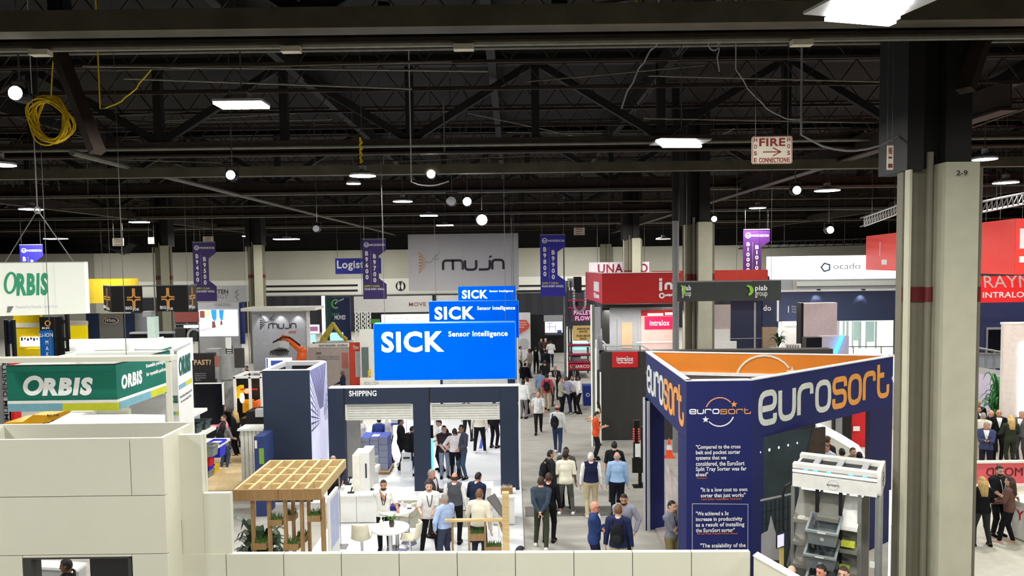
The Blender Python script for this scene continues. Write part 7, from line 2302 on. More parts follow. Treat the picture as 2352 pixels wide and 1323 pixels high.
def person(label, at, Hh=1.75, face=180, top=('shirt', (230, 230, 230)), trou=(30, 30, 34), skin='l', hair='b', style='short', legs='stand', arms=('down', 'down'), lean=0, yaw=0, nod=8, shoes=(24, 22, 22), fat=1.0, extras='', inner=(235, 235, 235), z0=0.0, seated=False):
    mode, px, py = at[:3]
    if mode == 'f':
        g = G(px, py, z0)
    else:
        g = G(px, py, Hh + z0)
    if len(at) > 3:                       # explicit distance
        g = P(px, py, at[3])
    t = thing('person', label, 'person', (g.x, g.y, z0), math.radians(face), 'visitors and staff on the hall floor')
    s = Hh / 1.75
    pxh = 1700 * Hh / max(3, g.y)
    vox = min(.032, max(.0125, 1.55 / pxh))
    rad = math.radians
    la = rad(lean)
    def up(p):                            # lean of the upper body about the hips
        q = np.array(p, dtype=float)
        dy, dz = q[1], q[2] - .95
        return V3(q[0], dy * math.cos(la) - dz * math.sin(la), .95 + dy * math.sin(la) + dz * math.cos(la))
    I3 = np.eye(3)
    RL = np.array([[1, 0, 0], [0, math.cos(la), -math.sin(la)], [0, math.sin(la), math.cos(la)]])
    pr, tags = [], []
    def add(p, tg, k=.03):
        pr.append(p + (k,))
        tags.append(tg)
    f = fat
    add(('e', V3(0, .01, .96), V3(.165 * f, .115 * f, .125), I3), 'pelvis')
    add(('e', up((0, -.005 * f, 1.10)), V3(.148 * f, .108 * f, .17), RL), 'torso', .05)
    add(('e', up((0, 0, 1.29)), V3(.172 * (f * .5 + .5), .118 * (f * .5 + .5), .18), RL), 'torso', .05)
    add(('c', up((-.15, .01, 1.425)), up((.15, .01, 1.425)), .06, .06), 'torso', .05)
    add(('c', up((-.05, .02, 1.46)), up((.05, .02, 1.46)), .055, .055), 'torso', .05)
    ny, nn = rad(yaw), rad(nod)
    Ry = np.array([[math.cos(ny), -math.sin(ny), 0], [math.sin(ny), math.cos(ny), 0], [0, 0, 1]])
    Rx = np.array([[1, 0, 0], [0, math.cos(nn), -math.sin(nn)], [0, math.sin(nn), math.cos(nn)]])
    Rh = RL @ Ry @ Rx
    nb = up((0, .012, 1.52))
    hd = lambda x, y, z: nb + Rh @ V3(x, y, z)
    add(('c', up((0, .025, 1.42)), hd(0, .01, .06), .058, .052), 'neck', .03)
    add(('e', hd(0, .0, .118), V3(.076, .096, .115), Rh), 'head', .02)
    add(('e', hd(0, -.032, .05), V3(.056, .062, .058), Rh), 'head', .03)
    add(('c', hd(0, -.092, .115), hd(0, -.110, .085), .010, .016), 'head', .012)
    for sx in (-1, 1):
        add(('e', hd(sx * .078, .008, .105), V3(.014, .022, .034), Rh), 'head', .008)
    # legs
    tl = {'stand': ((-.105, .0), (.105, .03)), 'apart': ((-.19, .0), (.18, .0)), 'walk': ((-.09, -.27), (.09, .27)), 'walk2': ((-.09, .27), (.09, -.27)), 'cross': ((-.06, -.02), (.07, .05)), 'step': ((-.10, .05), (.15, -.2)), 'lunge': ((-.16, .30), (.16, -.08))}
    tl = tl.get(legs, ((-.105, 0), (.105, 0)))
    for sx, (ax, ay) in zip((-1, 1), tl):
        hip = V3(sx * .09 * (f * .4 + .6), .01, .90)
        ank = V3(ax, ay + .03, .085 + (.05 if ay > .2 else 0))
        pole = V3(sx * .12, -1, 0)
        if seated:
            ank, pole = V3(ax, -.42, .085), V3(0, -1, .6)
        kn, ank = ik(hip, ank, .425, .415, pole)
        add(('c', hip, kn, .086 * (f * .5 + .5), .058), 'thigh', .03)
        add(('c', kn, ank, .056, .040), 'calf', .02)
        add(('c', ank + V3(0, .045, -.045), ank + V3(sx * .025, -.15, -.052), .038, .032), 'foot', .03)
    hands = []
    for sx, am in zip((-1, 1), arms):
        sh = up((sx * .192, .01, 1.415))
        tg = V3(*ARMS[am])
        tg = up((sx * tg[0], tg[1], tg[2])) if am not in ('down', 'swingf', 'swingb') or lean < 20 else V3(sx * tg[0], tg[1], tg[2])
        pole = V3(sx * .5, 1, -.5) if am not in ('hip', 'fold', 'pocket', 'back') else V3(sx * 1, .5, -.4)
        el, wr = ik(sh, tg, .285, .255, pole)
        add(('c', sh, el, .055 * (f * .4 + .6), .042), 'upper', .025)
        add(('c', el, wr, .041, .028), 'fore', .015)
        d = (wr - el) / np.linalg.norm(wr - el)
        nrm = V3(1, 0, 0) if abs(d[0]) < .7 else V3(0, 1, 0)
        sp = np.cross(d, nrm)
        sp /= np.linalg.norm(sp)
        if sp[2] - sp[1] < 0: sp = -sp
        nrm = np.cross(sp, d)
        R = np.stack([d, sp, nrm], 1)
        add(('e', wr + d * .05, V3(.055, .04, .018), R), 'hand', .012)
        hands.append((wr, d, sp, nrm))
    lo = np.min([np.minimum(p[1], p[2]) if p[0] == 'c' else p[1] for p in pr], 0) - .22
    hi = np.max([np.maximum(p[1], p[2]) if p[0] == 'c' else p[1] for p in pr], 0) + .22
    n = np.ceil((hi - lo) / vox).astype(int) + 1
    D = np.full(n, .5)
    for p in pr:
        k = p[-1]
        if p[0] == 'c':
            r_ = max(p[3], p[4]) + k + .03
            a, b = np.minimum(p[1], p[2]) - r_, np.maximum(p[1], p[2]) + r_
        else:
            r_ = max(p[2]) + k + .03
            a, b = p[1] - r_, p[1] + r_
        i0 = np.clip(((a - lo) / vox).astype(int), 0, n - 1)
        i1 = np.clip(((b - lo) / vox).astype(int) + 2, 1, n)
        g_ = np.stack(np.meshgrid(*[lo[q] + vox * np.arange(i0[q], i1[q]) for q in range(3)], indexing='ij'), -1)
        d = prim_d(p, g_)
        sub = D[i0[0]:i1[0], i0[1]:i1[1], i0[2]:i1[2]]
        h_ = np.clip(.5 + .5 * (sub - d) / k, 0, 1)
        D[i0[0]:i1[0], i0[1]:i1[1], i0[2]:i1[2]] = sub * (1 - h_) + d * h_ - k * h_ * (1 - h_)
    v, fc = surfnet(D, lo, vox)
    dist = np.stack([prim_d(p, v) for p in pr], 1)
    tg = np.array(tags)[dist.argmin(1)]
    # vertex normals
    a, b, c, d = (v[fc[:, q]] for q in range(4))
    fn = np.cross(c - a, d - b)
    vn = np.zeros_like(v)
    for q in range(4): np.add.at(vn, fc[:, q], fn)
    vn /= np.maximum(1e-9, np.linalg.norm(vn, axis=1))[:, None]
    sk = SKIN[skin]
    b_ = MB()
    b_.v = [tuple(x) for x in v * s]
    b_.f = [tuple(x) for x in fc.tolist()]
    b_.m = [0] * len(b_.f)
    for wr, d, sp, nrm in hands:
        for q in range(4):
            L = (.068, .078, .074, .058)[q]
            o_ = wr + d * .085 + sp * (.026 - .018 * q)
            m_ = o_ + d * L * .55 + nrm * -.008
            e_ = o_ + d * L + nrm * -.026
            b_.tube([Vector(x * s) for x in (o_ - d * .02, o_, m_, e_)], [.009 * s, .009 * s, .008 * s, .006 * s], 5)
        o_ = wr + d * .03 + sp * .032
        b_.tube([Vector(x * s) for x in (o_ - sp * .015, o_ + sp * .018 + d * .018, o_ + sp * .024 + d * .05)], [.011 * s, .010 * s, .007 * s], 5)
    b_.build('body', sk, t, local=True, smooth=True)
    def shell(nm, vm, off, mt):
        fm = vm[fc].all(1)
        if fm.sum() < 4: return None
        ff = fc[fm]
        used = np.unique(ff)
        mp = -np.ones(len(v), dtype=np.int64)
        mp[used] = np.arange(len(used))
        return mesh_obj(nm, (v[used] + vn[used] * off) * s, [tuple(x) for x in mp[ff].tolist()], mt, t, local=True, smooth=True)
    is_ = lambda *ts: np.isin(tg, ts)
    kind, tc = top
    hem = .86 if kind in ('suit', 'untuck', 'tee') else .965
    skirt = is_('pelvis', 'thigh', 'torso') & (v[:, 2] > hem)
    tr = is_('pelvis', 'thigh', 'calf', 'torso') & (v[:, 2] < 1.02)
    shell('trousers', tr & (v[:, 2] > .07), .012, cloth(trou))
    for sx in (-1, 1):
        shell('shoe', is_('foot') & (v[:, 0] * sx > 0) if legs != 'cross' or True else is_('foot'), .012, cloth(shoes))
    sleeves = {'tee': is_('upper'), 'vest': is_('upper', 'fore')}.get(kind, is_('upper', 'fore'))
    hl = (v - nb) @ Rh
    collar = is_('neck') & (hl[:, 2] < -.01)
    low = is_('neck') & (v[:, 2] < 1.48)
    tors = is_('torso') | skirt
    if kind == 'suit':
        shell('shirt_collar', collar & ~(low & (v[:, 1] > -.03)), .014, cloth(inner))
        shell('jacket', tors | sleeves | (low & (v[:, 1] > -.04)), .022, cloth(tc))
        fm = is_('torso', 'neck', 'pelvis')
        fv = v[fm]
        g0 = []
        for i in range(7):
            z = 1.17 + .054 * i
            for j in range(5):
                x = (j - 2) / 2 * (.008 + .013 * i)
                q = (np.abs(fv[:, 0] - x) < .04) & (np.abs(fv[:, 2] - z) < .04)
                g0.append((x * s, ((fv[q][:, 1].min() if q.any() else -.1) - .026) * s, z * s))
        mesh_obj('shirt_front', g0, [(i * 5 + j, i * 5 + j + 1, i * 5 + j + 6, i * 5 + j + 5) for i in range(6) for j in range(4)], cloth(inner), t, local=True, smooth=True)
    elif kind == 'vest':
        shell('shirt', sleeves | collar | (tors & (v[:, 2] > 1.2)), .012, cloth(inner))
        shell('vest', (tors | (low & (v[:, 1] > -.03))) & (np.abs(v[:, 0]) < .185), .024, cloth(tc))
    else:
        shell('shirt', tors | sleeves | collar, .017, cloth(tc))
    # hair
    x_, y_, z_ = hl.T
    hm = is_('head')
    hc = M('hair_' + hair, HAIRC[hair], .6, var=.25, scale=30)
    if style == 'bald':
        pass
    elif style == 'fringe':
        shell('hair', hm & (y_ > .01) & (z_ > .05) & (z_ < .15), .008, hc)
    else:
        m_ = hm & ((z_ > .175 + np.clip(-y_, 0, 1) * .2) | ((y_ > .022) & (z_ > .045)) | ((y_ > -.03) & (z_ > .135)))
        shell('hair', m_, .010 if style == 'short' else .02, hc)
        if style == 'long':
            b2 = MB()
            for q in range(7):
                an = math.pi * (q - 3) / 7.5
                r0 = .088
                p0, p1, p2 = (hd(r0 * math.sin(an), .02 + .075 * math.cos(an), zz) for zz in (.15, .02, -.1))
                p3 = hd(r0 * .95 * math.sin(an), .05 + .06 * math.cos(an), -.24)
                b2.tube([Vector(x * s) for x in (p0, p1, p2, p3)], [.03 * s, .038 * s, .036 * s, .012 * s], 7)
            b2.build('long_hair', hc, t, local=True, smooth=True)
    if 'beard' in extras:
        shell('beard', (hm | is_('neck')) & (z_ < .066) & (z_ > -.01) & (y_ < -.01), .004, M('beard_' + hair, [c * .55 + q * .25 for c, q in zip(HAIRC[hair], (210, 150, 120))], .8, var=.25, scale=30))
    fwd = abs(((face + yaw + 180) % 360) - 180) < 115
    if fwd and pxh > 75:
        for sx in (-1, 1):
            MB().ball(tuple(hd(sx * .031, -.084, .122) * s), (.012 * s, .008 * s, .007 * s), 8).build('eye', M('eye_dark', (40, 32, 30), .3), t, local=True)
        e0 = MB()
        for sx in (-1, 1):
            e0.beam(Vector(hd(sx * .015, -.091, .143) * s), Vector(hd(sx * .05, -.083, .142) * s), .008 * s, .008 * s)
        e0.build('eyebrows', hc, t, local=True)
        MB().beam(Vector(hd(-.022, -.094, .048) * s), Vector(hd(.022, -.094, .048) * s), .007 * s, .008 * s).build('mouth', M('lips', (150, 84, 78), .5), t, local=True)
        if 'moustache' in extras:
            MB().beam(Vector(hd(-.03, -.098, .063) * s), Vector(hd(.03, -.098, .063) * s), .014 * s, .014 * s).build('moustache', hc, t, local=True)
    if 'glasses' in extras:
        e0 = MB()
        for sx in (-1, 1):
            for (u0, w0), (u1, w1) in zip([(-.02, .1), (.02, .1), (.02, .135), (-.02, .135)], [(.02, .1), (.02, .135), (-.02, .135), (-.02, .1)]):
                e0.beam(Vector(hd(sx * .032 + u0, -.1, w0) * s), Vector(hd(sx * .032 + u1, -.1, w1) * s), .005 * s, .005 * s)
            e0.beam(Vector(hd(sx * .052, -.1, .13) * s), Vector(hd(sx * .085, .0, .13) * s), .005 * s, .005 * s)
        e0.build('glasses', M('black'), t, local=True)
    def front(x, z):
        q = (np.abs(v[:, 0] - x) < .05) & (np.abs(v[:, 2] - z) < .05) & (is_('torso') | is_('neck') | is_('pelvis'))
        return (v[q][:, 1].min() if q.any() else -.12) - .03
    if 'lanyard' in extras:
        mt = cloth((20, 20, 24)) if 'dark' in extras else cloth((225, 225, 230))
        e0 = MB()
        for sx in (-1, 1):
            pts = [(sx * .065, 1.45), (sx * .05, 1.33), (sx * .012, 1.17)]
            e0.tube([Vector((x, front(x, z), z)) * s for x, z in pts], .009 * s, 5)
        e0.build('lanyard', mt, t, local=True)
        yb = front(0, 1.12)
        MB().box(-.045 * s, .045 * s, (yb - .006) * s, yb * s, 1.04 * s, 1.16 * s).build('badge', M('white'), t, local=True)
    if 'pack' in extras:
        q = (np.abs(v[:, 0]) < .1) & (v[:, 2] > 1.1) & (v[:, 2] < 1.4) & is_('torso')
        yb = v[q][:, 1].max() + .02
        sxo = .08 if 'packside' in extras else 0
        wm = Matrix.Translation(Vector(t.location)) @ Matrix.Rotation(math.radians(face), 4, 'Z')
        bp = thing('backpack', 'black backpack worn by the ' + label[0].lower() + label[1:] if len(label.split()) < 10 else 'black backpack on the back of the ' + ' '.join(label.split()[:9]), 'backpack', wm @ Vector((sxo * s, (yb + .08) * s, .98 * s)), math.radians(face), 'backpacks on the visitors')
        b2 = MB().ball((0, 0, .21), (.155, .10, .24), 14)
        b2.build('pack_body', cloth((26, 26, 30)), bp, local=True, smooth=True)
        MB().ball((0, .075, .13), (.11, .05, .12), 12).build('pocket', cloth((36, 36, 40)), bp, local=True, smooth=True)
        for sx in ((-1, 1) if 'packside' not in extras else (1,)):
            pts = [(sx * .11 - sxo * .3, -.03, .40), (sx * .11 - sxo * .3, -.10, .475), (sx * .12 - sxo * .3, -.2, .50), (sx * .12 - sxo * .3, -.30, .40), (sx * .13 - sxo * .3, -.29, .22), (sx * .13, -.18, .08), (sx * .12, -.03, .05)]
            MB().tube(pts, .018, 6).build('strap', cloth((30, 30, 34)), bp, local=True, smooth=True)
    if 'phone' in extras:
        wr, d_, sp, nrm = hands[1]
        c_ = Matrix.Translation(Vector(t.location)) @ Matrix.Rotation(math.radians(face), 4, 'Z') @ Vector((wr + d_ * .1 + V3(0, -.02, .03)) * s)
        o = MB().box(c_.x - .035, c_.x + .035, c_.y - .035, c_.y + .035, c_.z, c_.z + .015).build('phone', M('black'))
        tag(o, 'phone in the hand of the ' + ' '.join(label.split()[:8]), 'phone')
    return t

wh, bk2, navy2, grey2 = (232, 232, 230), (24, 24, 28), (34, 40, 72), (104, 104, 106)
SB = .05
PEOPLE = [
    # --- the white booth
    dict(label='man in white polo with hand at his mouth behind the bar tables', at=('f', 884, 1264), z0=SB, face=8, top=('tee', wh), trou=bk2, skin='m', hair='k', arms=('face', 'rail'), extras='lanyard dark beard', fat=1.05),
    dict(label='moustached man in white shirt talking beside the bar tables', at=('f', 988, 1269), z0=SB, face=12, top=('tee', wh), trou=bk2, skin='l', hair='k', arms=('bent', 'front'), extras='lanyard dark moustache', legs='apart', fat=1.1),
    dict(label='grey haired man in light blue shirt facing the moustached man', at=('h', 1021, 1134), Hh=1.72, z0=SB, face=-135, top=('shirt', (168, 190, 228)), trou=(58, 64, 84), skin='m', hair='g', arms=('bent', 'pocket'), fat=1.1),
    dict(label='man in charcoal vest with white sleeves seen from behind in the booth', at=('h', 1044, 1086), Hh=1.78, z0=SB, face=175, top=('vest', (82, 84, 90)), trou=bk2, skin='r', hair='b', style='fringe', arms=('down', 'down'), legs='step', fat=1.1),
    dict(label='dark haired man in navy jacket leaning over the right counter', at=('h', 1090, 1087), Hh=1.74, z0=SB, face=150, top=('suit', (34, 42, 66)), trou=(40, 44, 58), skin='m', hair='k', arms=('front', 'bent'), lean=14),
    dict(label='man in cream shirt leaning on the wooden railing', at=('h', 1098, 1126), Hh=1.8, z0=SB, face=165, top=('shirt', (226, 222, 206)), trou=(46, 52, 66), skin='l', hair='n', arms=('down', 'rail'), lean=8, fat=1.05),
    dict(label='grey haired man in dark suit looking at a phone by the middle post', at=('h', 990, 1077), Hh=1.76, z0=SB, face=70, top=('suit', (70, 66, 62)), trou=(50, 48, 48), skin='r', hair='g', arms=('bent', 'phone'), extras='phone', yaw=0, nod=14),
    dict(label='young man in white shirt left of the parcel stack', at=('h', 828, 973, 25.9), Hh=1.66, z0=SB, face=70, top=('shirt', wh), trou=bk2, skin='l', hair='k', arms=('down', 'bent')),
    dict(label='dark haired person in blue shirt half hidden behind the parcel stack', at=('h', 871, 978, 26.0), Hh=1.6, z0=SB, face=180, top=('shirt', (60, 80, 150)), trou=bk2, skin='l', hair='k'),
    dict(label='tall man in white shirt right of the parcel stack', at=('h', 893, 965, 25.9), Hh=1.78, z0=SB, face=-65, top=('shirt', wh), trou=bk2, skin='r', hair='b', arms=('bent', 'down'), nod=14, fat=1.1),
    dict(label='man in black with arm raised beside the left placard pole', at=('h', 920, 961), Hh=1.76, z0=SB, face=95, top=('suit', bk2), trou=bk2, skin='m', hair='k', arms=('bent', 'bent')),
    dict(label='person in black bending at the left edge of the middle post', at=('h', 939, 1000, 24.2), Hh=1.66, z0=SB, face=130, top=('suit', bk2), trou=(50, 56, 76), skin='l', hair='k', lean=12),
    dict(label='young man in white tee with a backpack looking down left of the placard', at=('h', 1010, 962), Hh=1.78, z0=SB, face=-70, top=('tee', wh), trou=bk2, skin='l', hair='k', arms=('bent', 'bent'), extras='pack', nod=25),
    dict(label='person in dark tee and pale jeans behind the placard', at=('f', 1022, 1098), z0=SB, face=10, Hh=1.74, top=('tee', (60, 50, 52)), trou=(132, 140, 152), skin='l', hair='k', arms=('front', 'front')),
    dict(label='person in white shirt and black trousers seen from behind at the placard', at=('f', 1046, 1100), z0=SB, face=175, Hh=1.66, top=('shirt', (236, 222, 216)), trou=bk2, skin='m', hair='b', arms=('hip', 'hip'), fat=1.1),
    dict(label='man in grey jacket and jeans right of the placard pole', at=('f', 1062, 1100), z0=SB, face=-45, Hh=1.78, top=('suit', (74, 76, 84)), trou=(62, 76, 96), skin='m', hair='k', arms=('pocket', 'bent'), extras='glasses'),
    dict(label='person in cream shirt and black trousers deep in the right opening', at=('f', 1102, 1040), z0=SB, face=180, Hh=1.78, top=('shirt', (226, 220, 204)), trou=bk2, hair='b', legs='apart', fat=1.15, shoes=wh),
    dict(label='person in black suit at the right edge of the right opening', at=('f', 1136, 1028), z0=SB, face=150, Hh=1.76, top=('suit', bk2), trou=bk2, hair='k'),
    dict(label='person in dark coat behind the people at the placard', at=('f', 1074, 1012), z0=SB, face=160, Hh=1.74, top=('suit', (40, 40, 42)), trou=(36, 36, 40), hair='b', legs='apart'),
    dict(label='man in navy suit standing above the left end of the portal wall', at=('h', 787, 851), Hh=1.78, face=-80, top=('suit', (34, 40, 66)), trou=(34, 38, 58), skin='d', style='bald', hair='k', arms=('bent', 'down')),
    dict(label='man with hand at his chin at the left foot of the portal wall', at=('h', 765, 1047), Hh=1.7, face=20, z0=SB, top=('shirt', (46, 40, 44)), trou=bk2, skin='r', hair='g', arms=('face', 'bent')),
    # --- left booths
    dict(label='bearded man in pink shirt pointing at the dark green totes', at=('h', 514, 953), Hh=1.8, face=-50, top=('shirt', (226, 142, 160)), trou=(50, 56, 74), skin='l', hair='b', arms=('raise', 'bent'), extras='beard glasses'),
    dict(label='visitor in grey top and jeans with a black backpack by the totes', at=('f', 517, 1077), Hh=1.68, face=165, top=('tee', (122, 122, 124)), trou=(62, 78, 98), skin='l', hair='k', style='long', arms=('bent', 'down'), extras='pack', shoes=wh),
    dict(label='blonde woman in black by the bar counter', at=('f', 543, 1048), Hh=1.7, face=-100, top=('untuck', bk2), trou=bk2, skin='l', hair='y', style='long', arms=('bent', 'down')),
    dict(label='bald man in dark grey jacket behind the pink shirted man', at=('h', 504, 921), Hh=1.78, face=165, top=('suit', (52, 52, 52)), trou=bk2, skin='r', style='fringe', hair='g', fat=1.2),
    dict(label='grey haired man in black sweater just left of the blonde woman', at=('h', 514, 931), Hh=1.74, face=175, top=('untuck', bk2), trou=bk2, skin='r', hair='w', style='fringe', fat=1.2),
    dict(label='brown haired man in dark jacket facing the amber machine', at=('h', 543, 923), Hh=1.76, face=-60, top=('suit', (48, 42, 44)), trou=(46, 50, 66), skin='r', hair='b', arms=('bent', 'pocket')),
    dict(label='man in dark vest before the large black display', at=('h', 469, 917), Hh=1.72, face=60, top=('suit', (40, 42, 48)), trou=bk2, skin='l', hair='b'),
    dict(label='small dark figure between the tall drum and the robot booth', at=('h', 566, 840), Hh=1.74, face=-40, top=('suit', bk2), trou=bk2, skin='m', hair='k'),
    dict(label='person in black sitting on the amber forklift', at=('h', 62, 965, 21.0), Hh=1.2, face=10, z0=.6, top=('shirt', (40, 36, 40)), trou=bk2, skin='m', hair='k', arms=('bent', 'bent')),
    dict(label='silhouetted man at the white counter inside the lower left window', at=('h', 152, 1284), Hh=1.76, face=-75, top=('suit', (16, 16, 18)), trou=bk2, skin='d', hair='k'),
    dict(label='person in dark shirt beside the tall drum machine', at=('h', 537, 846), Hh=1.74, face=160, top=('shirt', (60, 58, 60)), trou=bk2, hair='k', skin='m'),
    dict(label='person in grey jacket right of the drum, nearer the white frame', at=('h', 553, 879), Hh=1.72, face=-120, top=('suit', (88, 86, 84)), trou=bk2, hair='b', skin='l'),
    dict(label='person in black at the right end of the white machine frame', at=('h', 597, 905), Hh=1.74, face=-80, top=('untuck', bk2), trou=(44, 46, 54), hair='k', skin='l'),
    dict(label='far visitor in black before the grey desk', at=('h', 484, 790), Hh=1.74, face=170, top=('suit', bk2), trou=bk2, hair='k', skin='m'),
    dict(label='far visitor in white shirt before the grey desk', at=('h', 493, 783), Hh=1.76, face=-30, top=('shirt', wh), trou=bk2, hair='b', skin='m'),
    # --- the aisle, far to near
    dict(label='person in white top farthest at left of the aisle by the round poster', at=('h', 1219, 757), Hh=1.74, face=-100, top=('shirt', (220, 220, 220)), trou=bk2, hair='k', skin='m', arms=('bent', 'down')),
    dict(label='person in purple blue jacket before the far wall screen', at=('h', 1275, 758), Hh=1.76, face=150, top=('suit', (56, 50, 120)), trou=(70, 72, 62), hair='k'),
    dict(label='person with arms bent in dark top far down the aisle', at=('h', 1243, 777), Hh=1.74, face=30, top=('shirt', (58, 50, 50)), trou=(60, 54, 54), hair='k', arms=('front', 'front'), skin='m'),
    dict(label='white haired person in dark top beside the bent armed visitor', at=('h', 1253, 777), Hh=1.76, face=-20, top=('shirt', (70, 52, 50)), trou=bk2, hair='w', arms=('front', 'front')),
    dict(label='man in white tee and dark jeans far down the aisle', at=('h', 1265, 782), Hh=1.82, face=185, top=('tee', wh), trou=(40, 44, 66), hair='k', arms=('bent', 'bent'), fat=1.1),
    dict(label='man in white tee at the left edge of the aisle by the blue sign', at=('h', 1195, 795), Hh=1.72, face=90, top=('tee', wh), trou=(42, 42, 50), hair='k', skin='m'),
    dict(label='man in taupe shirt standing at left of the aisle', at=('h', 1216, 801), Hh=1.8, face=-70, top=('untuck', (142, 132, 122)), trou=(92, 88, 86), hair='k', skin='d', arms=('front', 'down')),
    dict(label='person in black vest behind the taupe shirted man', at=('h', 1231, 797), Hh=1.72, face=170, top=('vest', bk2), trou=bk2, hair='k', skin='m'),
    dict(label='stooping visitor in navy with a dark pack in mid aisle', at=('h', 1253, 802), Hh=1.76, face=175, top=('untuck', (42, 46, 62)), trou=(84, 80, 76), hair='k', extras='pack', legs='walk', fat=1.2),
    dict(label='broad person in black jacket in mid aisle seen from behind', at=('h', 1251, 828), Hh=1.74, face=178, top=('suit', (44, 44, 42)), trou=bk2, hair='b', fat=1.35, style='short'),
    dict(label='person in black at the left aisle edge by the portal wall', at=('h', 1206, 833), Hh=1.7, face=165, top=('untuck', bk2), trou=bk2, hair='k', fat=1.2),
    dict(label='man in black jacket with a white lanyard facing the window', at=('h', 1275, 840), Hh=1.76, face=0, top=('suit', (44, 38, 38)), trou=bk2, hair='g', skin='m', arms=('down', 'bent'), extras='lanyard', inner=(90, 80, 80)),
    dict(label='dark suited person with a badge behind the group by the bin', at=('h', 1318, 839), Hh=1.78, face=5, top=('suit', (40, 38, 40)), trou=bk2, hair='k', skin='d', extras='lanyard', inner=(80, 76, 78)),
    dict(label='man in blue tee beside the red shirted visitor', at=('h', 1241, 850), Hh=1.76, face=150, top=('untuck', (122, 148, 178)), trou=(150, 138, 116), hair='k', skin='r', arms=('down', 'down')),
    dict(label='white haired person in pale top beyond the red shirted visitor', at=('h', 1264, 855), Hh=1.68, face=160, top=('shirt', (200, 196, 190)), trou=(60, 58, 56), hair='w', skin='l'),
    dict(label='visitor in red shirt and khaki trousers with a dark backpack', at=('f', 1257, 943), Hh=1.76, face=172, top=('tee', (190, 76, 88)), trou=(198, 182, 152), hair='k', skin='m', extras='pack', legs='walk2', fat=1.05),
    dict(label='man in white shirt and grey trousers at the left aisle edge', at=('f', 1203, 961), Hh=1.78, face=155, top=('untuck', (226, 228, 226)), trou=(118, 116, 116), hair='k', skin='d', fat=1.15),
    dict(label='man in white tee and black trousers behind the grey trousered man', at=('f', 1211, 955), Hh=1.8, face=-130, top=('untuck', wh), trou=bk2, hair='k', skin='m', shoes=(200, 200, 200)),
    dict(label='man in sage shirt at the left of the group by the bin', at=('h', 1288, 866), Hh=1.76, face=70, top=('untuck', (168, 172, 150)), trou=bk2, hair='k', skin='m', arms=('front', 'front')),
    dict(label='man in lavender shirt and navy trousers seen from behind by the bin', at=('f', 1301, 951), Hh=1.76, face=178, top=('shirt', (152, 152, 184)), trou=(34, 38, 70), hair='b', skin='l', arms=('front', 'front'), legs='apart', shoes=(170, 170, 170), fat=1.1),
    dict(label='man in white shirt and dark trousers in the middle of the bin group', at=('f', 1316, 947), Hh=1.76, face=-20, top=('shirt', wh), trou=(36, 34, 40), hair='k', skin='m', arms=('front', 'front'), extras='beard'),
    dict(label='man in white shirt with a hand in his pocket right of the bin group', at=('f', 1330, 950), Hh=1.78, face=-95, top=('shirt', wh), trou=bk2, hair='k', skin='d', arms=('bent', 'pocket')),
    dict(label='bald man in pale shirt with a badge walking toward the window', at=('f', 1237, 996), Hh=1.74, face=-4, top=('tee', (214, 216, 216)), trou=(30, 28, 30), hair='g', style='fringe', skin='r', legs='walk', arms=('swingb', 'swingf'), extras='lanyard', fat=1.1),
    dict(label='man in pale shirt and jeans walking away with a shoulder bag', at=('f', 1281, 1043), Hh=1.82, face=172, top=('shirt', (214, 218, 214)), trou=(52, 68, 98), hair='b', style='fringe', skin='r', legs='walk2', arms=('down', 'strap'), extras='pack packside', shoes=wh),
    dict(label='dark haired woman in cream top by the charcoal wall', at=('f', 1372, 1022), Hh=1.68, face=-85, top=('shirt', (222, 212, 188)), trou=bk2, hair='k', style='long', skin='l', arms=('bent', 'bent')),
    dict(label='man in orange polo looking at his phone by the charcoal wall', at=('f', 1369, 1055), Hh=1.74, face=85, top=('tee', (226, 88, 44)), trou=(34, 32, 36), hair='k', skin='l', arms=('phone', 'phone'), nod=28, extras='phone'),
    dict(label='man in brown grey jacket behind the white polo man', at=('h', 1300, 1027), Hh=1.76, face=-15, top=('suit', (84, 78, 72)), trou=bk2, hair='k', skin='d', arms=('down', 'bent')),
    dict(label='man in black jacket with a black backpack facing right in the aisle', at=('h', 1264, 1034), Hh=1.76, face=110, top=('untuck', (36, 38, 40)), trou=(40, 40, 44), hair='k', skin='m', extras='pack', arms=('down', 'bent')),
    dict(label='man in cream polo and grey trousers seen from behind in the aisle', at=('f', 1300, 1180), Hh=1.78, face=176, top=('tee', (232, 228, 210)), trou=(84, 86, 84), hair='k', skin='d', legs='apart', shoes=wh, fat=1.15),
    dict(label='white haired man in navy vest and khaki trousers', at=('f', 1358, 1187), Hh=1.8, face=178, top=('vest', (30, 34, 64)), trou=(196, 182, 146), hair='w', skin='r', fat=1.15, shoes=(210, 200, 180)),
    dict(label='man in black polo beyond the man in light blue shirt', at=('h', 1411, 1014), Hh=1.78, face=165, top=('tee', (28, 34, 34)), trou=(46, 44, 44), hair='k', skin='l', arms=('bent', 'down')),
    dict(label='bald man in light blue shirt and black trousers seen from behind', at=('f', 1418, 1186), Hh=1.8, face=176, top=('shirt', (150, 182, 220)), trou=(24, 26, 36), hair='g', style='fringe', skin='r', fat=1.2, legs='stand'),
    dict(label='person in black suit partly behind the dark sweater man', at=('f', 1262, 1244), Hh=1.76, face=165, top=('suit', (26, 26, 30)), trou=(22, 22, 26), hair='b', skin='r'),
    dict(label='man in slate sweater and olive trousers with hands clasped behind him', at=('f', 1245, 1256), Hh=1.78, face=168, top=('shirt', (62, 74, 90)), trou=(58, 62, 48), hair='b', skin='l', arms=('back', 'back'), legs='lunge', shoes=(226, 224, 222), lean=-4),
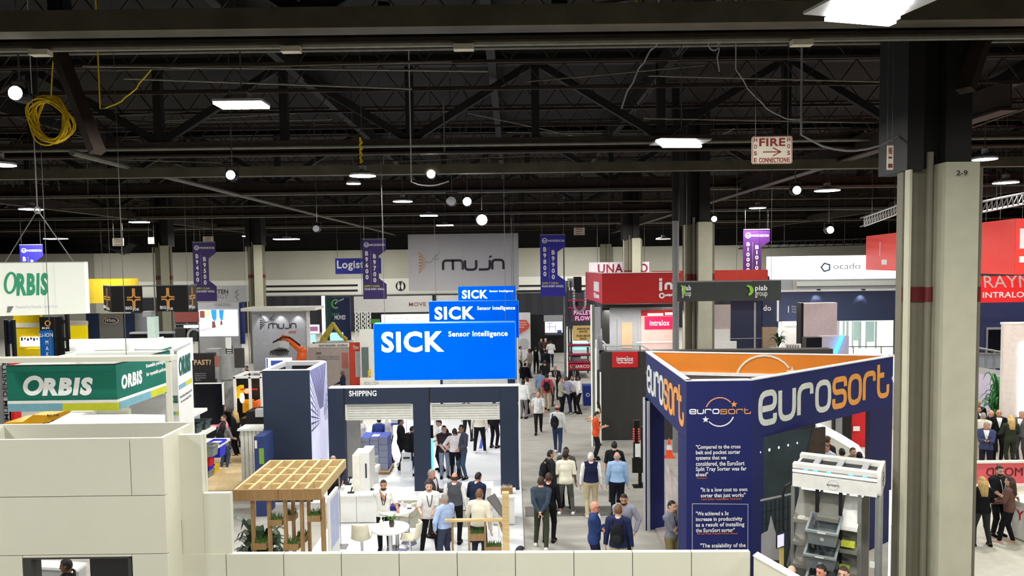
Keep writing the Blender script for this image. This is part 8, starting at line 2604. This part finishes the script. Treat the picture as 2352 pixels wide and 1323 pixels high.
    dict(label='bald man in blue suit with folded arms near the low wall', at=('h', 1365, 1152), Hh=1.78, face=75, top=('suit', (44, 62, 112)), trou=(28, 34, 58), hair='g', style='bald', skin='r', arms=('fold', 'fold'), extras='glasses', fat=1.05),
    dict(label='blond man in navy blazer with a black backpack near the low wall', at=('h', 1420, 1159), Hh=1.8, face=165, top=('suit', (38, 46, 84)), trou=(186, 172, 132), hair='n', skin='l', extras='pack'),
    dict(label='bearded man in grey shirt facing the man with the backpack', at=('h', 1433, 1133), Hh=1.8, face=-12, top=('untuck', (146, 146, 160)), trou=(32, 32, 38), hair='k', skin='m', extras='beard', arms=('front', 'pocket'), nod=18),
    dict(label='dark haired head just above the low wall left of the aisle', at=('h', 1194, 1255), Hh=1.74, face=120, top=('shirt', (70, 70, 74)), trou=bk2, hair='k', skin='r'),
    dict(label='grey haired head above the low wall between the suited men', at=('h', 1392, 1266), Hh=1.74, face=175, top=('suit', (50, 54, 70)), trou=bk2, hair='g', skin='r'),
    dict(label='brown haired head above the low wall before the quote panel', at=('h', 1664, 1278), Hh=1.74, face=170, top=('shirt', (60, 62, 80)), trou=bk2, hair='b', skin='l'),
    dict(label='balding man before the sorting machine, leftmost head there', at=('h', 1818, 1300), Hh=1.72, face=150, top=('shirt', (60, 62, 66)), trou=bk2, hair='b', style='fringe', skin='l'),
    dict(label='dark haired man before the sorting machine, middle head there', at=('h', 1887, 1297), Hh=1.76, face=-60, top=('shirt', (90, 92, 100)), trou=bk2, hair='k', skin='r', extras='beard'),
    dict(label='brown haired man before the sorting machine, rightmost head there', at=('h', 1938, 1301), Hh=1.76, face=-40, top=('shirt', (100, 104, 112)), trou=bk2, hair='b', skin='l'),
    dict(label='man in grey shirt and khaki trousers inside the blue corner booth', at=('h', 1543, 1150), Hh=1.76, face=40, top=('shirt', (120, 124, 136)), trou=(120, 112, 76), hair='k', skin='l', arms=('fold', 'fold'), extras='lanyard dark'),
    # --- behind the corner booth
    dict(label='man in dark jacket by the cream counter under the right blue fascia', at=('h', 1901, 1002), Hh=1.76, face=120, top=('suit', (44, 40, 42)), trou=bk2, hair='b', skin='r'),
    dict(label='red haired man in pale blue shirt bending under the right blue fascia', at=('h', 1906, 1016), Hh=1.7, face=-60, top=('shirt', (186, 194, 208)), trou=(60, 60, 70), hair='n', skin='r', lean=12),
    dict(label='dark haired person at the middle under the right blue fascia', at=('h', 1934, 1030), Hh=1.72, face=170, top=('shirt', (150, 150, 156)), trou=bk2, hair='k', skin='m'),
    dict(label='smiling man facing the window under the right blue fascia', at=('h', 1959, 1028), Hh=1.74, face=15, top=('shirt', (120, 112, 104)), trou=bk2, hair='b', skin='l'),
    dict(label='dark haired person rightmost under the right blue fascia', at=('h', 1974, 1038), Hh=1.72, face=160, top=('shirt', (40, 40, 48)), trou=bk2, hair='k', skin='m'),
    # --- right edge
    dict(label='blonde woman in black sweater and grey trousers right of the column', at=('f', 2253, 1254), Hh=1.7, face=172, top=('untuck', (22, 22, 26)), trou=(48, 50, 54), hair='y', style='long', skin='l', arms=('bent', 'bent'), legs='apart', fat=1.15),
    dict(label='bearded man in black polo with a lanyard before the red glass', at=('f', 2292, 1232), Hh=1.8, face=5, top=('tee', (36, 36, 40)), trou=(34, 34, 38), hair='k', skin='l', arms=('front', 'bent'), extras='beard lanyard', fat=1.1),
    dict(label='long haired woman in brown jacket before the red glass', at=('f', 2316, 1248), Hh=1.66, face=-135, top=('untuck', (112, 82, 74)), trou=(24, 24, 30), hair='b', style='long', skin='l', arms=('bent', 'bent'), legs='step', shoes=(220, 180, 160)),
    dict(label='grey haired man in blue suit reading his phone behind the red glass', at=('h', 2266, 968), Hh=1.78, face=-30, top=('suit', (68, 78, 114)), trou=(30, 32, 50), hair='g', skin='r', arms=('phone', 'phone'), nod=26, extras='phone'),
    dict(label='blonde woman in dark green suit behind the red glass', at=('h', 2322, 955), Hh=1.72, face=170, top=('suit', (48, 54, 42)), trou=(46, 50, 38), hair='y', style='long', skin='l', arms=('bent', 'bent')),
    dict(label='bald man in black suit, left of the close pair behind the red glass', at=('h', 2277, 942), Hh=1.76, face=160, top=('suit', bk2), trou=bk2, hair='g', style='bald', skin='r', fat=1.1),
    dict(label='bald man in black suit and white collar, right of the close pair', at=('h', 2294, 941), Hh=1.8, face=-20, top=('suit', bk2), trou=bk2, hair='k', style='fringe', skin='m', fat=1.1),
    dict(label='grey haired man in white shirt and beige trousers next to the column', at=('h', 2259, 948), Hh=1.72, face=150, top=('untuck', (230, 222, 206)), trou=(170, 156, 140), hair='g', skin='r', arms=('front', 'bent')),
    dict(label='red faced man in dark suit peeking out beside the column', at=('h', 2247, 932), Hh=1.74, face=20, top=('suit', (40, 38, 44)), trou=bk2, hair='b', skin='r'),
    dict(label='blond man highest beside the column behind the red faced man', at=('h', 2246, 919), Hh=1.78, face=160, top=('suit', (42, 42, 48)), trou=bk2, hair='y', skin='l'),
    dict(label='grey haired person in grey suit cut by the right picture edge', at=('h', 2347, 944), Hh=1.76, face=-60, top=('suit', (92, 92, 98)), trou=(70, 70, 74), hair='g', skin='r'),
    dict(label='man in pale shirt below the ramp railing', at=('h', 2262, 859), Hh=1.76, face=60, top=('shirt', (190, 190, 206)), trou=bk2, hair='k', skin='m'),
    dict(label='bald man in dark suit facing the window below the ramp railing', at=('h', 2279, 861), Hh=1.76, face=0, top=('suit', (38, 34, 36)), trou=bk2, hair='g', style='fringe', skin='r', arms=('front', 'front')),
    dict(label='dark haired person in black beside the column below the ramp', at=('h', 2249, 866), Hh=1.76, face=160, top=('suit', (28, 26, 30)), trou=bk2, hair='k', skin='m'),
]
for d_ in PEOPLE:
    person(**d_)
